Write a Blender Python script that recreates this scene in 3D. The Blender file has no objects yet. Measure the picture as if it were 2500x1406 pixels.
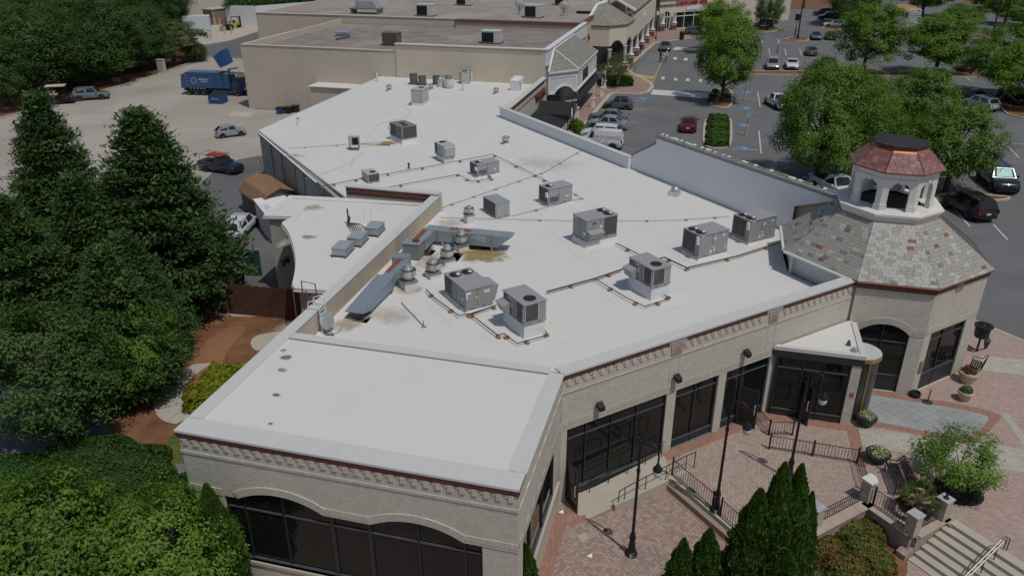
import bpy, bmesh, math, random
import numpy as np
from mathutils import Vector, Matrix
from mathutils.geometry import tessellate_polygon

SC = bpy.context.scene
COL = SC.collection
PI = math.pi
rad = math.radians
RND = random.Random(11)
NP = np.random.default_rng(5)
CAMZ, PITCH, YAW, FPX = 21.5, rad(25.48), rad(14.67), 1901.3

cam_data = bpy.data.cameras.new('camera')
cam_data.sensor_width = 36.0
cam_data.lens = FPX / 2500.0 * 36.0
cam_data.clip_start = 0.5
cam_data.clip_end = 2000.0
cam = bpy.data.objects.new('camera', cam_data)
COL.objects.link(cam)
cam.location = (0, 0, CAMZ)
cam.rotation_euler = (PI / 2 - PITCH, 0, YAW)
SC.camera = cam

SUN_EL = rad(63.8)
SUN_DIR = Vector((math.cos(SUN_EL) * 0.808, -math.cos(SUN_EL) * 0.589, math.sin(SUN_EL)))
world = bpy.data.worlds.new('World')
SC.world = world
world.use_nodes = True
wn = world.node_tree
wn.nodes.clear()
w_out = wn.nodes.new('ShaderNodeOutputWorld')
w_bg = wn.nodes.new('ShaderNodeBackground')
w_sky = wn.nodes.new('ShaderNodeTexSky')
w_sky.sky_type = 'NISHITA'
w_sky.sun_disc = False
w_sky.sun_elevation = SUN_EL
w_sky.sun_rotation = math.atan2(SUN_DIR.x, SUN_DIR.y)
w_sky.air_density = 1.0
w_sky.dust_density = 1.6
w_sky.ozone_density = 1.0
w_bg.inputs[1].default_value = 0.085
wn.links.new(w_sky.outputs[0], w_bg.inputs[0])
wn.links.new(w_bg.outputs[0], w_out.inputs[0])

sun_data = bpy.data.lights.new('sun', 'SUN')
sun_data.energy = 2.7
sun_data.angle = rad(0.53)
sun_data.color = (1.0, 0.955, 0.89)
sun = bpy.data.objects.new('sun', sun_data)
COL.objects.link(sun)
sun.rotation_euler = (-SUN_DIR).to_track_quat('-Z', 'Y').to_euler()
sun.location = (30, -30, 60)

SC.view_settings.view_transform = 'Standard'
SC.view_settings.look = 'None'
SC.view_settings.exposure = -0.44
SC.view_settings.gamma = 1.0
SC.view_settings.use_curve_mapping = False
SC.cycles.max_bounces = 6
SC.cycles.diffuse_bounces = 3
SC.cycles.glossy_bounces = 3
SC.cycles.transmission_bounces = 4
SC.cycles.transparent_max_bounces = 6
SC.cycles.sample_clamp_indirect = 6.0

G = -0.2            # ground level of streets and upper plaza
LOW = -0.62         # lower plaza
LOW2 = -1.15        # ground below the steps
ROOF = 4.55         # flat roof of the main building
CAP = 5.7           # top of its parapets


def at(u, v, z=G):
    """ground-survey helper: a point of the photograph (2500 px wide) taken back to height z"""
    x, y = u - 1250.0, v - 703.0
    c, s = math.cos(PITCH), math.sin(PITCH)
    dx, dy, dz = x, FPX * c - y * s, -y * c - FPX * s
    c, s = math.cos(YAW), math.sin(YAW)
    wx, wy = dx * c - dy * s, dx * s + dy * c
    t = (z - CAMZ) / dz
    return Vector((wx * t, wy * t, z))


def height_at(base, top, z0=G):
    b = at(*base, z0)
    x, y = top[0] - 1250.0, top[1] - 703.0
    c, s = math.cos(PITCH), math.sin(PITCH)
    dy, dz = FPX * c - y * s, -y * c - FPX * s
    return CAMZ + dz / math.hypot(x, dy) * math.hypot(b.x, b.y)


MATS = {}


def _mat(name):
    m = bpy.data.materials.new(name)
    m.use_nodes = True
    nt = m.node_tree
    b = nt.nodes['Principled BSDF']
    return m, nt, b


def N(nt, typ, **kw):
    n = nt.nodes.new(typ)
    for k, v in kw.items():
        setattr(n, k, v)
    return n


def math_node(nt, op, a, b=None, c=None):
    n = nt.nodes.new('ShaderNodeMath')
    n.operation = op
    for i, q in enumerate((a, b, c)):
        if q is None:
            continue
        if isinstance(q, (int, float)):
            n.inputs[i].default_value = q
        else:
            nt.links.new(q, n.inputs[i])
    return n.outputs[0]


def rgb(c):
    return (c[0], c[1], c[2], 1.0)


def mixc(nt, fac, a, b, blend='MIX'):
    n = nt.nodes.new('ShaderNodeMix')
    n.data_type = 'RGBA'
    n.blend_type = blend
    for i, q in ((0, fac), (6, a), (7, b)):
        if isinstance(q, (int, float)):
            n.inputs[i].default_value = q
        elif isinstance(q, tuple):
            n.inputs[i].default_value = rgb(q)
        else:
            nt.links.new(q, n.inputs[i])
    return n.outputs[2]


def ramp(nt, fac, p0, p1):
    n = nt.nodes.new('ShaderNodeMapRange')
    n.inputs[1].default_value = p0
    n.inputs[2].default_value = p1
    nt.links.new(fac, n.inputs[0])
    return n.outputs[0]


def noise(nt, scale, detail=4.0, vec=None, rough=0.55, stretch=None):
    n = nt.nodes.new('ShaderNodeTexNoise')
    n.inputs['Scale'].default_value = scale
    n.inputs['Detail'].default_value = detail
    n.inputs['Roughness'].default_value = rough
    if stretch is not None:
        mp = nt.nodes.new('ShaderNodeMapping')
        mp.inputs['Scale'].default_value = stretch
        nt.links.new(vec, mp.inputs[0])
        vec = mp.outputs[0]
    if vec is not None:
        nt.links.new(vec, n.inputs['Vector'])
    return n.outputs[0]


def obj_co(nt):
    return nt.nodes.new('ShaderNodeTexCoord').outputs['Object']


def uv_co(nt):
    return nt.nodes.new('ShaderNodeTexCoord').outputs['UV']


def pos_co(nt):
    return nt.nodes.new('ShaderNodeNewGeometry').outputs['Position']


def bump_to(nt, b, h, strength=0.3, dist=0.02):
    n = nt.nodes.new('ShaderNodeBump')
    n.inputs['Strength'].default_value = strength
    n.inputs['Distance'].default_value = dist
    nt.links.new(h, n.inputs['Height'])
    nt.links.new(n.outputs[0], b.inputs['Normal'])


def plain(name, col, rough=0.7, metal=0.0, var=0.08, scale=4.0, spec=0.4, fine=0.0, fscale=60.0, bump=0.0, bscale=40.0, coat=0.0, stain=None, stain_amt=0.0, sscale=0.6):
    if name in MATS:
        return MATS[name]
    m, nt, b = _mat(name)
    b.inputs['Roughness'].default_value = rough
    b.inputs['Metallic'].default_value = metal
    b.inputs['Specular IOR Level'].default_value = spec
    if coat:
        b.inputs['Coat Weight'].default_value = coat
        b.inputs['Coat Roughness'].default_value = 0.06
    co = pos_co(nt)
    c = mixc(nt, ramp(nt, noise(nt, scale, 5, co), 0.3, 0.7), tuple(q * (1 - var) for q in col), tuple(min(1, q * (1 + var)) for q in col))
    if fine:
        c = mixc(nt, ramp(nt, noise(nt, fscale, 3, co), 0.25, 0.75), c, mixc(nt, 1.0, c, tuple([1 - fine] * 3), 'MULTIPLY'))
    if stain:
        c = mixc(nt, math_node(nt, 'MULTIPLY', ramp(nt, noise(nt, sscale, 6, co, 0.65), 0.52, 0.78), stain_amt), c, stain)
    nt.links.new(c, b.inputs['Base Color'])
    if bump:
        bump_to(nt, b, noise(nt, bscale, 4, co), bump)
    MATS[name] = m
    return m


def brick_mat(name, col, mortar, w=0.203, h=0.068, var=0.10, bumps=0.6, rough=0.75, joint=0.008, streak=0.12, stain=(0.10, 0.095, 0.075), stain_amt=0.0):
    if name in MATS:
        return MATS[name]
    m, nt, b = _mat(name)
    b.inputs['Roughness'].default_value = rough
    b.inputs['Specular IOR Level'].default_value = 0.3
    br = nt.nodes.new('ShaderNodeTexBrick')
    br.inputs['Color1'].default_value = rgb(tuple(q * (1 - var) for q in col))
    br.inputs['Color2'].default_value = rgb(tuple(min(1, q * (1 + var)) for q in col))
    br.inputs['Mortar'].default_value = rgb(mortar)
    br.inputs['Scale'].default_value = 1.0
    br.inputs['Mortar Size'].default_value = joint
    br.inputs['Mortar Smooth'].default_value = 0.2
    br.inputs['Brick Width'].default_value = w
    br.inputs['Row Height'].default_value = h
    nt.links.new(uv_co(nt), br.inputs['Vector'])
    co = pos_co(nt)
    c = mixc(nt, math_node(nt, 'MULTIPLY', ramp(nt, noise(nt, 0.5, 6, co, 0.6), 0.35, 0.75), streak * 2), br.outputs[0], tuple(q * 0.7 for q in col))
    c = mixc(nt, math_node(nt, 'MULTIPLY', ramp(nt, noise(nt, 1.3, 5, co, 0.6, (3, 3, 0.35)), 0.5, 0.8), streak), c, tuple(min(1, q * 1.25) for q in col))
    if stain_amt:
        s = ramp(nt, noise(nt, 0.9, 6, co, 0.65, (1.0, 1.0, 0.28)), 0.6, 0.8)
        joint_m = math_node(nt, 'ADD', math_node(nt, 'MULTIPLY', br.outputs['Fac'], 0.7), 0.15)
        c = mixc(nt, math_node(nt, 'MULTIPLY', math_node(nt, 'MULTIPLY', s, joint_m), stain_amt), c, stain)
    nt.links.new(c, b.inputs['Base Color'])
    inv = math_node(nt, 'SUBTRACT', 1.0, br.outputs['Fac'])
    bump_to(nt, b, inv, bumps, 0.008)
    MATS[name] = m
    return m


def herringbone_mat(name, cols, joint_col, unit=0.1, joint=0.07, turn=0.0, blotch=0.25):
    """interlocking 2:1 pavers; cols = list of three brick colours"""
    if name in MATS:
        return MATS[name]
    m, nt, b = _mat(name)
    b.inputs['Roughness'].default_value = 0.85
    b.inputs['Specular IOR Level'].default_value = 0.25
    co = pos_co(nt)
    mp = nt.nodes.new('ShaderNodeMapping')
    mp.inputs['Rotation'].default_value = (0, 0, turn)
    mp.inputs['Scale'].default_value = (1 / unit, 1 / unit, 1 / unit)
    nt.links.new(co, mp.inputs[0])
    sep = nt.nodes.new('ShaderNodeSeparateXYZ')
    nt.links.new(mp.outputs[0], sep.inputs[0])
    x, y = sep.outputs[0], sep.outputs[1]
    i, j = math_node(nt, 'FLOOR', x), math_node(nt, 'FLOOR', y)
    fx, fy = math_node(nt, 'FRACT', x), math_node(nt, 'FRACT', y)
    mm = math_node(nt, 'FLOORED_MODULO', math_node(nt, 'SUBTRACT', i, j), 4.0)
    is_ = [math_node(nt, 'COMPARE', mm, float(k), 0.1) for k in range(4)]
    def edge(d, off):
        return math_node(nt, 'ADD', d, off)
    dl = edge(fx, is_[1]); dr = edge(math_node(nt, 'SUBTRACT', 1.0, fx), is_[0])
    db = edge(fy, is_[2]); dt = edge(math_node(nt, 'SUBTRACT', 1.0, fy), is_[3])
    d = math_node(nt, 'MINIMUM', math_node(nt, 'MINIMUM', dl, dr), math_node(nt, 'MINIMUM', db, dt))
    face = ramp(nt, d, joint * 0.5, joint * 1.3)
    ci, cj = math_node(nt, 'SUBTRACT', i, is_[1]), math_node(nt, 'SUBTRACT', j, is_[2])
    comb = nt.nodes.new('ShaderNodeCombineXYZ')
    nt.links.new(ci, comb.inputs[0]); nt.links.new(cj, comb.inputs[1])
    wn_ = nt.nodes.new('ShaderNodeTexWhiteNoise')
    nt.links.new(comb.outputs[0], wn_.inputs['Vector'])
    c = mixc(nt, math_node(nt, 'GREATER_THAN', wn_.outputs[0], 0.4), cols[0], cols[1])
    c = mixc(nt, math_node(nt, 'GREATER_THAN', wn_.outputs[0], 0.75), c, cols[2])
    c = mixc(nt, math_node(nt, 'MULTIPLY', ramp(nt, noise(nt, 0.35, 6, co, 0.6), 0.4, 0.75), blotch), c, tuple(q * 0.55 for q in cols[1]))
    c = mixc(nt, math_node(nt, 'MULTIPLY', ramp(nt, noise(nt, 1.1, 6, co, 0.65), 0.55, 0.8), 0.25), c, (0.36, 0.33, 0.30))
    c = mixc(nt, face, joint_col, c)
    nt.links.new(c, b.inputs['Base Color'])
    bump_to(nt, b, face, 0.5, 0.008)
    MATS[name] = m
    return m


def leaf_mat(name, dark, light, trans=0.30, rough=0.55, tint=None, tint_amt=0.0):
    if name in MATS:
        return MATS[name]
    m, nt, b = _mat(name)
    b.inputs['Roughness'].default_value = rough
    b.inputs['Specular IOR Level'].default_value = 0.30
    geo = nt.nodes.new('ShaderNodeNewGeometry')
    r = geo.outputs['Random Per Island']
    pn = ramp(nt, noise(nt, 0.55, 3, geo.outputs['Position']), 0.3, 0.7)
    f = math_node(nt, 'ADD', math_node(nt, 'MULTIPLY', r, 0.6), math_node(nt, 'MULTIPLY', pn, 0.4))
    c = mixc(nt, f, dark, light)
    dark, light = tuple(q * 1.45 for q in dark), tuple(q * 1.6 for q in light)
    c = mixc(nt, f, dark, light)
    oi = nt.nodes.new('ShaderNodeObjectInfo')
    c = mixc(nt, math_node(nt, 'MULTIPLY', oi.outputs['Random'], 0.35), c, tuple(q * 0.55 for q in dark))
    if tint:
        c = mixc(nt, math_node(nt, 'MULTIPLY', ramp(nt, noise(nt, 1.1, 4, geo.outputs['Position']), 0.5, 0.72), tint_amt), c, tint)
    nt.links.new(c, b.inputs['Base Color'])
    tr = nt.nodes.new('ShaderNodeBsdfTranslucent')
    nt.links.new(mixc(nt, 1.0, c, (1.15, 1.35, 0.45), 'MULTIPLY'), tr.inputs[0])
    mx = nt.nodes.new('ShaderNodeMixShader')
    mx.inputs[0].default_value = trans
    nt.links.new(b.outputs[0], mx.inputs[1])
    nt.links.new(tr.outputs[0], mx.inputs[2])
    nt.links.new(mx.outputs[0], nt.nodes['Material Output'].inputs[0])
    MATS[name] = m
    return m


def glass_mat(name, col=(0.012, 0.014, 0.016), rough=0.03, spec=0.6):
    if name in MATS:
        return MATS[name]
    m, nt, b = _mat(name)
    b.inputs['Base Color'].default_value = rgb(col)
    b.inputs['Roughness'].default_value = rough
    b.inputs['Specular IOR Level'].default_value = spec
    MATS[name] = m
    return m


class MB:
    LOCAL = False

    def __init__(self):
        self.v, self.f, self.mi = [], [], []
        self.M = None

    def frame(self, ox=0, oy=0, az=0, oz=0):
        """local (s along azimuth az, b to its right-hand side outward, z up)"""
        a = rad(az)
        t = Vector((math.sin(a), math.cos(a), 0)); n = Vector((math.cos(a), -math.sin(a), 0))
        self.M = Matrix(((t.x, n.x, 0, ox), (t.y, n.y, 0, oy), (0, 0, 1, oz), (0, 0, 0, 1)))
        return self

    def mat4(self, M):
        self.M = M
        return self

    def add(self, vs, fs, mi=0):
        o = len(self.v)
        if self.M is not None:
            vs = [self.M @ Vector(p) for p in vs]
            if self.M.determinant() < 0:
                fs = [tuple(f)[::-1] for f in fs]
        self.v.extend([tuple(p) for p in vs])
        self.f.extend([tuple(i + o for i in f) for f in fs])
        self.mi.extend([mi] * len(fs))
        return self

    def box(self, x0, y0, z0, x1, y1, z1, mi=0):
        v = [(x0, y0, z0), (x1, y0, z0), (x1, y1, z0), (x0, y1, z0), (x0, y0, z1), (x1, y0, z1), (x1, y1, z1), (x0, y1, z1)]
        return self.add(v, [(0, 3, 2, 1), (4, 5, 6, 7), (0, 1, 5, 4), (1, 2, 6, 5), (2, 3, 7, 6), (3, 0, 4, 7)], mi)

    def taper(self, c, z0, z1, w0, d0, w1, d1, mi=0, off=(0, 0)):
        x, y = c
        v = [(x - w0 / 2, y - d0 / 2, z0), (x + w0 / 2, y - d0 / 2, z0), (x + w0 / 2, y + d0 / 2, z0), (x - w0 / 2, y + d0 / 2, z0)]
        x += off[0]; y += off[1]
        v += [(x - w1 / 2, y - d1 / 2, z1), (x + w1 / 2, y - d1 / 2, z1), (x + w1 / 2, y + d1 / 2, z1), (x - w1 / 2, y + d1 / 2, z1)]
        return self.add(v, [(0, 3, 2, 1), (4, 5, 6, 7), (0, 1, 5, 4), (1, 2, 6, 5), (2, 3, 7, 6), (3, 0, 4, 7)], mi)

    def poly(self, pts, mi=0):
        return self.add(pts, [tuple(range(len(pts)))], mi)

    def prism(self, pts, z0, z1, mi=0, bottom=True):
        """pts counter-clockwise xy; z1 may be a list of heights"""
        n = len(pts)
        zt = z1 if isinstance(z1, (list, tuple)) else [z1] * n
        v = [(p[0], p[1], z0) for p in pts] + [(p[0], p[1], zt[i]) for i, p in enumerate(pts)]
        tri = tessellate_polygon([[Vector((p[0], p[1], 0)) for p in pts]])
        area = sum(pts[i][0] * pts[(i + 1) % n][1] - pts[(i + 1) % n][0] * pts[i][1] for i in range(n))
        fs = []
        for t in tri:
            a, b_, c = (Vector((pts[k][0], pts[k][1])) for k in t)
            if (b_ - a).cross(c - a) < 0:
                t = (t[0], t[2], t[1])
            fs.append(tuple(k + n for k in t))
            if bottom:
                fs.append((t[0], t[2], t[1]))
        for i in range(n):
            j = (i + 1) % n
            fs.append((i, j, j + n, i + n) if area > 0 else (j, i, i + n, j + n))
        return self.add(v, fs, mi)

    def wall(self, s0, s1, z0, z1, th, holes=(), mi=0, mi_reveal=None, outline=None):
        """vertical slab in the local s-z plane; face at b=0, body behind (b=-th); holes = loops of (s,z)"""
        outer = outline or [(s0, z0), (s1, z0), (s1, z1), (s0, z1)]
        loops = [outer] + [list(h) for h in holes]
        flat = [p for l in loops for p in l]
        tri = tessellate_polygon([[Vector((p[0], p[1], 0)) for p in l] for l in loops])
        n = len(flat)
        v = [(p[0], 0, p[1]) for p in flat] + [(p[0], -th, p[1]) for p in flat]
        fs = []
        for t in tri:
            a, b_, c = (Vector(flat[k]) for k in t)
            if (b_ - a).cross(c - a) > 0:
                t = (t[0], t[2], t[1])
            fs.append((t[0], t[1], t[2]))
            fs.append((t[0] + n, t[2] + n, t[1] + n))
        self.add(v, fs, mi)
        o = 0
        fr = []
        for l in loops:
            k = len(l)
            for i in range(k):
                a, b_ = o + i, o + (i + 1) % k
                fr.append((a, b_, b_ + n, a + n))
            o += k
        self.add(v, fr, mi if mi_reveal is None else mi_reveal)
        return self

    def cyl(self, p0, p1, r0, r1=None, n=10, mi=0, caps=True):
        r1 = r0 if r1 is None else r1
        p0, p1 = Vector(p0), Vector(p1)
        d = (p1 - p0)
        if d.length < 1e-6:
            return self
        d.normalize()
        a = d.orthogonal().normalized(); b_ = d.cross(a)
        v = []
        for p, r in ((p0, r0), (p1, r1)):
            for i in range(n):
                t = 2 * PI * i / n
                v.append(p + a * (r * math.cos(t)) + b_ * (r * math.sin(t)))
        fs = [(i, (i + 1) % n, n + (i + 1) % n, n + i) for i in range(n)]
        if caps:
            fs += [tuple(range(n))[::-1], tuple(range(n, 2 * n))]
        return self.add(v, fs, mi)

    def tube(self, pts, r, n=6, mi=0):
        pts = [Vector(p) for p in pts]
        rs = r if isinstance(r, (list, tuple)) else [r] * len(pts)
        v = []
        ref = None
        for i, p in enumerate(pts):
            d = (pts[min(i + 1, len(pts) - 1)] - pts[max(i - 1, 0)]).normalized()
            a = d.orthogonal().normalized() if ref is None else (ref - d * ref.dot(d)).normalized()
            ref = a
            b_ = d.cross(a)
            for k in range(n):
                t = 2 * PI * k / n
                v.append(p + a * (rs[i] * math.cos(t)) + b_ * (rs[i] * math.sin(t)))
        fs = []
        for i in range(len(pts) - 1):
            for k in range(n):
                fs.append((i * n + k, i * n + (k + 1) % n, (i + 1) * n + (k + 1) % n, (i + 1) * n + k))
        fs += [tuple(range(n))[::-1], tuple(range((len(pts) - 1) * n, len(pts) * n))]
        return self.add(v, fs, mi)

    def lathe(self, prof, c=(0, 0, 0), n=16, mi=0, axis='z'):
        v = []
        for r, z in prof:
            for k in range(n):
                t = 2 * PI * k / n
                q = (r * math.cos(t), r * math.sin(t), z)
                if axis == 'y':
                    q = (q[0], q[2], q[1])
                elif axis == 'x':
                    q = (q[2], q[0], q[1])
                v.append((c[0] + q[0], c[1] + q[1], c[2] + q[2]))
        m = len(prof)
        fs = []
        for i in range(m - 1):
            for k in range(n):
                f = (i * n + k, i * n + (k + 1) % n, (i + 1) * n + (k + 1) % n, (i + 1) * n + k)
                fs.append(f if axis != 'y' else f[::-1])
        if prof[0][0] > 1e-4:
            fs.append(tuple(range(n))[::-1])
        if prof[-1][0] > 1e-4:
            fs.append(tuple(range((m - 1) * n, m * n)))
        return self.add(v, fs, mi)

    def mesh(self, name, mats, smooth=False):
        me = bpy.data.meshes.new(name)
        me.from_pydata(self.v, [], self.f)
        finish(me, mats, self.mi, smooth)
        return me

    def build(self, name, mats, parent=None, smooth=False, kind=None, label=None):
        """link as ONE object; world coordinates are kept when the parent sits elsewhere"""
        if parent is not None and not MB.LOCAL:
            o = world_loc(parent)
            if o.length > 1e-9:
                self.v = [(p[0] - o.x, p[1] - o.y, p[2] - o.z) for p in self.v]
        ob = link(name, self.mesh(name, mats, smooth), parent)
        if kind:
            ob['kind'] = kind
        if label:
            ob['label'] = label
        return ob


def finish(me, mats, mi=None, smooth=False):
    if not isinstance(mats, (list, tuple)):
        mats = [mats]
    for m in mats:
        me.materials.append(m)
    n = len(me.polygons)
    if mi is not None and len(mats) > 1 and n == len(mi):
        me.polygons.foreach_set('material_index', mi)
    if smooth:
        me.polygons.foreach_set('use_smooth', [True] * n)
        me.set_sharp_from_angle(angle=rad(42))
    uv = me.uv_layers.new(name='UVMap')
    nv, nl = len(me.vertices), len(me.loops)
    co = np.empty(nv * 3, np.float32); me.vertices.foreach_get('co', co); co = co.reshape(-1, 3)
    li = np.empty(nl, np.int32); me.loops.foreach_get('vertex_index', li)
    tot = np.empty(n, np.int32); me.polygons.foreach_get('loop_total', tot)
    nr = np.empty(n * 3, np.float32); me.polygons.foreach_get('normal', nr); nr = nr.reshape(-1, 3)
    ln = np.repeat(nr, tot, axis=0)
    p = co[li]
    h = np.hypot(ln[:, 0], ln[:, 1])
    flat = h < 0.3
    hh = np.where(h < 1e-6, 1, h)
    tx, ty = -ln[:, 1] / hh, ln[:, 0] / hh
    u = np.where(flat, p[:, 0], p[:, 0] * tx + p[:, 1] * ty)
    w = np.where(flat, p[:, 1], p[:, 2] / np.maximum(hh, 0.3))
    uv.data.foreach_set('uv', np.stack([u, w], 1).astype(np.float32).ravel())


def mesh_arrays(name, verts, faces, mats, mi=None):
    me = bpy.data.meshes.new(name)
    nv, (nf, k) = len(verts), faces.shape
    me.vertices.add(nv); me.vertices.foreach_set('co', verts.astype(np.float32).ravel())
    me.loops.add(nf * k); me.loops.foreach_set('vertex_index', faces.astype(np.int32).ravel())
    me.polygons.add(nf)
    me.polygons.foreach_set('loop_start', np.arange(0, nf * k, k, dtype=np.int32))
    me.polygons.foreach_set('loop_total', np.full(nf, k, np.int32))
    for m in (mats if isinstance(mats, (list, tuple)) else [mats]):
        me.materials.append(m)
    if mi is not None:
        me.polygons.foreach_set('material_index', mi.astype(np.int32))
    me.update(calc_edges=True)
    return me


def world_loc(o):
    l = Vector((0, 0, 0))
    while o is not None:
        l += o.location
        o = o.parent
    return l


def link(name, data, parent=None, loc=None):
    ob = bpy.data.objects.new(name, data)
    COL.objects.link(ob)
    if parent is not None:
        ob.parent = parent
    if loc is not None:
        ob.location = loc
    return ob


def thing(name, label, cat, loc=(0, 0, 0), rotz=0.0, group=None):
    o = bpy.data.objects.new(name, None)
    o.empty_display_size = 0.3
    COL.objects.link(o)
    o.location = loc
    o.rotation_euler = (0, 0, rotz)
    return tag(o, label, cat, group)


def tag(o, label, cat, group=None):
    o['label'] = label
    o['category'] = cat
    if group:
        o['group'] = group
    return o


def structure(o):
    o['kind'] = 'structure'
    return o


def dup(root, loc, rotz=None, label=None, scale=None):
    def cp(o, par):
        c = o.copy()
        COL.objects.link(c)
        if par is not None:
            c.parent = par
        for ch in list(o.children):
            cp(ch, c)
        return c
    r = cp(root, None)
    r.location = loc
    if rotz is not None:
        r.rotation_euler = (0, 0, rotz)
    if scale is not None:
        r.scale = (scale, scale, scale) if isinstance(scale, (int, float)) else scale
    if label:
        r['label'] = label
    return r


def text_mesh(txt, size, mat, depth=0.02, bold=0.0, shear=0.0, spacing=1.0):
    cu = bpy.data.curves.new('lettering', 'FONT')
    cu.body = txt
    cu.size = size
    cu.extrude = depth / 2
    cu.offset = bold
    cu.shear = shear
    cu.space_character = spacing
    cu.align_x = 'CENTER'
    cu.align_y = 'CENTER'
    cu.resolution_u = 2
    ob = bpy.data.objects.new('lettering', cu)
    COL.objects.link(ob)
    dg = bpy.context.evaluated_depsgraph_get()
    me = bpy.data.meshes.new_from_object(ob.evaluated_get(dg))
    bpy.data.objects.remove(ob)
    me.materials.clear()
    me.materials.append(mat)
    return me


def lettering(name, txt, size, mat, M, parent, depth=0.02, **kw):
    """text standing in the plane of M (local x right, y up)"""
    me = text_mesh(txt, size, mat, depth, **kw)
    o = world_loc(parent)
    me.transform(Matrix.Translation(-o) @ M)
    return link(name, me, parent)


def upright(p, az, up=(0, 0, 1)):
    """matrix for lettering read by someone facing azimuth az"""
    a = rad(az)
    right = Vector((math.cos(a), -math.sin(a), 0)); z = Vector(up); n = right.cross(z)
    return Matrix(((right.x, z.x, n.x, p[0]), (right.y, z.y, n.y, p[1]), (right.z, z.z, n.z, p[2]), (0, 0, 0, 1)))


CREAM = brick_mat('painted_cream_brick', (0.60, 0.565, 0.49), (0.40, 0.365, 0.30), stain_amt=0.55, bumps=0.9)
CREAM_SOLDIER = brick_mat('painted_cream_soldier_brick', (0.60, 0.565, 0.49), (0.27, 0.24, 0.19), w=0.068, h=0.42, bumps=1.0, joint=0.010)
TAN = brick_mat('tan_painted_block', (0.50, 0.42, 0.325), (0.42, 0.35, 0.27), w=0.41, h=0.2, bumps=0.15, streak=0.2, var=0.03)
BEIGE = brick_mat('beige_painted_block', (0.55, 0.48, 0.395), (0.49, 0.425, 0.35), w=0.41, h=0.2, bumps=0.15, streak=0.16, var=0.03)
REDBRICK = brick_mat('red_brick', (0.17, 0.062, 0.045), (0.10, 0.05, 0.04), w=0.068, h=0.30, var=0.28, bumps=0.8)
BROWNBRICK = brick_mat('brown_brick', (0.24, 0.105, 0.075), (0.2, 0.15, 0.12), var=0.2)
STUCCO = plain('beige_stucco', (0.60, 0.53, 0.42), 0.85, var=0.06, bump=0.12, bscale=90)
STUCCO_D = plain('taupe_stucco', (0.46, 0.40, 0.33), 0.85, var=0.06)
GREYWALL = plain('grey_painted_wall', (0.30, 0.30, 0.29), 0.8, var=0.10, scale=0.7, stain=(0.18, 0.17, 0.16), stain_amt=0.5)
TAUPEWALL = plain('taupe_stained_wall', (0.40, 0.37, 0.32), 0.85, var=0.08, stain=(0.2, 0.18, 0.15), stain_amt=0.6)
MEMBRANE = plain('white_roof_membrane', (0.65, 0.645, 0.62), 0.62, var=0.025, scale=0.5, stain=(0.53, 0.515, 0.47), stain_amt=0.55, sscale=0.5, spec=0.3, bump=0.05, bscale=3)
MEMBRANE_CLEAN = plain('new_white_membrane', (0.65, 0.645, 0.62), 0.62, var=0.012, scale=0.4, spec=0.3)
CAPMETAL = plain('white_coated_coping', (0.57, 0.57, 0.55), 0.5, var=0.03, spec=0.4)
CAPEDGE = plain('grey_coping_edge', (0.55, 0.56, 0.57), 0.5, var=0.03)  # grey edge colour of copings and annex fascia
WHITEPAINT = plain('white_paint', (0.78, 0.78, 0.76), 0.6, var=0.03)
OFFWHITE = plain('off_white_paint', (0.68, 0.67, 0.63), 0.65, var=0.05)
BLACKMETAL = plain('black_painted_metal', (0.012, 0.012, 0.013), 0.45, var=0.1)
BRONZE = plain('dark_bronze_frame', (0.022, 0.025, 0.029), 0.4, var=0.1)
DARKPANEL = plain('charcoal_panel', (0.03, 0.034, 0.042), 0.5, var=0.08)
GLASS = glass_mat('dark_window_glass', (0.010, 0.012, 0.012), 0.02, 0.35)
ASPHALT = plain('asphalt', (0.185, 0.186, 0.19), 0.9, var=0.10, scale=0.25, fine=0.30, fscale=14, spec=0.2, stain=(0.12, 0.12, 0.122), stain_amt=0.6, sscale=0.10)
ASPHALT2 = plain('darker_asphalt', (0.155, 0.158, 0.165), 0.9, var=0.12, scale=0.2, fine=0.25, fscale=14, spec=0.2, stain=(0.15, 0.145, 0.13), stain_amt=0.4, sscale=0.12)
CONCRETE = plain('concrete', (0.44, 0.41, 0.36), 0.9, var=0.10, scale=0.7, fine=0.12, fscale=20, stain=(0.22, 0.2, 0.17), stain_amt=0.5)
PALECONC = plain('pale_concrete', (0.47, 0.43, 0.355), 0.9, var=0.06, scale=0.8, fine=0.10, fscale=30, stain=(0.33, 0.30, 0.25), stain_amt=0.5)
YARD = plain('worn_yard_concrete', (0.40, 0.365, 0.315), 0.92, var=0.16, scale=0.09, fine=0.15, fscale=8, stain=(0.23, 0.21, 0.185), stain_amt=0.8, sscale=0.07)
GRAVEL = plain('gravel_roof', (0.33, 0.29, 0.26), 0.95, var=0.22, scale=0.5, fine=0.55, fscale=9, stain=(0.46, 0.41, 0.36), stain_amt=0.7, sscale=0.12)
MULCH = plain('pine_mulch', (0.24, 0.115, 0.055), 0.95, var=0.35, scale=1.2, fine=0.45, fscale=18, bump=0.5, bscale=20)
SOIL = plain('red_clay', (0.30, 0.145, 0.08), 0.95, var=0.2, scale=0.5, fine=0.25, fscale=20)
GALV = plain('galvanised_steel', (0.40, 0.43, 0.45), 0.42, metal=0.35, var=0.12, scale=1.6)
ALU = plain('spun_aluminium', (0.62, 0.62, 0.60), 0.32, metal=0.75, var=0.06)
UNITGREY = plain('grey_unit_paint', (0.31, 0.31, 0.315), 0.5, var=0.04)
UNITLIGHT = plain('light_grey_unit_paint', (0.42, 0.43, 0.43), 0.5, var=0.06, stain=(0.3, 0.27, 0.24), stain_amt=0.4)
COIL = plain('condenser_coil', (0.105, 0.095, 0.085), 0.6, var=0.2, scale=3, fine=0.4, fscale=80)
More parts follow.
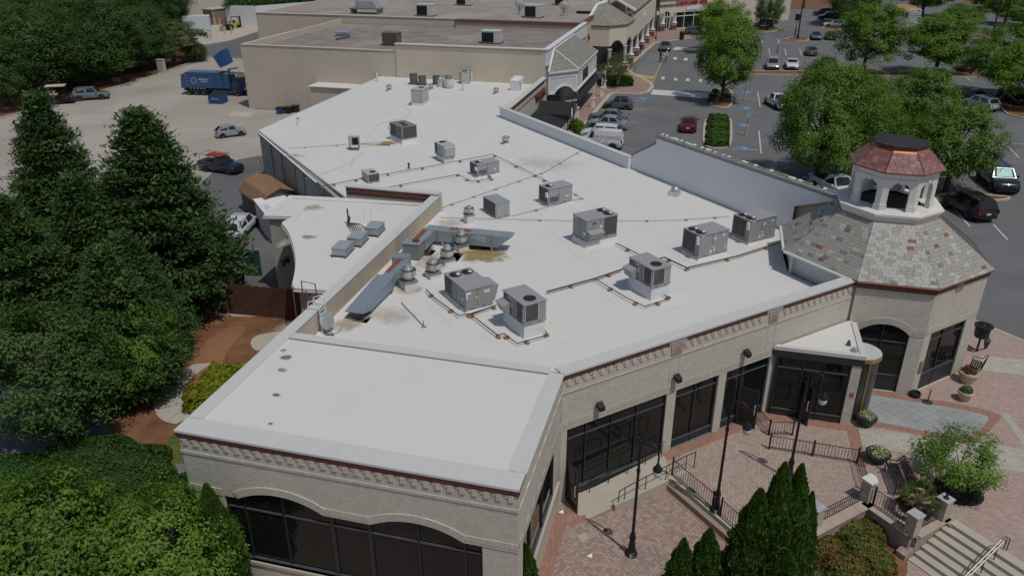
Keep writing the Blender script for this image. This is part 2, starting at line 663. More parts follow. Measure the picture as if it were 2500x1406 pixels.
CURBWHITE = plain('white_roof_curb', (0.66, 0.67, 0.67), 0.6, var=0.05, stain=(0.5, 0.5, 0.48), stain_amt=0.4)
RUST = plain('rusty_iron', (0.13, 0.055, 0.035), 0.85, var=0.3, scale=6)
DARKPIPE = plain('dark_iron_pipe', (0.060, 0.042, 0.036), 0.7, var=0.25)
WOODBLK = plain('wood_block', (0.34, 0.22, 0.13), 0.85, var=0.2)
YELLOW = plain('yellow_chalk', (0.62, 0.52, 0.20), 0.8, var=0.1)
RUBBER = plain('tyre_rubber', (0.014, 0.014, 0.015), 0.8, var=0.15)
RIM = plain('alloy_rim', (0.45, 0.46, 0.47), 0.35, metal=0.7, var=0.05)
CHROME = plain('chrome', (0.62, 0.63, 0.64), 0.15, metal=1.0, var=0.02)
PAPER = plain('white_sticker', (0.75, 0.75, 0.73), 0.6, var=0.03)
CARGLASS = glass_mat('car_glass', (0.012, 0.015, 0.018), 0.02, 0.7)
BARK = plain('bark', (0.075, 0.055, 0.042), 0.95, var=0.3, scale=4, bump=0.4, bscale=20)
PALEBARK = plain('pale_bark', (0.21, 0.18, 0.15), 0.9, var=0.2, scale=4)
PAINTLINE = plain('road_paint', (0.62, 0.62, 0.60), 0.8, var=0.12, scale=2.5, fine=0.2, fscale=25)
YELLOWLINE = plain('yellow_road_paint', (0.50, 0.37, 0.13), 0.8, var=0.15, scale=2, fine=0.2, fscale=25)
BLUEPAINT = plain('blue_road_paint', (0.07, 0.23, 0.42), 0.8, var=0.15)
TERRACOTTA = plain('pale_terracotta', (0.52, 0.41, 0.335), 0.8, var=0.06, stain=(0.36, 0.28, 0.23), stain_amt=0.4)
PAVE = herringbone_mat('herringbone_pavers', [(0.37, 0.275, 0.23), (0.43, 0.33, 0.28), (0.30, 0.225, 0.20)], (0.12, 0.09, 0.08), 0.105, 0.07, rad(45))
PAVE_UP = herringbone_mat('upper_herringbone_pavers', [(0.40, 0.31, 0.26), (0.45, 0.355, 0.30), (0.36, 0.275, 0.235)], (0.20, 0.16, 0.14), 0.105, 0.07, rad(0), 0.30)
PAVE_GREY = brick_mat('grey_green_pavers', (0.44, 0.42, 0.35), (0.29, 0.275, 0.23), w=0.42, h=0.21, var=0.10, bumps=0.3, joint=0.014)
PAVE_RED = brick_mat('red_border_pavers', (0.34, 0.185, 0.135), (0.22, 0.14, 0.11), w=0.105, h=0.21, var=0.16, bumps=0.3, joint=0.012)
PAVE_PINK = brick_mat('pink_pavers', (0.42, 0.31, 0.265), (0.29, 0.225, 0.2), w=0.21, h=0.105, var=0.14, bumps=0.3, joint=0.010)
SLATEFLOOR = plain('slate_floor', (0.31, 0.32, 0.315), 0.7, var=0.12, scale=0.8, stain=(0.32, 0.32, 0.31), stain_amt=0.6)

def sheet(name, pts, z, mat, parent=None, kind=None, holes=()):
    loops = [[Vector((p[0], p[1], 0)) for p in l] for l in [pts] + list(holes)]
    flat = [p for l in loops for p in l]
    fs = []
    for t in tessellate_polygon(loops):
        a, b, c = (flat[k] for k in t)
        fs.append(t if (b - a).xy.cross((c - a).xy) > 0 else (t[0], t[2], t[1]))
    m = MB().add([(p.x, p.y, z) for p in flat], fs)
    o = m.build(name, mat, parent)
    if kind:
        o['kind'] = kind
    return o


def pxs(pts, z=G):
    return [tuple(at(u, v, z).xy) for u, v in pts]


def smooth_path(pts, n=6, closed=False):
    """Catmull-Rom through xy(z) points"""
    P = [Vector(p) for p in pts]
    out = []
    k = len(P)
    rng = range(k if closed else k - 1)
    for i in rng:
        p0 = P[(i - 1) % k] if closed or i > 0 else P[i]
        p1, p2 = P[i], P[(i + 1) % k]
        p3 = P[(i + 2) % k] if closed or i + 2 < k else p2
        for j in range(n):
            t = j / n
            out.append(tuple(0.5 * ((2 * p1) + (p2 - p0) * t + (2 * p0 - 5 * p1 + 4 * p2 - p3) * t * t + (3 * p1 - p0 - 3 * p2 + p3) * t ** 3)))
    if not closed:
        out.append(tuple(P[-1]))
    return out


def strip(mb, path, w, z0, z1, mi=0, closed=False):
    """kerb-like strip of width w centred on an xy path"""
    P = [Vector((p[0], p[1])) for p in path]
    n = len(P)
    L, Rr = [], []
    for i in range(n):
        a = P[(i - 1) % n] if closed or i > 0 else P[i]
        b = P[(i + 1) % n] if closed or i < n - 1 else P[i]
        d = (b - a).normalized()
        q = Vector((-d.y, d.x)) * (w / 2)
        L.append(P[i] + q); Rr.append(P[i] - q)
    v = []
    for i in range(n):
        v += [(L[i].x, L[i].y, z0), (L[i].x, L[i].y, z1), (Rr[i].x, Rr[i].y, z1), (Rr[i].x, Rr[i].y, z0)]
    fs = []
    for i in range(n if closed else n - 1):
        a, b = 4 * i, 4 * ((i + 1) % n)
        for k in range(3):
            fs.append((a + k, b + k, b + k + 1, a + k + 1))
    if not closed:
        fs += [(0, 1, 2, 3), (4 * n - 1, 4 * n - 2, 4 * n - 3, 4 * n - 4)]
    return mb.add(v, fs, mi)


HOLE = [(-4.61, 25.19), (-0.55, 29.25), (-0.12, 27.75), (3.2, 24.05), (3.45, 23.9), (7.75, 28.2), (9.18, 26.72), (10.62, 28.08), (40, -1.3), (40, -70), (-17.6, -70), (-17.6, 18.5), (-4.61, 18.5)]
ground = structure(sheet('ground', [(-600, -120), (600, -120), (600, 700), (-600, 700)], G - 0.012, ASPHALT, holes=[HOLE]))
structure(sheet('lower_ground', [(-20, -80), (45, -80), (45, 32), (-20, 32)], LOW2, PAVE_PINK))

structure(sheet('service_yard', [(-82.3, 20), (-82.3, 95), (-83, 108), (-85.2, 120), (-60, 119), (-56, 86), (-37.5, 86.5), (-38.9, 60.4), (-20, 40), (-24, 36), (-30, 36), (-40, 20)], G - 0.006, YARD))
structure(sheet('yard_asphalt', pxs([(662, 376), (600, 386), (556, 396), (520, 420), (470, 470), (420, 620), (420, 740), (735, 740), (735, 470)]), G, ASPHALT2))
structure(sheet('pale_slab', pxs([(556, 284), (570, 273), (622, 274), (612, 287)]), G, PALECONC))
structure(sheet('back_road', pxs([(488, 122), (560, 102), (640, 78), (650, 132), (520, 140)]), G, ASPHALT2))
structure(sheet('loading_apron', pxs([(470, 100), (500, 110), (560, 100), (640, 74), (640, 50), (560, 58), (470, 62)]), G, PALECONC))
wf = [(-82.5, 20), (-82.5, 60), (-82.0, 78), (-81.8, 90), (-82.6, 104), (-84, 113), (-85.5, 120), (-90, 128), (-150, 170), (-220, 100), (-160, 20)]
structure(sheet('woodland_floor', wf, G - 0.002, MULCH))
kb = MB()
strip(kb, smooth_path([(-82.6, 60, 0), (-82.2, 78, 0), (-82, 90, 0), (-82.8, 104, 0), (-84.2, 113, 0), (-85.8, 120, 0)], 5), 0.28, G - .02, G + .13)
structure(kb.build('yard_kerb', CONCRETE))

gz = G
structure(sheet('mulch_bed', pxs([(250, 930), (330, 860), (500, 775), (740, 770), (735, 800), (430, 1060), (430, 1130), (380, 1250), (300, 1280)]), G + 0.004, MULCH))
structure(sheet('worn_clay_path', pxs(smooth_path([(505, 835, 0), (545, 795, 0), (590, 795, 0), (560, 850, 0), (525, 905, 0), (470, 915, 0), (455, 900, 0)], 5, True) and [(u, v) for u, v, _ in smooth_path([(500, 838, 0), (560, 800, 0), (600, 800, 0), (560, 850, 0), (528, 908, 0), (468, 912, 0)], 5, True)]), G + 0.008, SOIL))
pth = [(u, v) for u, v, _ in smooth_path([(470, 890, 0), (425, 925, 0), (385, 965, 0), (376, 1000, 0), (398, 1026, 0), (430, 1035, 0)], 6)] + [(500, 1000), (462, 985)] + [(u, v) for u, v, _ in smooth_path([(452, 968, 0), (446, 950, 0), (470, 920, 0), (520, 885, 0)], 5)]
cpath = structure(sheet('garden_path', pxs(pth), G + 0.012, CONCRETE))
jt = MB()
for a, b in (((424, 936), (462, 936)), ((378, 978), (448, 985)), ((410, 1030), (452, 988))):
    A, B = at(*a, G + .0165), at(*b, G + .0165)
    d = (B - A).normalized() * 0.012
    q = Vector((-d.y, d.x, 0))
    jt.poly([A + q, A - q, B - q, B + q])
jt.build('path_joint', plain('dark_joint', (0.13, 0.12, 0.1), 0.9), cpath)
structure(sheet('sand_patch', pxs([(u, v) for u, v, _ in smooth_path([(612, 838, 0), (625, 820, 0), (660, 812, 0), (690, 812, 0), (650, 850, 0), (625, 855, 0)], 5, True)]), G + .008, PALECONC))
structure(sheet('lawn_strip', pxs([(425, 1050), (412, 1075), (405, 1130), (455, 1130), (455, 1060)]), G + .008, plain('weedy_lawn', (0.12, 0.15, 0.03), 0.95, var=0.4, scale=3, fine=0.4, fscale=30, bump=0.5, bscale=25)))

curbR = [(6.0, 57.0), (16.55, 46.43), (40, 23.0)]
structure(sheet('upper_plaza', [(-0.6, 29.2), (-0.12, 27.75), (3.2, 24.05), (3.45, 23.9), (7.75, 28.2), (9.18, 26.72), (10.62, 28.08), (40, -1.3), (40, 22.9), (16.5, 46.4), (6.0, 56.9), (4, 54), (14, 41), (11, 37), (7.5, 37.1)], G - 0.006, PAVE_PINK))
structure(sheet('terrace_paving', [(-0.6, 29.2), (-0.12, 27.75), (3.2, 24.05), (3.45, 23.9), (7.7, 28.15), (7.75, 33.5), (3.9, 33.7)], G - 0.002, PAVE_UP))
sp = MB().frame(-4.61, 25.19, 45)
sp.box(5.5, 0.0, G - .002, 12.3, 0.55, G + .002)
structure(sp.build('red_paver_border', PAVE_RED))
sp = MB()
sp.box(3.9, 33.0, G - .002, 8.1, 33.55, G + .0025)
sp.box(7.55, 30.4, G - .002, 8.1, 33.0, G + .0025)
structure(sp.build('red_paver_border', PAVE_RED))
rb = [(u, v) for u, v, _ in smooth_path([(2092, 944, 0), (2230, 968, 0), (2340, 985, 0), (2425, 1005, 0), (2440, 1025, 0), (2380, 1075, 0), (2300, 1072, 0), (2200, 1052, 0), (2100, 1036, 0)], 5)]
structure(sheet('red_walk_border', pxs(rb), G - 0.001, PAVE_RED))
sl = [(u, v) for u, v, _ in smooth_path([(2092, 957, 0), (2230, 980, 0), (2330, 996, 0), (2400, 1012, 0), (2412, 1026, 0), (2370, 1062, 0), (2300, 1060, 0), (2200, 1040, 0), (2100, 1023, 0)], 5)]
slate_walk = structure(sheet('slate_walk', pxs(sl), G + 0.003, SLATEFLOOR))
jt = MB()
for k in range(8):                       # diagonal joints between the slate slabs
    for dx, dy in ((1, 1), (1, -1)):
        c = Vector((9.0 + k * 0.62, 35.3 if k % 2 else 35.3, G + 0.0075))
        L = 0.78 if dy > 0 else 0.78
        a, b = c + Vector((dx, dy, 0)) * L, c - Vector((dx, dy, 0)) * L
        d = Vector((-dy, dx, 0)).normalized() * 0.006
        jt.poly([a + d, a - d, b - d, b + d])
jt.build('slab_joint', plain('slate_joint', (0.14, 0.14, 0.135), 0.9), slate_walk)
structure(sheet('grey_paver_band', pxs([(2096, 1042), (2104, 1088), (2200, 1104), (2300, 1122), (2420, 1142), (2500, 1152), (2500, 1098), (2420, 1082), (2300, 1076), (2200, 1056)]), G + .001, PAVE_GREY))
structure(sheet('grey_paver_band', pxs([(2395, 868), (2500, 878), (2500, 916), (2388, 902)]), G + .001, PAVE_GREY))
structure(sheet('grey_paver_band', pxs([(2440, 1004), (2462, 1008), (2520, 1090), (2496, 1086)]), G + .003, PAVE_GREY))
kb = MB()
strip(kb, curbR, 0.22, G - .05, G + .01)
structure(kb.build('plaza_kerb', PALECONC))

lp = [(-4.6, 12.0), (-1.6, 19.0), (3.3, 23.9), (-0.15, 27.6), (-0.5, 29.0), (-4.6, 25.2)]
lowp = MB().prism(lp, LOW2 - .1, LOW)
structure(lowp.build('lower_plaza', PAVE))
sp = MB()
strip(sp, [(-4.28, 12.0), (-4.28, 24.6), (-3.95, 24.95)], 0.55, LOW - .01, LOW + .004)
strip(sp, [(-0.35, 27.55), (3.05, 24.0)], 0.5, LOW - .01, LOW + .005)
strip(sp, [(-3.9, 24.1), (-0.4, 27.4)], 0.35, LOW - .01, LOW + .006)
structure(sp.build('red_paver_border', PAVE_RED))
rt = MB().frame(-0.12, 27.72, 135)
rt.box(-0.05, 0.0, LOW2, 4.75, 0.22, G + 0.02)
structure(rt.build('retaining_wall', PALECONC))
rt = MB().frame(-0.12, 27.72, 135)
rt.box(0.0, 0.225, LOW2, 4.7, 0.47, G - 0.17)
structure(rt.build('retaining_wall_step', plain('brown_concrete_step', (0.30, 0.25, 0.2), 0.9)))  # step in a darker brown concrete than the wall
rm = MB().frame(-4.61, 25.19, 45)
rm.add([(0.35, 0.0, LOW), (1.35, 0.0, LOW + .02), (5.6, 0, G), (5.6, 1.42, G), (1.6, 1.42, LOW + .06), (0.35, 1.42, LOW),
        (0.35, 0, LOW2), (5.6, 0, LOW2), (5.6, 1.42, LOW2), (0.35, 1.42, LOW2)],
       [(0, 5, 4, 1), (1, 4, 3, 2), (5, 9, 8, 3, 4), (0, 6, 9, 5), (2, 3, 8, 7), (0, 1, 2, 7, 6)])
structure(rm.build('concrete_ramp', PALECONC))
rm = MB().frame(-4.61, 25.19, 45)
rm.add([(1.75, 1.425, LOW), (5.72, 1.425, LOW), (5.72, 1.62, LOW), (1.75, 1.62, LOW),
        (1.75, 1.425, LOW + .30), (5.72, 1.425, G + .07), (5.72, 1.62, G + .07), (1.75, 1.62, LOW + .30)],
       [(4, 5, 6, 7), (0, 1, 5, 4), (1, 2, 6, 5), (2, 3, 7, 6), (3, 0, 4, 7)])
structure(rm.build('ramp_kerb_wall', PALECONC))
uc = MB()
for c, w, rot in ((at(1478, 1294, LOW), 0.30, 45), (at(1424, 1310, LOW), 0.36, 45)):
    uc.frame(c.x, c.y, rot).box(-w / 2, -w / 2, LOW + .001, w / 2, w / 2, LOW + .008)
slabs = structure(uc.build('concrete_cover_slab', CONCRETE))
c = at(1478, 1294, LOW)
MB().cyl((c.x, c.y, LOW + .008), (c.x, c.y, LOW + .014), 0.1, n=16).build('drain_grate', RUST, slabs)

stp = MB()
step_base = thing('step_flight', 'pale concrete steps going down from the brick plaza at the right', 'steps', (10.62, 28.0, LOW2))
for k in range(7):
    z1 = G - 0.15 * k + (0.006 if k == 0 else 0)
    m = MB().frame(10.72, 27.62, 135)
    b0 = -0.42 if k == 0 else 0
    m.box(0.0, -0.30 + 0.36 * k - (0.05 if k == 0 else 0), LOW2 - .05, 26.0, 0.30 + 0.36 * k - 0.24, z1)
    m.build('step', PALECONC, step_base)
STONE = plain('rough_wall_stone', (0.33, 0.26, 0.225), 0.9, var=0.2, scale=5, bump=0.6, bscale=14)
COPE = plain('pinkish_coping_stone', (0.42, 0.34, 0.285), 0.9, var=0.1, scale=2)
pw = thing('planter_wall', 'stone planter wall with flat coping slabs round the shrub bed', 'wall', (7.7, 27.6, LOW2))
wallpath = [(3.3, 23.6), (7.75, 28.05), (9.22, 26.55), (10.62, 27.95), (10.9, 27.65), (9.35, 26.1), (8.95, 25.7)]
for i in range(len(wallpath) - 1):
    a, b = Vector(wallpath[i]), Vector(wallpath[i + 1])
    az = math.degrees(math.atan2(b.x - a.x, b.y - a.y))
    L = (b - a).length
    m = MB().frame(a.x, a.y, az)
    top = G - 0.02 if i < 4 else G + 0.02 - (0.0 if i == 4 else 0.0)
    if i >= 4:
        continue
    m.box(-0.1, -0.12, LOW2 - .02, L + 0.1, 0.28, top - 0.002)
    m.build('wall_section', STONE, pw)
    n = max(1, round(L / 0.75))
    for k in range(n):
        m = MB().frame(a.x, a.y, az)
        m.box(L * k / n + .006, -0.2, top, L * (k + 1) / n - .006, 0.36, top + 0.06)
        m.build('coping_stone', COPE, pw)
m = MB().frame(10.62, 27.62, 225)
m.add([(0, -.04, LOW2), (2.35, -.04, LOW2), (2.35, -.04, LOW2 + .25), (0, -.04, G + .04), (0, .36, LOW2), (2.35, .36, LOW2), (2.35, .36, LOW2 + .25), (0, .36, G + .04)],
      [(0, 1, 2, 3), (4, 7, 6, 5), (3, 2, 6, 7), (0, 3, 7, 4), (1, 5, 6, 2)])
m.build('stair_cheek', STONE, pw)
structure(sheet('shrub_bed', [(3.0, 23.0), (7.7, 27.8), (9.2, 26.4), (9.0, 25.3), (7.2, 22.0), (3.0, 20)], LOW2 + .02, MULCH))

curbpx = [(1428, 304), (1488, 233), (1500, 229), (1560, 231), (1582, 226), (1592, 214), (1588, 203), (1550, 184), (1534, 174), (1530, 168), (1560, 140), (1598, 107), (1640, 100), (1700, 92), (1800, 78)]
cw = pxs(curbpx)
side = [(-14.55, 58), (-14.55, 88)] + cw + [(8, 190), (-3, 184), (-12, 173), (-17.5, 163), (-17.5, 105), (-18.6, 88), (-18.6, 58)]
wk = MB().prism(side, G - .05, G + .12)
structure(wk.build('storefront_pavement', plain('pink_concrete_pavers', (0.33, 0.225, 0.185), 0.9, var=0.10, scale=0.5, fine=0.15, fscale=9)))
kb = MB()
strip(kb, [(-14.5, 58), (-14.5, 88)] + cw, 0.5, G - .05, G + .126)
structure(kb.build('storefront_kerb', PALECONC))
PARK = structure(sheet('parking_lot', pxs([(1440, 330), (1500, 236), (1600, 222), (1640, 112), (1800, 84), (1850, 30), (2500, 10), (2560, 330), (2560, 850), (2420, 800), (2000, 470)]), G - 0.004, ASPHALT))
structure(sheet('cross_street', pxs([(1790, 84), (1870, 78), (1905, 92), (1990, 100), (2200, 92), (2500, 120), (2500, 96), (2200, 78), (2000, 78), (1880, 68)]), G - 0.001, ASPHALT2))


def line(a, b, w=0.11, z=G + 0.002, mat=PAINTLINE, name='parking_line'):
    A, B = (at(*a, z), at(*b, z)) if len(a) == 2 else (Vector(a), Vector(b))
    d = (B - A).normalized()
    q = Vector((-d.y, d.x, 0)) * (w / 2)
    return MB().poly([A + q, A - q, B - q, B + q]).build(name, mat, PARK)


for a, b in (((1545, 266), (1578, 268)), ((1472, 267), (1545, 272)), ((1530, 297), (1556, 299)), ((1508, 358), (1528, 359)), ((1545, 246), (1578, 248)),
             ((1788, 365), (1850, 366)), ((1795, 241), (1852, 243)), ((1850, 225), (1856, 262)), ((1853, 320), (1858, 375)), ((1842, 150), (1843, 122)), ((1877, 118), (1880, 134)),
             ((1916, 120), (1920, 136)), ((1952, 121), (1958, 137)), ((1908, 74), (1948, 74)), ((2325, 505), (2368, 553)), ((2328, 448), (2352, 478)), ((2390, 452), (2430, 480)), ((2438, 335), (2488, 385)), ((2360, 190), (2372, 198)), ((2300, 250), (2325, 262)),
             ((2500, 352), (2440, 350)), ((2200, 130), (2230, 132)), ((2355, 66), (2400, 66)), ((2000, 48), (1950, 48)), ((1858, 62), (1880, 70)), ((2425, 548), (2460, 585)), ((2150, 58), (2172, 59)), ((2195, 38), (2150, 37))):
    line(a, b, 0.12 if a[1] > 100 else 0.18)
for a, b in (((1643, 143), (1653, 149)), ((1669, 145), (1679, 151)), ((1614, 191), (1623, 195)), ((1645, 194), (1654, 198)), ((1674, 195), (1684, 200)), ((1706, 197), (1714, 202)), ((1735, 199), (1743, 204))):
    z = G + .002                                    # crosswalk blocks
    m = MB().poly([at(a[0], a[1] + 3, z), at(a[0] + 1.5, a[1] - 3, z), at(b[0], a[1] - 2.5, z), at(b[0] - 1, a[1] + 3.8, z)])
    m.build('crosswalk_block', PAINTLINE, PARK)
for pts in ([(1588, 231), (1594, 219), (1728, 228), (1730, 241)], [(1641, 122), (1650, 115), (1712, 119), (1712, 126)]):
    MB().poly([at(u, v, G + .002) for u, v in pts]).build('speed_table', PAINTLINE, PARK)
MB().poly([at(u, v, G + .002) for u, v in [(1532, 187), (1540, 179), (1598, 187), (1594, 193)]]).build('crossing_block', YELLOWLINE, PARK)
hatch = MB()                                        # fire-lane hatching beside the kerb
hp = [(1548, 178), (1562, 163), (1583, 141), (1603, 118), (1630, 112), (1616, 150), (1600, 186)]
for k in range(13):
    t = k / 12
    a = (1549 + 38 * t, 176 - 41 * t); b = (1601 + 20 * t, 183 - 46 * t)
    A, B = at(*a, G + .002), at(*b, G + .002)
    d = (B - A).normalized(); q = Vector((-d.y, d.x, 0)) * .06
    hatch.poly([A + q, A - q, B - q, B + q])
for k in range(7):
    t = k / 6
    a = (1544 + 40 * t, 189 + 17 * t); b = (1597 - 4 * t, 195 + 18 * t)
    A, B = at(*a, G + .002), at(*b, G + .002)
    d = (B - A).normalized(); q = Vector((-d.y, d.x, 0)) * .06
    hatch.poly([A + q, A - q, B - q, B + q])
hatch.build('hatched_lines', PAINTLINE, PARK)
line((1588, 215), (1634, 108), 0.16, mat=YELLOWLINE, name='yellow_line')
line((1533, 186), (1547, 164), 0.22, z=G + .13, mat=YELLOWLINE, name='yellow_kerb_line')


def access_symbol(u, v, w=1.4, d=1.25):
    c = at(u, v, G + .002)
    MB().box(c.x - w / 2, c.y - d / 2, G + .0005, c.x + w / 2, c.y + d / 2, G + .003).build('accessible_square', BLUEPAINT, PARK)
    m = MB()
    z = G + .006
    ring = [(c.x + .25 * math.cos(t) - .02, c.y + .25 * math.sin(t) - .18, z) for t in np.linspace(-2.6, 1.1, 12)]
    m.tube(ring, .05, 4)
    m.tube([(c.x - .12, c.y + .42, z), (c.x - .08, c.y - .05, z), (c.x + .22, c.y - .05, z), (c.x + .36, c.y - .34, z)], .06, 4)
    m.lathe([(0.001, .004), (.09, .003), (.09, 0)], (c.x - .13, c.y + .5, z), 8)
    m.build('wheelchair_symbol', PAINTLINE, PARK)


for u, v in ((1569, 241), (1814, 363), (1816, 306), (1820, 264), (1822, 226)):
    access_symbol(u, v)


def island(pts, name='planting_island', z=G, mulch=MULCH, n=4):
    path = [tuple(p) for p in smooth_path([(p.x, p.y, 0) for p in (at(u, v, G) for u, v in pts)], n, True)]
    m = MB()
    strip(m, path, 0.24, G - .02, G + .14, 0, True)
    o = structure(m.build(name, PALECONC))
    q = MB().prism([(p[0], p[1]) for p in path][::1], G - .03, G + .10)
    q.build('island_mulch', mulch, o)
    return o


island([(1718, 345), (1722, 300), (1738, 290), (1780, 292), (1785, 320), (1782, 352), (1768, 362), (1732, 362)])
island([(1736, 255), (1738, 232), (1750, 220), (1780, 222), (1788, 235), (1784, 258), (1768, 264), (1745, 262)])
island([(1917, 97), (1935, 92), (1960, 91), (1975, 94), (1968, 101), (1940, 101)])
island([(2008, 70), (2020, 66), (2060, 65), (2080, 70), (2060, 74), (2020, 74)])
island([(1838, 72), (1860, 68), (1890, 69), (1904, 73), (1880, 79), (1850, 77)])
island([(1815, 181), (1830, 175), (2300, 178), (2420, 180), (2500, 186), (2500, 192), (2300, 188), (1830, 183)], n=3)
island([(2172, 92), (2200, 88), (2330, 86), (2400, 88), (2460, 92), (2440, 102), (2410, 94), (2200, 96)], n=3)
island([(2450, 232), (2480, 236), (2530, 270), (2530, 292), (2460, 280), (2440, 250)])
island([(2290, 480), (2350, 476), (2450, 482), (2450, 490), (2330, 496), (2285, 500)], n=3)
island([(1955, 455), (2010, 430), (2080, 440), (2060, 470), (2000, 475)])
structure(sheet('far_bank', pxs([(1880, 22), (1905, -6), (2010, -10), (2080, 10), (2060, 20), (1990, 22)]), G + .05, MULCH))
structure(sheet('far_bank', pxs([(2185, 28), (2190, 12), (2245, 10), (2238, 32)]), G + .05, plain('dry_straw', (0.36, 0.22, 0.10), 0.95, var=0.2)))
structure(sheet('far_bank', pxs([(2350, 8), (2500, 6), (2500, -8), (2350, -6)]), G + .05, MULCH))

MAIN = thing('retail_building', 'large cream brick store with a flat white roof filling the middle of the view', 'building', (-10, 40, G))


def storefront(parent, fr, s0, s1, z0, z1, mull, trans, panel=0.4, depth=0.14, fw=0.06, wide=(), outline=None, skip=()):
    """black aluminium shopfront: frame (part) with one pane per light (sub-parts) and a kick panel"""
    m = MB().frame(*fr)
    arch = outline
    def top_at(s):
        if not arch:
            return z1
        best = z1
        for (a, b) in zip(arch[:-1], arch[1:]):
            if min(a[0], b[0]) - 1e-6 <= s <= max(a[0], b[0]) + 1e-6 and abs(b[0] - a[0]) > 1e-6:
                t = (s - a[0]) / (b[0] - a[0])
                best = a[1] + (b[1] - a[1]) * t
        return best
    xs = [s0] + list(mull) + [s1]
    for k, s in enumerate(xs):
        w = 0.15 if k in wide else fw
        c = s + (w / 2 if k == 0 else -w / 2 if k == len(xs) - 1 else 0)
        m.box(c - w / 2, -depth - .03, z0, c + w / 2, -depth + .06, top_at(c) - .004)
    for z in trans:
        m.box(s0, -depth - .022, z - .025, s1, -depth + .052, z + .025, 1)
    m.box(s0, -depth - .025, z0 + panel, s1, -depth + .075, z0 + panel + .06, 1)
    m.box(s0, -depth - .025, z0, s1, -depth + .04, z0 + panel - .004, 2)
    if arch:
        for a, b in zip(arch[:-1], arch[1:]):
            if abs(b[0] - a[0]) < 1e-6:
                continue
            m.add([(a[0], -depth - .028, a[1] - .06), (b[0], -depth - .028, b[1] - .06), (b[0], -depth - .028, b[1]), (a[0], -depth - .028, a[1]),
                   (a[0], -depth + .058, a[1] - .06), (b[0], -depth + .058, b[1] - .06), (b[0], -depth + .058, b[1]), (a[0], -depth + .058, a[1])],
                  [(0, 1, 2, 3), (4, 7, 6, 5), (0, 4, 5, 1)])
    else:
        m.box(s0, -depth - .028, z1 - .06, s1, -depth + .058, z1 - .002)
    win = m.build('window', [BRONZE, plain('worn_bronze_bar', (0.075, 0.085, 0.095), 0.35, var=0.2), DARKPANEL], parent)
    zs = [z0 + panel] + list(trans)
    for i in range(len(xs) - 1):
        if i in skip:
            continue
        for j in range(len(zs)):
            a, b = xs[i], xs[i + 1]
            p = MB().frame(*fr)
            if j < len(zs) - 1 or not arch:
                zt = zs[j + 1] if j < len(zs) - 1 else z1
                p.poly([(a, -depth, zs[j]), (b, -depth, zs[j]), (b, -depth, zt), (a, -depth, zt)])
            else:
                n = 8
                top = [(a + (b - a) * k / n, -depth, top_at(a + (b - a) * k / n) - .03) for k in range(n + 1)]
                p.poly([(a, -depth, zs[j]), (b, -depth, zs[j])] + top[::-1])
            p.build('pane', GLASS, win)
    return win


def arch_pts(s0, s1, z0, zp, n=14):
    """segmental arch from (s0,z0) up to zp and down to (s1,z0)"""
    w = (s1 - s0) / 2; h = zp - z0
    R_ = (w * w + h * h) / (2 * h); c = (s0 + s1) / 2; cz = zp - R_
    a = math.asin(w / R_)
    return [(c + R_ * math.sin(-a + 2 * a * k / n), cz + R_ * math.cos(-a + 2 * a * k / n)) for k in range(n + 1)]


F1F = (-16.67, 18.36, 90)
F2F = (-4.6, 18.36, 0)
FAC = (-4.61, 25.19, 45)
ZB = LOW2 - .1
A1, A2 = arch_pts(1.93, 5.18, 3.10, 3.55), arch_pts(6.95, 10.22, 3.08, 3.52)
F1_TOP = [(1.35, 3.10)] + A1 + A2 + [(10.87, 3.07)]
MAIN_FACES = []
w = MB().frame(*F1F)
w.wall(0, 12.05, ZB, CAP - .06, 0.35, [[(1.35, 0.25)] + F1_TOP + [(10.87, 0.25)]])
w.build('front_wall', CREAM, MAIN)
w = MB().frame(*F2F)
w.wall(.012, 6.82, ZB, CAP - .06, 0.35, [[(0.64, 0.72), (0.64, 2.97), (5.62, 2.97), (5.62, 0.72)]])
w.build('side_wall', CREAM, MAIN)
w = MB().frame(*FAC)
w.wall(.02, 17.15, ZB, CAP - .06, 0.35, [[(.33, LOW), (.33, 2.97), (5.52, 2.97), (5.52, LOW)], [(6.04, G - .02), (6.04, 2.97), (8.55, 2.97), (8.55, G - .02)], [(9.02, G - .02), (9.02, 2.97), (11.79, 2.97), (11.79, G - .02)]])
w.build('facade_wall', CREAM, MAIN)
sc = MB().frame(*F1F)
sc.box(-.02, 0, 3.10, 1.33, .03, 3.40); sc.box(5.2, 0, 3.08, 6.93, .03, 3.40); sc.box(10.24, 0, 3.07, 12.09, .03, 3.40)
sc.box(-.02, 0, 4.72, 12.09, .035, 4.83)
sc.frame(*FAC)
sc.box(0, 0, 2.975, 12.3, .012, 3.38); sc.box(0, 0, 4.72, 17.1, .03, 4.80)
sc.frame(*F2F)
sc.box(0.1, 0, 2.975, 6.7, .012, 3.38); sc.box(0.02, 0, 4.72, 6.8, .03, 4.80)
sc.build('soldier_course', CREAM_SOLDIER, MAIN)


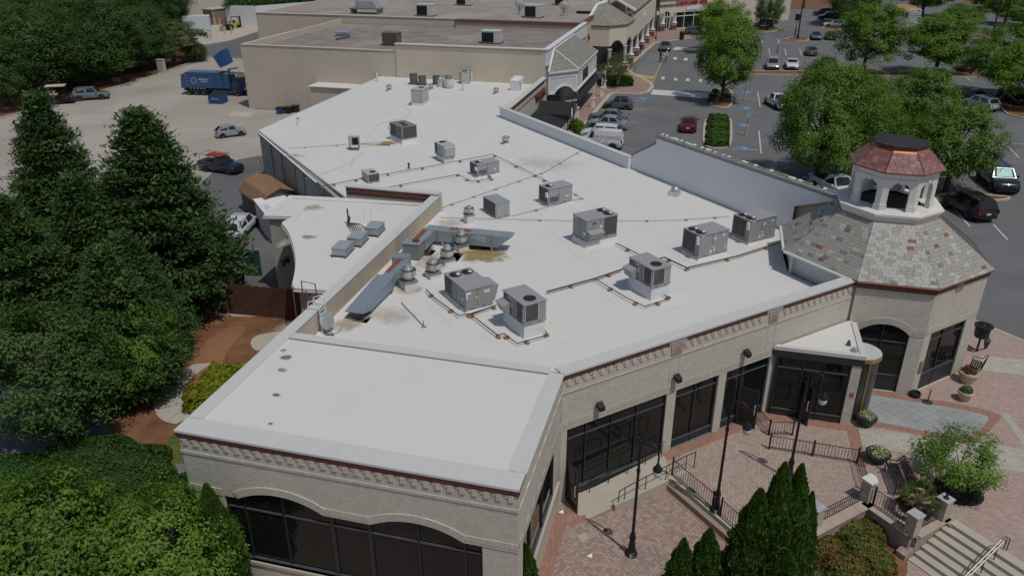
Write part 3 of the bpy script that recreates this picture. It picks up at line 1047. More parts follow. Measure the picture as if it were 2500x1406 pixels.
def voussoirs(mb, arch, depth=.30, proud=.04, bw=.075):
    (s0, z0), (s1, z1) = arch[0], arch[-1]
    mid = arch[len(arch) // 2]
    wv, h = (s1 - s0) / 2, mid[1] - z0
    R_ = (wv * wv + h * h) / (2 * h); c = (s0 + s1) / 2; cz = mid[1] - R_
    a = math.asin(wv / R_)
    n = int(2 * a * (R_ + depth / 2) / bw)
    for k in range(n):
        t0 = -a + 2 * a * (k + .06) / n; t1 = -a + 2 * a * (k + .94) / n
        pr = proud + (k * 7 % 5 - 2) * .0012
        q = [(c + r * math.sin(t), cz + r * math.cos(t)) for r, t in ((R_, t0), (R_, t1), (R_ + depth, t1), (R_ + depth, t0))]
        mb.add([(s, 0.0, z) for s, z in q] + [(s, pr, z) for s, z in q], [(4, 5, 6, 7), (0, 1, 5, 4), (1, 2, 6, 5), (2, 3, 7, 6), (3, 0, 4, 7)])


vs = MB().frame(*F1F)
voussoirs(vs, A1); voussoirs(vs, A2)
vs.build('arch_bricks', CREAM, MAIN, kind='stuff')
bd = MB().frame(*F1F)
bd.box(-.06, 0, 5.46, 12.13, .07, 5.635); bd.box(-.03, 0, 5.37, 12.10, .045, 5.455)
bd.build('red_brick_band', REDBRICK, MAIN)
for a, b in ((0.02, 5.35), (6.31, 11.05), (12.05, 17.12)):
    bd = MB().frame(*FAC)
    bd.box(a, 0, 5.43, b, .05, 5.635); bd.box(a + .05, 0, 5.36, b + (.05 if b < 17 else 0), .03, 5.425)
    bd.build('red_brick_band', REDBRICK, MAIN)
bd = MB().frame(*F2F)
bd.box(.0, 0, 5.55, 6.80, .05, 5.635)
bd.build('red_brick_band', REDBRICK, MAIN)
bd = MB().frame(*FAC)
for a, b in ((5.36, 6.30), (11.06, 12.04)):
    bd.box(a, 0, 5.55, b, .06, 5.635); bd.box(a, 0, 5.42, b, .045, 5.54)
bd.build('pier_cap_course', CREAM, MAIN)
dm = MB()
dm.box(-.09, 0, -.26, .09, .05, -.005); dm.box(-.20, 0, -.13, -.095, .028, -.005)
dmesh = dm.mesh('dentil', CREAM)
def dentils(fr, s0, s1, ztop, gaps=(), pitch=.4):
    s = s0
    az = rad(fr[2])
    t, n_ = Vector((math.sin(az), math.cos(az), 0)), Vector((math.cos(az), -math.sin(az), 0))
    while s < s1:
        if not any(a < s < b for a, b in gaps):
            o = link('dentil', dmesh, MAIN)
            p = Vector((fr[0], fr[1], ztop)) + t * s
            o.location = p - Vector(MAIN.location)
            o.rotation_euler = (0, 0, PI / 2 - az)
            o.scale = (1, -1, 1)
        s += pitch
dentils(F1F, 0.25, 12.0, 5.37)
dentils(FAC, 0.32, 17.0, 5.36, ((5.3, 6.3), (11.05, 12.05)))
MEDAL = plain('carved_medallion', (0.36, 0.27, 0.235), 0.85, var=0.12, scale=8)
def medallion(fr, s0, s1, z0, z1, parent):
    m = MB().frame(*fr)
    m.box(s0, 0, z0, s1, .03, z1)
    md = m.build('medallion', MEDAL, parent)
    r = MB().frame(*fr)
    for k in range(1, 6):
        rr = (s1 - s0) * .155 * k
        r.tube([(s0 + .06 + rr * math.sin(t) * .9 + .02, .035, z0 + .05 + rr * math.cos(t)) for t in np.linspace(-.25, 1.5, 9) if s0 + .06 + rr * math.sin(t) < s1 - .04 and z0 + .05 + rr * math.cos(t) < z1 - .03], .02, 5)
    r.build('swirl_relief', plain('carved_medallion_ridge', (0.43, 0.34, 0.30), 0.85), md)
medallion(FAC, 5.50, 6.12, 4.79, 5.40, MAIN)
medallion(FAC, 11.25, 11.85, 4.79, 5.40, MAIN)
pj = MB().frame(*FAC)
for s in (5.52, 6.02, 11.3, 11.8):
    pj.box(s - .008, 0, 3.4, s + .008, .004, 4.7)
pj.build('pier_joint', plain('dark_brick_joint', (0.34, 0.30, 0.24), .9), MAIN)  # dark lines along the brick pier edges

storefront(MAIN, F1F, 1.35, 10.87, .25, 3.1, [2.08, 3.6, 5.45, 6.85, 8.62, 10.25], [2.6], panel=0.05, wide=(3, 4), outline=F1_TOP)
m = MB().frame(*F1F)
m.box(1.3, -.3, .12, 10.92, .07, .25)
m.build('window_sill', PALECONC, MAIN)
storefront(MAIN, F2F, .64, 5.62, .72, 2.97, [1.76, 3.74], [], panel=0.05, depth=.07)
m = MB().frame(*F2F)
m.box(0.5, -.05, .44, 6.6, .10, .715)
m.build('window_sill', PALECONC, MAIN)
storefront(MAIN, FAC, .33, 5.52, LOW + .02, 2.97, [1.30, 2.6, 3.93], [2.44], panel=.42, skip=(), depth=.10)
storefront(MAIN, FAC, 6.04, 8.55, G, 2.97, [7.25], [2.50], panel=.36, depth=.16)
storefront(MAIN, FAC, 9.02, 11.79, G, 2.97, [10.1], [2.44], panel=.36, depth=.16)

def door_leaf(fr, s, ang, w_, z0, h, parent, label=None):
    a = rad(fr[2])
    t = Vector((math.sin(a), math.cos(a), 0)); o = Vector((fr[0], fr[1], 0)) + t * s
    m = MB().frame(o.x, o.y, fr[2] + ang)
    for x0, x1, za, zb in ((0, .07, 0, h), (w_ - .07, w_, 0, h), (.07, w_ - .07, 0, .2), (.07, w_ - .07, h - .08, h), (.07, w_ - .07, 1.0, 1.07)):
        m.box(x0, -.02, z0 + za, x1, .02, z0 + zb)
    d = m.build('door', BRONZE, parent, label=label)
    p = MB().frame(o.x, o.y, fr[2] + ang)
    p.box(.07, -.004, z0 + .2, w_ - .07, .004, z0 + h - .08)
    p.build('pane', GLASS, d)
    hnd = MB().frame(o.x, o.y, fr[2] + ang)
    hnd.tube([(w_ - .12, .03, z0 + .8), (w_ - .12, .08, z0 + .82), (w_ - .12, .08, z0 + 1.3), (w_ - .12, .03, z0 + 1.32)], .014, 6)
    hnd.build('handle', WHITEPAINT, d)
    return d
door_leaf(FAC, .40, 95, .95, LOW + .02, 2.05, MAIN, 'black door swung open with a white pull bar')
door_leaf(FAC, 10.05, 62, .92, G, 2.1, MAIN, 'black glazed door standing open')

rp = [(-16.2, 25.45), (-4.75, 25.45), (7.2, 37.35), (4.6, 39.9), (4.4, 43.7), (5.2, 45.8), (-5.7, 56.72), (-18.62, 69.65), (-18.75, 86.2), (-38.45, 86.5), (-38.72, 59.9), (-22.6, 44.6), (-16.2, 44.2)]
rf = MB().prism(rp, ROOF - .3, ROOF)
rf.build('main_roof', MEMBRANE, MAIN)
re_ = MB()
strip(re_, [(-38.5, 86.4), (-38.66, 59.88), (-22.6, 44.55)], .16, ROOF - .16, ROOF + .03)
re_.build('roof_edge', CAPMETAL, MAIN)
fb = MB().prism([(-16.25, 18.75), (-4.95, 18.75), (-4.95, 25.05), (-16.25, 25.05)], CAP - .4, CAP - .05)
fb.build('front_roof', MEMBRANE_CLEAN, MAIN)
def coping(a, b, w_in, w_out, z=CAP, th=.055, mat=CAPMETAL, name='coping', edge=True):
    a, b = Vector(a), Vector(b)
    az = math.degrees(math.atan2(b.x - a.x, b.y - a.y)); L = (b - a).length
    m = MB().frame(a.x, a.y, az)
    m.box(0, -w_in, z - th, L, w_out, z)
    if edge:
        m.box(0, w_out, z - th - .035, L, w_out + .012, z - .012, 1)
    return m.build(name, [mat, CAPEDGE], MAIN)
coping((-16.72, 18.36), (-4.55, 18.36), .72, .09)
coping((-4.6, 19.1), (-4.6, 25.20), .52, .07)
coping((-4.61, 25.19), (7.40, 37.2), .50, .09)
coping((-16.67, 44.0), (-16.67, 19.1), .50, .06)
coping((-5.12, 25.5), (-16.15, 25.5), .40, .06, z=CAP - .004)
m = MB().frame(-16.2, 25.34, 90)
m.box(0, -.30, ROOF - .02, 11.4, .0, CAP - .06)
m.build('inner_parapet', CURBWHITE, MAIN)
m = MB().frame(-4.61, 25.19, 45)
m.box(.3, -.45, ROOF - .02, 17.0, -.352, CAP - .06)
m.build('inner_parapet', CURBWHITE, MAIN)
tw = MB().box(-16.65, 18.72, ROOF - .4, -16.2, 44.0, CAP - .058)
tw.build('tan_parapet_wall', TAN, MAIN)
tw = MB().box(-16.197, 25.7, ROOF, -16.12, 43.95, ROOF + .13)
tw.add([(-16.12, 25.7, ROOF + .13), (-16.12, 43.9, ROOF + .13), (-15.98, 43.9, ROOF + .002), (-15.98, 25.7, ROOF + .002)], [(0, 3, 2, 1)])
tw.build('wall_flashing', MEMBRANE_CLEAN, MAIN)
lw = MB().frame(-16.67, 44.0, 180)
lw.box(0, -.01, ZB, 25.64, .0, CAP - .058)
lw.build('left_wall', CREAM, MAIN)
rw = MB().frame(-22.6, 43.9, 90)
rw.box(0, -.35, ROOF - 1, 6.45, 0, CAP + .10)
rw.build('return_parapet', CREAM, MAIN)
rw = MB().frame(-22.6, 43.9, 90)
rw.box(.05, 0, CAP - .30, 6.0, .06, CAP + .02); rw.box(.1, 0, CAP - .40, 6.0, .03, CAP - .305)
rw.build('red_brick_band', REDBRICK, MAIN)
coping((-22.65, 43.9), (-16.2, 43.9), .40, .10, z=CAP + .16)
bw = MB().frame(-38.7, 59.9, 135)
bw.box(0, -.3, ZB, 22.2, 0, ROOF - .16)
bw.build('rear_wall', GREYWALL, MAIN)
bw = MB().box(-38.69, 60.0, ZB, -38.4, 86.6, ROOF - .16)
bw.build('rear_side_wall', GREYWALL, MAIN)
pi_ = MB().frame(-38.7, 59.9, 135)
for s in (3.6, 6.9, 10.6, 13.0, 17.5):
    pi_.box(s, 0, ZB, s + .28, .07, ROOF - .18)
pi_.build('wall_pilaster', plain('dark_grey_pilaster', (0.22, 0.22, 0.215), .8), MAIN)
gt = MB().frame(-38.7, 59.9, 135)
gt.box(-.05, .0, ROOF - .30, 16.6, .13, ROOF - .17); gt.box(-.05, .02, ROOF - .168, 16.6, .14, ROOF - .14, 1)
gt.build('gutter', [plain('dark_gutter', (0.12, 0.12, 0.12), .6), WHITEPAINT], MAIN)

SCR = (-19.26 * 0 - 5.7, 56.75, 135)
lowp_ = MB().frame(-19.32, 70.37, 135)
lowp_.box(0, 0, ROOF - .02, 19.35, .30, 5.42)
lowp_.build('rear_parapet', plain('pale_blue_white_membrane', (0.74, 0.75, 0.76), .6, var=.02), MAIN)
m = MB().frame(-19.40, 70.45, 135)
m.box(0, -.08, 5.424, 19.5, .42, 5.49); m.box(.0, -.09, 5.33, 19.5, -.082, 5.48, 1)
m.build('coping', [CAPMETAL, CAPEDGE], MAIN)
sw = MB().frame(-5.7, 56.75, 135)
sw.wall(0, 15.9, ROOF - .02, 7.5, .04, outline=[(0.0, ROOF - .02), (15.2, ROOF - .02), (15.2, 6.2), (18.1, 7.42), (2.67, 7.46), (2.62, 7.0), (0.05, 5.50)])
sw.build('screen_wall_lining', plain('white_screen_membrane', (0.77, 0.775, 0.78), .6, var=.015, scale=.4), MAIN)
sw = MB().frame(-5.7, 56.75, 135)
sw.wall(0, 18, ROOF, 7.5, .35, outline=[(0.0, ROOF - .02), (15.4, ROOF - .02), (18.25, 7.46), (2.57, 7.53), (2.52, 7.06), (-0.08, 5.52)])
o = sw.build('screen_wall', TAN, MAIN)
o.location += Vector((.707, .707, 0)) * .36
ridge = MB().frame(-5.7, 56.75, 135)
ridge.box(2.55, -.42, 7.47, 18.3, .0 - .02, 7.60); ridge.box(2.55, -.02, 7.40, 18.3, .02, 7.565, 1)
ridge.build('ridge_flashing', [plain('weathered_ridge', (0.22, 0.215, 0.19), .9, var=.3, scale=3), plain('grey_ridge_edge', (0.25, 0.27, 0.285), .6)], MAIN)
rs = MB().frame(-5.7, 56.75, 135)
rs.add([(0.0, -.30, 5.50), (2.6, -.30, 7.05), (2.6, .02, 7.05), (0.0, .02, 5.50), (0.0, -.30, 5.62), (2.6, -.30, 7.17), (2.6, .02, 7.17), (0.0, .02, 5.62)],
       [(0, 3, 2, 1), (4, 5, 6, 7), (0, 1, 5, 4), (1, 2, 6, 5), (2, 3, 7, 6), (3, 0, 4, 7)])
rs.build('sloped_coping', MATS['grey_ridge_edge'], MAIN)
for k in range(62):
    s = 2.65 + k * .25
    if RND.random() < .12:
        continue
    m = MB()
    ww, hh = .2 + RND.random() * .06, .10 + RND.random() * .12
    m.frame(-5.7, 56.75, 135)
    b0 = -.36 + RND.random() * .04
    z0 = 7.60 + RND.random() * .02
    m.add([(s, b0, z0), (s + ww, b0, z0 + RND.random() * .02), (s + ww, b0 - .13, z0 + hh * .35), (s, b0 - .13, z0 + hh * .4), (s, b0, z0 + .02), (s + ww, b0, z0 + .025), (s + ww * .8, b0 - .13, z0 + hh * .5), (s, b0 - .13, z0 + hh * .5)],
          [(0, 3, 2, 1), (4, 5, 6, 7), (0, 1, 5, 4), (1, 2, 6, 5), (2, 3, 7, 6), (3, 0, 4, 7)])
    m.build('ridge_slate', OFFWHITE if RND.random() < .45 else MATS['weathered_ridge'], MAIN)
mans = MB().frame(-5.7, 56.75, 135)                       # slate slope facing the car park
mans.add([(2.5, -.40, 7.48), (18.3, -.40, 7.48), (19.2, -2.6, 4.3), (2.5, -2.6, 4.3), (2.5, -.40, 4.3), (18.3, -.40, 4.3)], [(0, 3, 2, 1), (0, 4, 3), (1, 2, 5), (0, 1, 5, 4), (4, 5, 2, 3)])
mans.build('mansard_slope', MATS['weathered_ridge'], MAIN)
mans = MB().frame(-19.3, 70.35, 135)
mans.box(0.3, -.9, ZB, 37.5, -.5, 4.6)
mans.build('street_wall', CREAM, MAIN)
cw_ = MB().frame(-18.65, 69.7, 0)
cw_.box(0, -.3, G, 15.9, 0, 5.36)
cw_.build('court_wall', CREAM, MAIN)
cb = MB().frame(-18.65, 69.7, 0)
cb.box(.1, 0, 5.16, 15.9, .06, 5.34); cb.box(.1, 0, 4.42, 15.9, .03, 4.5)
for k in range(38):
    cb.box(.4 + k * .4, 0, 4.95, .58 + k * .4, .05, 5.08)
cb.build('red_brick_band', [REDBRICK], MAIN)
coping((-18.65, 70.0), (-18.65, 85.9), .42, .16, z=5.47)
lt = MB().box(-46.6, 84.0, ZB, -38.7, 86.3, 3.42)
lt.build('lean_to_wall', BEIGE, MAIN)
lt = MB().box(-46.8, 83.8, 3.42, -38.72, 86.4, 3.50)
lt.build('lean_to_roof', MEMBRANE, MAIN)

ANX = 5.2
curve = [(u, v) for u, v, _ in smooth_path([(728, 697, 0), (737, 650, 0), (733, 610, 0), (718, 566, 0), (700, 543, 0)], 5)]
an = [tuple(at(u, v, ANX).xy) for u, v in curve + [(725, 525), (655, 525), (710, 480), (858, 488)]]
an = an + [(-16.7, 43.55), (-16.7, an[0][1])]
an_ccw = an[::-1]
m = MB().prism(an_ccw, ZB, ANX - .10)
m.build('annex_wall', TAUPEWALL, MAIN)
cx_, cy_ = sum(p[0] for p in an) / len(an), sum(p[1] for p in an) / len(an)
ins = [(p[0] + (cx_ - p[0]) * .035, p[1] + (cy_ - p[1]) * .035) for p in an_ccw]
m = MB().prism(ins, ANX - .25, ANX - .075)
m.build('annex_roof', MEMBRANE, MAIN)
m = MB()
strip(m, an_ccw, .62, ANX - .14, ANX, 0, True)
m.build('annex_coping', MEMBRANE_CLEAN, MAIN)
m = MB()
strip(m, an_ccw, .74, ANX - .19, ANX - .145, 0, True)
m.build('annex_fascia', CAPEDGE, MAIN)

V1, V2, V3 = (3.98, 33.62), (7.62, 33.62), (7.5, 37.2)
m = MB().prism([(3.86, 33.5), (7.74, 33.5), (7.74, 37.05), (7.45, 37.12)], 3.42, 3.50)
m.build('vestibule_roof', MEMBRANE, MAIN)
m = MB()
m.prism([(3.80, 33.46), (7.80, 33.46), (7.80, 36.9), (7.55, 36.9), (7.55, 33.72), (3.98, 33.72)], 3.38, 3.56)
m.build('vestibule_rim', CAPMETAL, MAIN)
m = MB()
m.prism([(3.83, 33.48), (7.78, 33.48), (7.78, 37.0), (7.46, 37.05)], 3.02, 3.376)
m.build('vestibule_fascia', DARKPANEL, MAIN)
storefront(MAIN, (3.98, 33.60, 90), .10, 3.30, G, 3.02, [1.25, 2.15], [2.45], panel=.34, depth=.0)
m = MB().box(7.30, 33.52, G, 7.72, 33.95, 3.015)
m.build('vestibule_pier', CREAM, MAIN)
m = MB().box(7.45, 33.5, 1.35, 7.62, 33.519, 1.58)
m.build('alarm_box', plain('red_alarm', (0.42, 0.07, 0.12), .5), MAIN)
door_leaf((3.98, 33.60, 90), 1.30, 55, .85, G, 2.1, MAIN)
GOLD = plain('brass_band', (0.48, 0.33, 0.13), 0.35, metal=.6)
m = MB().lathe([(.001, 2.90), (.86, 2.90), (.88, 2.92), (.88, 3.12), (.84, 3.14)], (7.88, 34.85, 0), 28)
drum = m.build('revolving_door_canopy', GOLD, MAIN, True)
MB().lathe([(.84, 3.141), (.001, 3.16)], (7.88, 34.85, 0), 28).build('canopy_top', plain('pale_grey_canopy', (0.50, 0.51, 0.51), .5), drum)
m = MB()
for k in range(18):
    t0, t1 = -PI / 2 + PI * k / 18, -PI / 2 + PI * (k + 1) / 18
    m.poly([(7.88 + .8 * math.cos(t0), 34.85 + .8 * math.sin(t0), G), (7.88 + .8 * math.cos(t1), 34.85 + .8 * math.sin(t1), G), (7.88 + .8 * math.cos(t1), 34.85 + .8 * math.sin(t1), 2.9), (7.88 + .8 * math.cos(t0), 34.85 + .8 * math.sin(t0), 2.9)])
m.build('curved_glass', glass_mat('grey_curved_glass', (.05, .055, .055), .03, .6), drum)
m = MB()
for t in (-1.2, 0.15, 1.3):
    m.cyl((7.88 + .82 * math.cos(t), 34.85 + .82 * math.sin(t), G), (7.88 + .82 * math.cos(t), 34.85 + .82 * math.sin(t), 2.9), .035, n=8)
m.build('door_post', GOLD, drum)
m = MB().lathe([(.001, .12), (.14, .10), (.15, 0), (.15, -.05)], (7.35, 34.0, 3.56), 12)
m.build('roof_drain', GALV, MAIN)
m = MB().taper((7.15, 34.5), 3.5, 3.78, .22, .16, .08, .06)
m.build('roof_scupper', plain('dark_scupper', (.08, .08, .08), .6), MAIN)

TWR = thing('corner_tower', 'octagonal slate-roofed corner tower topped by an open white cupola', 'tower', (9.2, 41.8, G))
OCT = [(7.5, 37.1), (11.0, 37.1), (14.0, 40.1), (14.0, 43.6), (11.0, 46.6), (7.5, 46.6), (4.5, 43.6), (4.5, 40.1)]
arC = arch_pts(.49, 2.83, 3.05, 3.56)
m = MB().frame(7.5, 37.1, 90)
m.wall(0, 3.5, ZB, 5.62, .35, [[(.49, G)] + arC + [(2.83, G)]])
m.build('front_wall', CREAM, TWR)
m = MB().frame(11.0, 37.1, 45)
m.wall(0, 4.24, ZB, 5.62, .35, [[(.52, G), (.52, 3.15), (3.38, 3.15), (3.38, G)]])
m.build('side_wall', CREAM, TWR)
for i in (2, 3, 4):
    a, b = Vector(OCT[i]), Vector(OCT[i + 1])
    az = math.degrees(math.atan2(b.x - a.x, b.y - a.y))
    m = MB().frame(a.x, a.y, az)
    m.box(0, -.35, ZB, (b - a).length, 0, 5.62)
    m.build('rear_wall', CREAM, TWR)
for i in (6, 7):
    a, b = Vector(OCT[i]), Vector(OCT[(i + 1) % 8])
    az = math.degrees(math.atan2(b.x - a.x, b.y - a.y))
    m = MB().frame(a.x, a.y, az)
    m.box(.05, -.3, ROOF - .1, (b - a).length - .05, -.2, 5.55)
    m.build('roof_side_wall', CURBWHITE, TWR)
storefront(TWR, (7.5, 37.1, 90), .49, 2.83, G, 3.05, [1.62], [2.58], panel=.88, outline=arC)
storefront(TWR, (11.0, 37.1, 45), .52, 3.38, G, 3.15, [1.70], [2.66], panel=.92)
vs = MB().frame(7.5, 37.1, 90)
voussoirs(vs, arC, .34, .04)
vs.build('arch_bricks', CREAM, TWR, kind='stuff')
m = MB().frame(7.5, 37.1, 90)
m.box(2.85, 0, 3.05, 3.5, .02, 3.40); m.box(.03, 0, 3.05, .47, .02, 3.4); m.box(.0, 0, 5.26, 3.5, .045, 5.34)
m.frame(11.0, 37.1, 45)
m.box(0.02, 0, 3.155, 4.2, .014, 3.5)
m.build('soldier_course', CREAM_SOLDIER, TWR)
m = MB().frame(7.5, 37.1, 90)
m.box(-.0, 0, 5.40, 3.55, .06, 5.62); m.box(-.0, 0, 5.345, 3.53, .035, 5.395)
m.frame(11.0, 37.1, 45)
m.box(.03, 0, 5.40, 1.58, .06, 5.62); m.box(2.26, 0, 5.40, 4.3, .06, 5.62)
m.build('red_brick_band', REDBRICK, TWR)
medallion((11.0, 37.1, 45), 1.62, 2.24, 5.10, 5.60, TWR)
m = MB().frame(11.0, 37.1, 45)
m.box(.16, 0, .95, .42, .03, 1.62)
m.build('plaque', plain('bronze_plaque', (.16, .14, .10), .5), TWR)
TC = Vector((9.15, 41.75))
def oct_ring(scale_to, c=TC, base=OCT):
    out = []
    for p in base:
        d = Vector(p) - Vector((9.25, 41.85))
        out.append(c + d * scale_to)
    return out
def reg(r, c, n=8, ph=-112.5):
    return [Vector((c.x + r * math.cos(rad(ph + 45 * k)), c.y + r * math.sin(rad(ph + 45 * k)))) for k in range(n)]
CC = Vector((9.05, 41.6))
eave = [Vector(p) + (Vector(p) - Vector((9.25, 41.85))).normalized() * .20 for p in OCT]
top8 = reg(2.50, CC)
ZE, ZT = 5.74, 7.92
m = MB()
for k in range(8):
    a, b, c, d = eave[k], eave[(k + 1) % 8], top8[(k + 1) % 8], top8[k]
    m.add([(a.x, a.y, ZE), (b.x, b.y, ZE), (c.x, c.y, ZT), (d.x, d.y, ZT)], [(0, 1, 2, 3)])
m.add([(p.x, p.y, ZE - .02) for p in eave], [tuple(range(8))[::-1]])
m.build('roof_deck', plain('slate_underlay', (.10, .10, .10), .9), TWR)
SLC = {'grey': (.34, .335, .30), 'palegrey': (.44, .435, .41), 'green': (.325, .335, .285), 'tan': (.35, .31, .255), 'brown': (.30, .235, .185), 'red': (.24, .10, .075), 'dark': (.20, .20, .205)}
SLM = {}
for k, c in SLC.items():
    mm = MB().box(-.5, -.5, 0, .5, .5, .018)
    SLM[k] = mm.mesh('slate', plain('slate_' + k, c, .72, var=.14, scale=9, fine=.1, spec=.45))
slates = []
WTS = {0: (['palegrey', 'grey', 'green', 'tan', 'red', 'dark'], [60, 26, 6, 5, 1.5, 1]), 7: (['grey', 'green', 'palegrey', 'tan', 'brown', 'dark', 'red'], [40, 26, 8, 14, 7, 6, 3]), 1: (['green', 'grey', 'palegrey', 'tan', 'dark', 'red'], [42, 34, 10, 9, 6, 2])}
def slate_face(a, b, c, d, z0, z1, row, wd, wt, store, off=.012):
    """a,b eave; d,c top: lay staggered slates on the trapezoid"""
    A, B, C_, D = (Vector((p.x, p.y, z)) for p, z in ((a, z0), (b, z0), (c, z1), (d, z1)))
    up = ((C_ + D) / 2 - (A + B) / 2); Ls = up.length
    t = (B - A).normalized(); n_ = t.cross(up.normalized())
    if n_.z < 0:
        n_ = -n_
    nr = int(Ls / row)
    for r in range(nr):
        f0, f1 = r / nr, (r + 1) / nr
        fm = (f0 + f1) / 2
        L, R_ = A.lerp(D, fm), B.lerp(C_, fm)
        wtot = (R_ - L).length
        x = -wd * (.5 if r % 2 else 0)
        while x < wtot - .03:
            w_ = wd * (0.86 + RND.random() * .28)
            x0, x1 = max(x, 0.0), min(x + w_, wtot)
            if x1 - x0 > .05:
                tt = (R_ - L).normalized()
                p = L + tt * ((x0 + x1) / 2) + n_ * (off + .006)
                store.append((p, tt, up.normalized(), n_, x1 - x0 - .012, Ls / nr * 1.0 - .010, RND.choices(wt[0], wt[1])[0]))
            x += w_
for k in range(8):
    if k in (2, 3, 4):
        continue
    slate_face(eave[k], eave[(k + 1) % 8], top8[(k + 1) % 8], top8[k], ZE, ZT, .185, .34, WTS.get(k, WTS[7]), slates)
cpos = Vector((0, 0, CAMZ))
def vis(s):
    v = cpos - s[0]
    return -(s[3].dot(v.normalized())) * s[4] / v.length
slates.sort(key=vis)
def lay(store, mesh_of, parent, limit, name, seed=3):
    R2 = random.Random(seed)
    rest = {}
    for i, (p, t, u, n_, w_, h_, kind) in enumerate(store):
        tilt = (R2.random() - .3) * .03
        nn = (n_ + u * (-.045 + tilt)).normalized()
        uu = nn.cross(t).normalized()
        if uu.dot(u) < 0:
            uu = -uu
        M = Matrix(((t.x * w_, uu.x * h_, nn.x, p.x), (t.y * w_, uu.y * h_, nn.y, p.y), (t.z * w_, uu.z * h_, nn.z, p.z), (0, 0, 0, 1)))
        if i < limit:
            o = link(name, mesh_of[kind], parent)
            o.matrix_local = Matrix.Translation(-Vector(parent.location)) @ M
        else:
            rest.setdefault(kind, MB()).mat4(M).box(-.5, -.5, 0, .5, .5, .018)
    return rest
rest = lay(slates, SLM, TWR, 300, 'slate')
allm, allmi, mats_ = MB(), [], []
for i, (k, mb) in enumerate(rest.items()):
    allm.M = None
    allm.add(mb.v, mb.f, i)
    mats_.append(SLM[k].materials[0])
if mats_:
    allm.build('slates_beyond', mats_, TWR, kind='stuff')
m = MB()
for k in range(8):
    a, d = eave[k], top8[k]
    A, D = Vector((a.x, a.y, ZE + .02)), Vector((d.x, d.y, ZT + .02))
    nseg = 13
    for i in range(nseg):
        p, q = A.lerp(D, i / nseg), A.lerp(D, (i + .96) / nseg)
        for s in (-1, 1):
            nb = eave[(k + s) % 8]
            side = (Vector((nb.x, nb.y, ZE)) - Vector((a.x, a.y, ZE))).normalized() * .24
            z = Vector((0, 0, .022))
            m.add([p, q, q + side + z * .3, p + side + z * .3, p + z, q + z, q + side + z, p + side + z], [(0, 3, 2, 1), (4, 5, 6, 7), (0, 1, 5, 4), (2, 3, 7, 6), (3, 0, 4, 7), (1, 2, 6, 5)])
m.build('hip_slates', plain('hip_slate', (.17, .17, .15), .75, var=.25, scale=5), TWR, kind='stuff')
m = MB()
for k in (6, 7):
    a, b = eave[k], eave[(k + 1) % 8]
    d = (b - a).normalized(); q = Vector((d.y, -d.x)) * .09
    m.tube([(a.x + q.x, a.y + q.y, ZE - .05), (b.x + q.x - d.x * .25, b.y + q.y - d.y * .25, ZE - .05)], .085, 8)
m.build('gutter', OFFWHITE, TWR)
m = MB()
for k in (0, 1, 2):
    a, b = eave[k], eave[(k + 1) % 8]
    m.tube([(a.x, a.y, ZE - .045), (b.x, b.y, ZE - .045)], .035, 6)
m.build('drip_edge', plain('aged_copper', (.20, .085, .05), .5, metal=.3), TWR)
m = MB()
m.box(4.62, 39.85, ROOF, 4.74, 39.97, 5.6)
m.build('downpipe', OFFWHITE, TWR)
COPPER = plain('copper_flashing', (.38, .155, .07), .45, metal=.35, var=.2, scale=3)
def ringwall(mb, r0, z0, r1, z1, mi=0, c=CC):
    a, b = reg(r0, c), reg(r1, c)
    mb.add([(p.x, p.y, z0) for p in a] + [(p.x, p.y, z1) for p in b], [(k, (k + 1) % 8, 8 + (k + 1) % 8, 8 + k) for k in range(8)], mi)
m = MB()
ringwall(m, 2.58, 7.86, 2.50, 7.98)
m.build('copper_apron', COPPER, TWR)
m = MB()
for r0, z0, r1, z1 in ((2.46, 7.9, 2.46, 8.12), (2.46, 8.12, 2.55, 8.16), (2.55, 8.16, 2.55, 8.26), (2.55, 8.26, 2.62, 8.30), (2.62, 8.30, 2.62, 8.40), (2.62, 8.40, 1.55, 8.47)):
    ringwall(m, r0, z0, r1, z1)
base = m.build('cupola_base', OFFWHITE, TWR)
m = MB()
m.prism([(p.x, p.y) for p in reg(1.95, CC)], 8.2, 8.36)
m.build('cupola_floor', plain('dark_cupola_floor', (.06, .05, .045), .9, var=.4, scale=3), TWR)
corn = reg(2.02, CC)
for k in range(8):
    a, b = corn[k], corn[(k + 1) % 8]
    az = math.degrees(math.atan2(b.x - a.x, b.y - a.y)); L = (b - a).length
    m = MB().frame(a.x, a.y, az)
    ar = arch_pts(.30, L - .30, 9.55, 9.86, 10)
    m.wall(0, L, 8.42, 10.35, .22, outline=[(0, 8.42), (.30, 8.42)] + ar + [(L - .30, 8.42), (L, 8.42), (L, 10.36), (0, 10.36)])
    m.box(.02, .0, 9.98, L - .02, .03, 10.03)
    m.box(L / 2 - .07, 0, 9.80, L / 2 + .07, .05, 10.02)
    m.box(-.01, 0, 10.24, L + .01, .06, 10.36)
    m.box(0, 0, 8.42, .32, .05, 8.74); m.box(L - .32, 0, 8.42, L, .05, 8.74)
    m.build('cupola_arch', OFFWHITE, TWR)
ev, tp = reg(2.26, CC), reg(1.42, CC)
m = MB()
ringwall(m, 2.2, 10.34, 1.38, 11.15)
ringwall(m, 2.27, 10.34, 2.27, 10.40)
m.add([(p.x, p.y, 10.345) for p in reg(2.26, CC)], [tuple(range(8))[::-1]])
m.build('cupola_roof_deck', plain('dark_red_edge', (.16, .055, .05), .6), TWR)
RSL = {}
for nme, c in (('a', (.27, .125, .11)), ('b', (.235, .10, .09)), ('c', (.31, .165, .15)), ('d', (.20, .085, .08))):
    RSL[nme] = MB().box(-.5, -.5, 0, .5, .5, .016).mesh('red_slate', plain('red_slate_' + nme, c, .6, var=.16, scale=7, spec=.5))
st = []
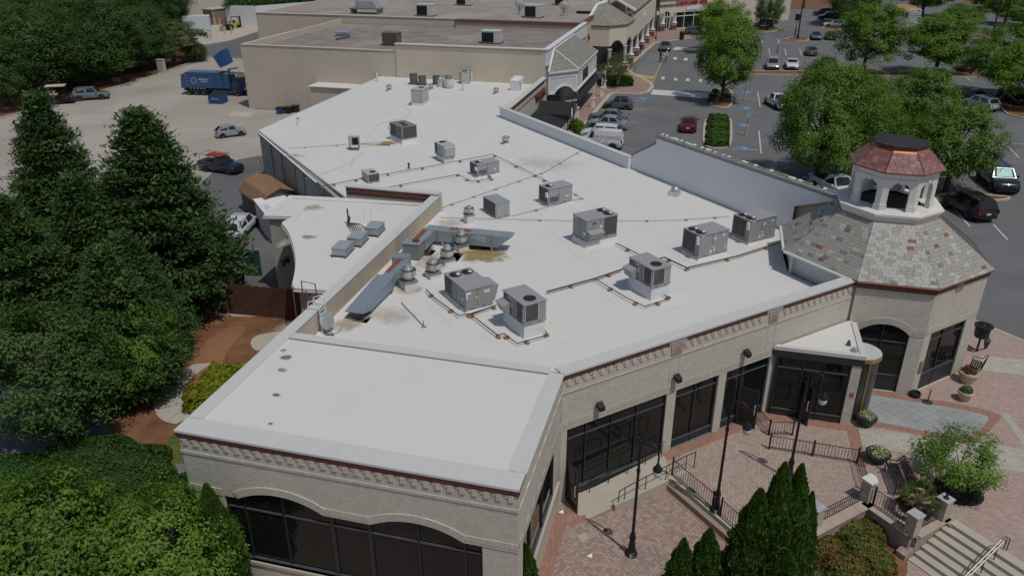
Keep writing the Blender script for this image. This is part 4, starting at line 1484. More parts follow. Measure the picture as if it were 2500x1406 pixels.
for k in range(8):
    slate_face(ev[k], ev[(k + 1) % 8], tp[(k + 1) % 8], tp[k], 10.38, 11.18, .165, .30, (['a', 'b', 'c', 'd'], [40, 30, 16, 14]), st)
st.sort(key=vis)
rest = lay(st, RSL, TWR, 300, 'red_slate', 8)
m = MB()
for k in range(8):
    m.tube([(ev[k].x, ev[k].y, 10.41), (tp[k].x, tp[k].y, 11.22)], .03, 5)
m.build('cupola_hip', plain('dark_red_hip', (.12, .05, .048), .6), TWR)
m = MB()
ringwall(m, 1.46, 11.14, 1.36, 11.24); ringwall(m, 1.36, 11.24, 1.24, 11.32); ringwall(m, 1.24, 11.32, 1.36, 11.42)
m.build('copper_collar', COPPER, TWR)
m = MB()
m.prism([(p.x, p.y) for p in reg(1.36, CC)], 11.40, 11.47)
m.build('cupola_top', plain('black_membrane', (.028, .029, .031), .8, var=.25, scale=2), TWR)

MID = thing('store_building', 'beige block store with gravel roof and white corner bay behind the white roof', 'building', (-38, 97, G))
m = MB()
m.box(-56.6, 86.6, ZB, -18.6, 113.3, 6.75)
m.build('block_wall', BEIGE, MID)
m = MB().box(-56.2, 87.0, 6.6, -18.8, 113.3, 6.80)
m.build('gravel_roof', GRAVEL, MID)
m = MB().box(-56.62, 86.3, ZB, -36.3, 86.7, 7.50)
m.build('front_wall', BEIGE, MID)
m = MB().box(-56.7, 86.22, 7.50, -36.25, 86.75, 7.56); m.box(-56.7, 86.75, 7.5, -56.3, 100, 7.56)
m.build('coping', plain('tan_coping', (.55, .49, .41), .7), MID)
m = MB().box(-56.62, 86.7, ZB, -56.3, 113.3, 7.5)
m.build('side_wall', BEIGE, MID)
m = MB().box(-36.4, 86.15, ZB, -18.75, 86.7, 8.28)
m.build('raised_front_wall', plain('tan_stucco_panel', (.57, .495, .395), .85, var=.05, scale=.6), MID)
m = MB().box(-36.5, 86.05, 8.28, -18.7, 86.8, 8.38)
m.build('coping', plain('pale_tan_coping', (.62, .57, .48), .7), MID)
dm = MB().box(-.10, -.07, -.30, .12, 0, -.12); dm.box(-.22, -.05, -.16, -.05, 0, 0)
bd_ = dm.mesh('dentil', plain('tan_dentil', (.50, .43, .33), .85))
for k in range(43):
    o = link('dentil', bd_, MID)
    o.location = Vector((-36.1 + k * .4, 86.15, 8.24)) - Vector(MID.location)
m = MB().box(-18.95, 86.2, 6.6, -18.45, 111.0, 8.32); m.box(-19.0, 86.1, 8.32, -18.35, 111.2, 8.42)
m.build('white_side_parapet', plain('white_blue_coping', (.66, .67, .69), .6), MID)
BW = plain('bay_white_paint', (.72, .72, .70), .6, var=.02)
BGP = plain('bay_grey_panel', (.60, .605, .60), .6, var=.02)
bay = [(-18.5, 86.6), (-18.3, 86.4), (-15.75, 89.3), (-15.75, 103.2), (-18.5, 103.2)]
runs = [((-18.45, 86.45), (-15.75, 89.35), 49), ((-15.75, 89.35), (-15.75, 103.3), 0)]
L0 = math.hypot(2.7, 2.9)
m = MB()
a0 = math.degrees(math.atan2(2.7, 2.9))
ar = arch_pts(.85, L0 - .45, 3.45, 4.15)
m.frame(-18.45, 86.45, a0).wall(0, L0, 3.4, 5.8, .3, outline=[(0, 3.4)] + ar + [(L0, 3.4), (L0, 5.8), (0, 5.8)])
m.frame(-15.75, 89.35, 0).wall(0, 13.9, 3.4, 5.8, .3)
m.frame(-15.75, 103.25, -90).box(0, -.3, 3.4, 2.7, 0, 5.8)
m.build('bay_wall', BGP, MID)
m = MB()
for fr, L in (((-18.45, 86.45, a0), L0), ((-15.75, 89.35, 0), 13.9)):
    m.frame(*fr)
    m.box(-.05, 0, 5.72, L + .06, .20, 5.92); m.box(-.03, 0, 5.55, L + .03, .10, 5.72); m.box(0, 0, 5.2, L, .05, 5.3)
    m.box(0, 0, 3.4, .22, .06, 5.2); m.box(L - .22, 0, 3.4, L, .06, 5.2)
m.frame(-18.45, 86.45, a0)
for (s, z), (s2, z2) in zip(ar[:-1], ar[1:]):
    m.add([(s, 0, z), (s2, 0, z2), (s2, 0, z2 + .22), (s, 0, z + .22), (s, .10, z), (s2, .10, z2), (s2, .10, z2 + .22), (s, .10, z + .22)], [(4, 5, 6, 7), (0, 1, 5, 4), (2, 3, 7, 6)])
m.box(.2, 0, 3.4, .85, .10, 3.62); m.box(L0 - .45, 0, 3.4, L0, .1, 3.62)
m.frame(-15.75, 89.35, 0).box(.2, 0, 3.4, 13.9, .12, 3.62)
for s in (3.0, 8.0, 11.2):
    m.box(s, 0, 3.6, s + .3, .09, 5.95)
m.build('bay_moulding', BW, MID)
SHING = brick_mat('grey_slate_shingles', (.27, .255, .22), (.14, .135, .12), w=.34, h=.19, var=.22, bumps=.6, joint=.016)
m = MB()
m.add([(-18.4, 86.3, 5.92), (-15.6, 89.3, 5.92), (-15.6, 103.4, 5.92), (-18.4, 103.4, 5.92), (-18.4, 88.9, 8.0), (-18.4, 101.5, 8.0)], [(0, 1, 4), (1, 2, 5, 4), (2, 3, 5), (0, 4, 5, 3)])
m.build('bay_slate_roof', SHING, MID)
m = MB()
m.tube([(-15.6, 89.3, 5.96), (-18.4, 88.9, 8.05)], .08, 5); m.tube([(-18.4, 88.9, 8.05), (-18.4, 101.5, 8.05)], .1, 5); m.tube([(-18.4, 88.9, 8.05), (-18.4, 86.3, 5.95)], .12, 5)
m.build('roof_hip', BW, MID)
SIGNBLK = plain('black_sign_letters', (.02, .02, .02), .5)
m = MB().frame(-15.75, 89.35, 0)
m.box(3.6, 0, 3.85, 7.6, .05, 5.1)
sg = m.build('sign_panel', plain('charcoal_sign_panel', (.045, .045, .045), .6), MID)
AWN = plain('black_awning_fabric', (.018, .019, .022), .75, var=.15)
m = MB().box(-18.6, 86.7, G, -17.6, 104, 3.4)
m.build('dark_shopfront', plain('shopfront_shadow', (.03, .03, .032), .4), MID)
m = MB().frame(-15.72, 89.6, 0)
m.add([(0, 0, 3.35), (15.5, 0, 3.35), (15.5, 1.0, 2.25), (0, 1.0, 2.25), (0, 1.0, 2.0), (15.5, 1.0, 2.0), (0, 0, 2.0), (15.5, 0, 2.0)], [(0, 1, 2, 3), (3, 2, 5, 4), (0, 3, 4, 6), (1, 7, 5, 2)])
o = m.build('long_awning', AWN, MID)
o.location += Vector((-.75, 0, 0))
m = MB()
q0 = Vector((-18.45, 86.45, 0)); tt = Vector((2.7, 2.9, 0)).normalized(); nn = Vector((tt.y, -tt.x, 0))
prev = None
rows = []
for k in range(7):
    t = PI / 2 * k / 6
    rows.append([(q0 + tt * (1.0 + (L0 - 1.5) * j / 8) + nn * (1.25 * math.sin(t)) + Vector((0, 0, 2.75 + (1.3 * math.cos(t)) * math.sin(PI * j / 8) ** .5))) for j in range(9)])
vv = [p for r in rows for p in r]
m.add(vv, [(i * 9 + j, i * 9 + j + 1, (i + 1) * 9 + j + 1, (i + 1) * 9 + j) for i in range(6) for j in range(8)])
m.build('dome_awning', AWN, MID, True)
pA = q0 + tt * (L0 / 2 + .3) + nn * 1.29 + Vector((0, 0, 2.72))
lettering('awning_lettering', 'YSABOCEA', .34, WHITEPAINT, upright(pA, math.degrees(math.atan2(-nn.x, -nn.y))), MID, .03)
lettering('awning_emblem', 'YSAB', .62, MATS['charcoal_sign_panel'], upright(Vector((-15.68, 95.0, 4.45)), -90), MID, .04)
pst = MB()
pst.taper((0, 0), 0, 1.15, .72, .72, .66, .66); pst.box(-.42, -.42, 1.15, .42, .42, 1.27); pst.taper((0, 0), 1.27, 3.4, .44, .44, .40, .40)
for k, (x, y) in enumerate([(-16.2, 91.0), (-15.0, 97.5), (-14.95, 104.2), (-15.3, 109.4)]):
    mm = MB()
    if k == 0:
        mm.taper((x, y), G, 1.05, .95, .95, .88, .88); mm.box(x - .52, y - .52, 1.05, x + .52, y + .52, 1.2); mm.taper((x, y), 1.2, 3.4, .60, .60, .56, .56)
    else:
        mm.taper((x, y), G, .95, .5, .5, .16, .3); mm.box(x - .26, y - .2, .95, x + .26, y + .2, 1.05); mm.box(x - .06, y - .1, 1.05, x + .06, y + .1, 2.3)
    mm.build('white_post', BW, MID)
TENT = thing('canopy_tent', 'black fabric entrance canopy standing in front of the court wall with the red sign', 'canopy', (-16.9, 83.5, G))
m = MB()
m.add([(-18.5, 81.0, 2.55), (-15.0, 81.0, 2.55), (-15.0, 84.6, 2.55), (-18.5, 84.6, 2.55), (-18.5, 82.8, 3.55), (-15.0, 82.8, 3.55), (-15.0, 81.0, 1.95), (-18.5, 81.0, 1.95), (-15.0, 84.6, 1.95), (-18.5, 84.6, 1.95)],
      [(0, 1, 5, 4), (1, 2, 5), (2, 3, 4, 5), (0, 7, 6, 1), (1, 6, 8, 2), (2, 8, 9, 3), (3, 4, 0)])
m.build('canopy_fabric', AWN, TENT)
m = MB()
m.add([(-18.5, 77.2, 2.9), (-15.2, 77.2, 2.0), (-15.2, 80.9, 2.0), (-18.5, 80.9, 2.9), (-15.2, 77.2, 1.8), (-18.5, 77.2, 1.8), (-15.2, 80.9, 1.8)], [(0, 1, 2, 3), (0, 5, 4, 1), (1, 4, 6, 2)])
m.build('lean_awning', AWN, TENT)
for x, y in ((-15.1, 81.1), (-15.1, 84.5), (-15.3, 77.3)):
    MB().cyl((x, y, G), (x, y, 2.0), .05, n=6).build('tent_pole', BLACKMETAL, TENT)
MB().box(-14.99, 82.3, 2.05, -14.96, 83.1, 2.9).build('tent_sign', WHITEPAINT, TENT)
lettering('wall_lettering', 'YSABELIA', 1.15, plain('rust_red_letters', (.14, .045, .03), .6), upright(Vector((-18.55, 83.2, 4.0)), -90), MAIN, .12, bold=.02)

ARC = thing('arcade_store', 'beige store with brown-banded gravel roof and a white column arcade facing the car park', 'building', (-30, 135, G))
m = MB().box(-71, 114.0, ZB, -19.8, 168, 7.35)
m.build('block_wall', BEIGE, ARC)
m = MB().box(-70.6, 114.3, 7.3, -20, 168, 7.42)
m.build('gravel_roof', plain('pale_gravel_roof', (.40, .36, .32), .95, var=.2, scale=.35, fine=.5, fscale=8, stain=(.5, .45, .4), stain_amt=.6, sscale=.1), ARC)
m = MB().box(-71.0, 113.6, ZB, -38.2, 114.05, 7.98); m.box(-71, 114, ZB, -70.6, 168, 7.98)
m.build('front_wall', BEIGE, ARC)
m = MB().box(-71.1, 113.5, 7.98, -38.1, 114.15, 8.04)
m.build('coping', MATS['tan_coping'], ARC)
m = MB().box(-38.2, 113.5, ZB, -19.6, 114.0, 7.55); m.box(-19.9, 114, ZB, -19.6, 124, 7.55)
m.build('front_wall', plain('tan_front_block', (.53, .46, .36), .85, var=.06, scale=.8), ARC)
m = MB().box(-38.3, 113.35, 7.6, -19.5, 114.1, 7.98); m.box(-38.3, 113.42, 7.45, -19.5, 114.0, 7.6, 1); m.box(-19.95, 114.1, 7.6, -19.45, 128, 7.98); m.box(-71, 167.5, 7.5, -20, 168.1, 8.3)
m.build('brown_cornice', [plain('brown_cornice_brick', (.16, .075, .062), .8, var=.2), plain('pinkish_band', (.42, .32, .29), .8)], ARC)
SC_ = plain('cream_stucco_front', (.62, .56, .455), .85, var=.04)
m = MB()
fr = [((-20.2, 122.0), (-16.8, 122.0)), ((-16.8, 122.0), (-14.6, 124.6)), ((-14.6, 124.6), (-14.2, 131.0))]
for a, b in fr:
    az = math.degrees(math.atan2(b[0] - a[0], b[1] - a[1])); L = math.hypot(b[0] - a[0], b[1] - a[1])
    if b[0] > -15:
        ar2 = arch_pts(.5, L - .5, 3.75, 4.5) if L < 5 else arch_pts(1.3, L - 1.3, 3.75, 4.5)
        m.frame(a[0], a[1], az).wall(0, L, 3.7, 6.5, .35, outline=[(0, 3.7)] + ar2 + [(L, 3.7), (L, 6.5), (0, 6.5)])
    else:
        m.frame(a[0], a[1], az).wall(0, L, 3.7, 6.5, .35)
m.frame(-14.2, 131.0, .7).wall(0, 34, 3.7, 7.6, .35)
m.build('arcade_front', SC_, ARC)
m = MB()
m.frame(-14.2, 131.0, .7).box(-.1, 0, 7.55, 34, .1, 7.9)
for a, b in fr:
    az = math.degrees(math.atan2(b[0] - a[0], b[1] - a[1])); L = math.hypot(b[0] - a[0], b[1] - a[1])
    m.frame(a[0], a[1], az).box(-.05, -.3, 6.5, L + .05, .14, 6.72)
m.build('brown_cornice', MATS['brown_cornice_brick'], ARC)
m = MB()
m.add([(-20.3, 121.9, 6.72), (-16.7, 121.9, 6.72), (-14.45, 124.5, 6.72), (-14.05, 131.2, 6.72), (-19.4, 125.5, 9.2), (-18.6, 131.5, 9.2)], [(0, 1, 4), (1, 2, 4), (2, 3, 5, 4)])
m.add([(-14.0, 131.0, 7.9), (-13.6, 165, 7.9), (-19.0, 165, 10.6), (-19.0, 131.0, 10.6)], [(0, 1, 2, 3)])
m.build('slate_roof', SHING, ARC)
m = MB().tube([(-19.4, 125.4, 9.3), (-18.6, 131.6, 9.3)], .25, 6); m.tube([(-20.4, 121.8, 6.9), (-19.4, 125.5, 9.3)], .25, 6)
m.add([(-19.2, 131, 10.6), (-14.0, 131, 7.9), (-14, 131.5, 8.2), (-19.2, 131.5, 10.95), (-19.2, 130.6, 10.6), (-14, 130.6, 7.9), (-14, 130.6, 8.2), (-19.2, 130.6, 10.95)], [(4, 5, 6, 7), (7, 6, 2, 3), (0, 4, 7, 3)])
m.build('white_roof_rim', BW, ARC)
MB().box(-21.2, 131, 7.4, -19.8, 132.4, 9.9).build('white_vent_tower', BW, ARC)
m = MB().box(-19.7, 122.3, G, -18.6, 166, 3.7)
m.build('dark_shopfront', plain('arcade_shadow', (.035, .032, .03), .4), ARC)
lettering('wall_sign', 'Pier', 2.3, MATS['bay_white_paint'], upright(Vector((-14.05, 146, 5.8)), -90), ARC, .12)
lettering('wall_sign', 'Books', 1.3, MATS['charcoal_sign_panel'], upright(Vector((-19.5, 118.6, 5.3)), -90), ARC, .15)
def column(x, y, ztop, parent, r=.27):
    m = MB().lathe([(r * 1.35, 1.32), (r * 1.4, 1.42), (r * 1.15, 1.52), (r, 1.65), (r * .88, ztop - .25), (r * 1.2, ztop - .12), (r * 1.3, ztop)], (x, y, 0), 14)
    m.box(x - .52, y - .52, 1.2, x + .52, y + .52, 1.32)
    c = m.build('column', BW, parent, True)
    MB().box(x - .45, y - .45, G, x + .45, y + .45, 1.2).build('brick_pedestal', BROWNBRICK, c)
    MB().box(x - .47, y - .47, .86, x + .47, y + .47, .98).build('pedestal_band', BW, c)
for x, y in ((-16.2, 118.8), (-14.45, 123.2), (-14.4, 130.8), (-14.3, 138.3), (-14.2, 145.8), (-14.1, 154), (-14.0, 163)):
    column(x, y + .3, 3.75, ARC)

FAR = thing('far_store', 'cream store row with red letters at the top of the car park', 'building', (-6, 185, G))
a, b = Vector((-13.6, 173.2)), Vector((14.0, 200.5))
L = (b - a).length; az = math.degrees(math.atan2(b.x - a.x, b.y - a.y))
m = MB().frame(a.x, a.y, az)
m.wall(0, L, G, 6.1, .4, [[(.9, G), (.9, 2.9), (1.5, 3.5), (2.4, 3.5), (3.0, 2.9), (3.0, G)], [(4.2, G), (4.2, 3.2), (12.5, 3.2), (12.5, G)], [(14, G), (14, 3.2), (22, 3.2), (22, G)]])
m.build('front_wall', SC_, FAR)
m = MB().frame(a.x, a.y, az)
m.box(-8, -.6, 5.9, L, .25, 6.25)
m.build('brown_cornice', MATS['brown_cornice_brick'], FAR)
m = MB().frame(a.x, a.y, az)
m.add([(-8, .2, 6.25), (L, .2, 6.25), (L, -5, 8.2), (-8, -5, 8.2)], [(0, 1, 2, 3)])
m.box(-8, -20, G, L, -.6, 6.0)
m.build('slate_roof', SHING, FAR)
for s0, s1 in ((.95, 2.95), (4.25, 12.4), (14.1, 21.9)):
    win = MB().frame(a.x, a.y, az)
    for k in range(4):
        s = s0 + (s1 - s0) * k / 3
        win.box(s - .07, -.25, G, s + .07, -.1, 3.15)
    win.box(s0, -.25, 2.35, s1, -.1, 2.5); win.box(s0, -.25, G, s1, -.1, G + .25)
    wo = win.build('window', MATS['off_white_paint'], FAR)
    MB().frame(a.x, a.y, az).poly([(s0, -.2, G), (s1, -.2, G), (s1, -.2, 3.15), (s0, -.2, 3.15)]).build('pane', GLASS, wo)
c = a + (b - a).normalized() * 8.6
n_ = Vector((math.cos(rad(az)), -math.sin(rad(az)))) * .10
rd = (az - 90)
lettering('red_lettering', 'CAROLEARD HOG', 1.05, plain('red_sign', (.32, .015, .02), .5), upright(Vector((c.x + n_.x, c.y + n_.y, 5.0)), rd), FAR, .15, bold=.03)
c2 = a + (b - a).normalized() * 4.9
lettering('grey_lettering', 'Hamilton', .8, plain('blue_grey_sign', (.25, .28, .31), .5), upright(Vector((c2.x + n_.x, c2.y + n_.y, 4.8)), rd), FAR, .12)
c3 = a + (b - a).normalized() * 1.7
lettering('grey_lettering', 'SANDWICH', .7, plain('dark_teal_sign', (.10, .13, .14), .5), upright(Vector((c3.x + n_.x, c3.y + n_.y, 4.7)), rd), FAR, .12)
m = MB().frame(a.x, a.y, az).box(7.2, .02, 3.6, 10.6, .12, 4.35)
m.build('banner', plain('pale_banner', (.62, .68, .72), .6), FAR)
for s in (.4, 3.6, 13.2):
    p = a + (b - a).normalized() * s
    column(p.x + n_.x * 8, p.y + n_.y * 8, 3.4, FAR, .3)

DOCK = thing('warehouse', 'beige warehouse with a brown loading dock box beyond the service yard', 'building', (-115, 172, G))
m = MB().frame(-132, 158.5, 62)
m.box(-20, -14, G, 21, 0, 9.0)
m.build('warehouse_wall', SC_, DOCK)
m = MB().frame(-132, 158.5, 62)
m.box(-20, .0, 4.6, 21.5, .08, 4.9)
m.build('brown_band', plain('brown_wall_band', (.42, .35, .29), .8), DOCK)
d0, d1 = at(500, 60), at(536, 63)
m = MB()
ax = (d1 - d0).normalized(); ay = Vector((-ax.y, ax.x, 0))
m.mat4(Matrix(((ax.x, ay.x, 0, d0.x), (ax.y, ay.y, 0, d0.y), (0, 0, 1, G), (0, 0, 0, 1))))
m.box(0, 0, 0, 3.1, 4.5, 3.2)
m.build('dock_box', plain('brown_dock_panel', (.27, .19, .14), .8), DOCK)
m = MB().mat4(m.M)
m.box(-.15, -.3, 3.2, 3.3, 4.6, 3.32); m.box(2.95, -.12, 0, 3.2, 0, 3.2); m.box(-.1, -.1, 3.0, 3.2, -.02, 3.2)
m.build('dock_roof', plain('pale_green_metal', (.42, .46, .43), .5), DOCK)
m = MB().frame(-132, 158.5, 62)
m.box(6.0, .0, G + 1.0, 8.2, .1, 3.2)
m.build('dock_door', WHITEPAINT, DOCK)
WW = thing('boundary_wall', 'long white wall topped by ivy behind the loading yard', 'wall', (-95, 166, G))
m = MB()
wpts = [at(556, 62), at(630, 64), at(760, 52), at(860, 40)]
for p, q in zip(wpts[:-1], wpts[1:]):
    az = math.degrees(math.atan2(q.x - p.x, q.y - p.y))
    MB().frame(p.x, p.y, az).box(0, -.4, G, (q - p).length, 0, 3.9).build('wall_panel', plain('white_wall_paint', (.66, .67, .68), .7, var=.06, scale=.2), WW)

SHED = thing('garden_shed', 'small shed with a brown shingled gambrel roof beside the grey wall', 'shed', (-34.2, 50.6, G))
BRSH = brick_mat('brown_shingles', (.30, .175, .10), (.19, .11, .07), w=.3, h=.14, var=.18, bumps=.5, joint=.012)
fr = (-36.6, 52.9, 128)
L, W = 4.6, 3.0
prof = [(-.12, 1.35), (.42, 2.15), (W / 2, 2.55), (W - .42, 2.15), (W + .12, 1.35)]
m = MB().frame(*fr)
v0 = [(0.0, -b_, z) for b_, z in [(0, G), (0, 1.35), (.42, 2.1), (W / 2, 2.5), (W - .42, 2.1), (W, 1.35), (W, G)]]
v1 = [(L, p[1], p[2]) for p in v0]
n = len(v0)
m.add(v0 + v1, [tuple(range(n)), tuple(range(n, 2 * n))[::-1]] + [(i, n + i, n + (i + 1) % n, (i + 1) % n) for i in range(n)])
m.build('shed_wall', plain('grey_brown_siding', (.11, .095, .085), .8, var=.2), SHED)
m = MB().frame(*fr)
for (b0, z0), (b1, z1) in zip(prof[:-1], prof[1:]):
    m.add([(-.2, -b0, z0), (L + .2, -b0, z0), (L + .2, -b1, z1), (-.2, -b1, z1), (-.2, -b0, z0 + .07), (L + .2, -b0, z0 + .07), (L + .2, -b1, z1 + .07), (-.2, -b1, z1 + .07)],
          [(0, 3, 2, 1), (4, 5, 6, 7), (0, 1, 5, 4), (1, 2, 6, 5), (2, 3, 7, 6), (3, 0, 4, 7)])
m.build('shingle_roof', BRSH, SHED)
COOL = thing('cold_box', 'white walk-in cold box with a blue louvred end beside the annex', 'cooler', (-32, 48.6, G))
m = MB().frame(-33.6, 50.1, 136)
m.box(0, -2.2, G, 4.55, 0, 1.82)
m.build('box_panel', plain('white_box_panel', (.52, .52, .52), .6, var=.08, stain=(.3, .3, .3), stain_amt=.4), COOL)
m = MB().frame(-33.6, 50.1, 136)
m.box(-.08, -2.3, 1.82, 4.62, .08, 1.90)
m.build('box_roof', plain('stained_white_roof', (.76, .76, .75), .6, var=.03, stain=(.16, .12, .1), stain_amt=.9, sscale=.9), COOL)
m = MB().frame(-33.6, 50.1, 136)
m.box(4.551, -2.2, G, 4.66, -.0, 1.815)
m.build('end_frame', WHITEPAINT, COOL)
for k in range(17):
    m = MB().frame(-33.6, 50.1, 136)
    m.box(4.661, -1.9, G + .18 + k * .105, 4.70, -.22, G + .25 + k * .105)
    m.build('louvre_slat', plain('bright_blue_louvre', (.04, .22, .55), .5), COOL)

MESH = plain('black_fan_well', (.008, .008, .009), .7, var=.1)
BLADE = plain('fan_blade', (.055, .057, .06), .5)
YSTICK = plain('yellow_sticker', (.62, .50, .05), .5)


def rtu(name, label, near, az, L, R, H, curb, fans=(), coils=(), hood=None, mat=UNITGREY, stickers=(), box=None, group='packaged rooftop air conditioners', hub=True, z0=ROOF, logo=None, louvres=None, curb_out=0.06, curbmat=CURBWHITE, seam=(.45,), shelf=True):
    """unit with its near bottom corner at near; right face runs along az for R, left face runs back for L"""
    o = thing(name, label, 'air conditioner', (near[0], near[1], z0), 0, group)
    F = (near[0], near[1], az)
    zb, zt = z0 + curb, z0 + curb + H
    if curb > .15:
        m = MB().frame(*F)
        co = curb_out
        m.taper((R / 2, -L / 2), z0 - .02, zb - .07, R + co * 2, L + co * 2, R - .10, L - .10)
        m.build('roof_curb', curbmat, o)
    m = MB().frame(*F)
    m.box(-.02, -L - .02, zb - .068, R + .02, .02, zb)
    m.box(.015, -L + .015, zb + .001, R - .015, -.015, zt - .055)
    m.box(-.015, -L - .015, zt - .054, R + .015, .015, zt)
    for s in seam:
        m.box(R * s - .012, -.015, zb + .05, R * s + .012, -.008, zt - .08, 1)
        m.box(.008, -L * s - .012, zb + .05, .015, -L * s + .012, zt - .08, 1)
    for s in (.18, .62):
        m.box(R * s, .0205, zb - .055, R * s + .16, .024, zb - .02, 2); m.box(-.024, -L * s - .16, zb - .055, -.0205, -L * s, zb - .02, 2)
    m.build('cabinet', [mat, plain('dark_seam', (.10, .10, .105), .6), MESH], o)  # panel seams drawn as dark strips
    for (fs, fb, r) in fans:
        c = (R * fs, -L * fb)
        w = MB().frame(*F)
        w.lathe([(r, zt + .001), (r, zt + .03), (r - .03, zt + .035), (r - .035, zt + .006)], (c[0], c[1], 0), 22)
        w.lathe([(r - .03, zt + .004), (.001, zt + .0045)], (c[0], c[1], 0), 22, 1)
        fo = w.build('fan', [plain('fan_ring', (.05, .05, .052), .5), MESH], o)
        bl = MB().frame(*F)
        for k in range(4):
            a = 2 * PI * k / 4 + .4
            ca, sa = math.cos(a), math.sin(a)
            pts = []
            for rr, wd in ((.06, .04), (r * .8, .11)):
                pts += [(c[0] + ca * rr - sa * wd, c[1] + sa * rr + ca * wd, zt + .010), (c[0] + ca * rr + sa * wd * .6, c[1] + sa * rr - ca * wd * .6, zt + .022)]
            bl.poly([pts[0], pts[1], pts[3], pts[2]])
        bl.build('fan_blade', BLADE, fo)
        gd = MB().frame(*F)
        for rr in (r * .45, r * .75):
            gd.tube([(c[0] + rr * math.cos(t), c[1] + rr * math.sin(t), zt + .032) for t in np.linspace(0, 2 * PI, 17)], .006, 3)
        for k in range(3):
            a = PI * k / 3
            gd.tube([(c[0] - r * .97 * math.cos(a), c[1] - r * .97 * math.sin(a), zt + .034), (c[0] + r * .97 * math.cos(a), c[1] + r * .97 * math.sin(a), zt + .034)], .007, 3)
        gd.build('fan_guard', BLACKMETAL, fo)
        if hub:
            h = MB().frame(*F).taper((c[0] + r * .35, c[1] + r * .30), zt + .036, zt + .085, .17, .15, .15, .13)
            h.build('motor_cap', PAPER, fo)
    for side, a, b, za, zb_ in coils:
        m = MB().frame(*F)
        if side == 'R':
            m.box(R * a, -.004, zb + H * za, R * b, .012, zb + H * zb_)
            m.box(R * a - .03, -.002, zb + H * za, R * a - .004, .022, zb + H * zb_, 1); m.box(R * b + .004, -.002, zb + H * za, R * b + .03, .022, zb + H * zb_, 1)
        else:
            m.box(-.012, -L * b, zb + H * za, .004, -L * a, zb + H * zb_)
            m.box(-.022, -L * a + .004, zb + H * za, .002, -L * a + .03, zb + H * zb_, 1); m.box(-.022, -L * b - .03, zb + H * za, .002, -L * b - .004, zb + H * zb_, 1)
        m.build('condenser_coil', [COIL, plain('pale_coil_rail', (.55, .56, .56), .4)], o)
    if hood:
        side, a, b, za, zb_, d = hood
        m = MB().frame(*F)
        z1, z2 = zb + H * za, zb + H * zb_
        pr = [(0, z2), (d, z2 - .10 * H), (d * .45, z1), (0, z1)]
        if side == 'R':
            f = lambda s, q, z: (R * s, q + .016, z)
        elif side == 'L':
            f = lambda s, q, z: (-q - .016, -L * s, z)
        else:
            f = lambda s, q, z: (R + q + .016, -L * s, z)
        v = [f(a, q, z) for q, z in pr] + [f(b, q, z) for q, z in pr]
        m.add(v, [(0, 1, 2, 3), (7, 6, 5, 4), (0, 4, 5, 1), (1, 5, 6, 2), (2, 6, 7, 3)])
        m.build('intake_hood', mat, o)
    if louvres:
        a, b = louvres
        n = 8
        for k in range(n):
            m = MB().frame(*F)
            s = R * (a + (b - a) * k / n)
            m.box(s, -.004, zb + H * .08, s + R * (b - a) / n * .55, .018, zb + H * (.42 if k < n - 1 else .52))
            m.build('louvre', plain('dark_louvre', (.12, .12, .125), .5), o)
    if box:
        side, p, w_, z_, h_ = box
        m = MB().frame(*F)
        if side == 'R':
            m.box(R * p, .016, zb + H * z_, R * p + w_, .12, zb + H * (z_ + h_))
        elif side == 'E':
            m.box(R + .016, -L * p - w_, zb + H * z_, R + .14, -L * p, zb + H * (z_ + h_))
        else:
            m.box(-.12, -L * p - w_, zb + H * z_, -.016, -L * p, zb + H * (z_ + h_))
        m.build('switch_box', WHITEPAINT, o)
    for side, p, z_, w_, h_, mt in stickers:
        m = MB().frame(*F)
        if side == 'R':
            m.box(R * p, -.014, zb + H * z_, R * p + w_, .0, zb + H * z_ + h_)
        else:
            m.box(-.002, -L * p - w_, zb + H * z_, .014, -L * p, zb + H * z_ + h_)
        m.build('sticker', mt, o)
    if logo:
        side, p, z_ = logo
        m = MB().frame(*F)
        t = np.linspace(0, 2 * PI, 19)
        if side == 'R':
            pts = [(R * p + .15 * math.cos(q), -.008, zb + H * z_ + .055 * math.sin(q)) for q in t]
        else:
            pts = [(.008, -L * p + .15 * math.cos(q), zb + H * z_ + .055 * math.sin(q)) for q in t]
        m.tube(pts, .009, 4)
        ob = m.build('oval_logo', plain('navy_logo', (.02, .03, .13), .5), o)
        c = m.M @ Vector((R * p, -.006, zb + H * z_)) if side == 'R' else m.M @ Vector((.006, -L * p, zb + H * z_))
        lettering('logo_text', 'Carrier', .085, MATS['navy_logo'], upright(c, az - 90 if side == 'R' else az), o, .006)
    return o


G1 = 'packaged rooftop air conditioners'
rtu('rooftop_unit', 'big grey two-fan rooftop unit with an angled intake hood in mid-roof', (-6.29, 40.48), 45, 1.36, 2.18, 1.21, .45, [(.80, .28, .29), (.80, .72, .29)], [('R', .55, .97, .08, .93)], ('R', .02, .46, .06, .50, .42), stickers=(('R', .42, .52, .16, .14, PAPER), ('L', .45, .45, .1, .1, YSTICK), ('L', .05, .28, .22, .12, PAPER), ('L', .75, .88, .16, .06, PAPER)), logo=('R', .25, .78))
rtu('rooftop_unit', 'grey single-fan rooftop unit on a tall white curb, nearest the long roof parapet', (-2.08, 34.71), 45, 1.86, 1.16, .90, .75, [(.50, .26, .29)], [('R', .06, .62, .10, .92), ('L', .04, .34, .08, .92)], ('L', .62, 1.0, .0, .62, .40), hub=False, box=('E', .1, .25, .1, .5), stickers=(('L', .55, .4, .1, .22, PAPER), ('L', .6, .8, .12, .08, PAPER)), logo=('L', .9, .8), curb_out=0.02)
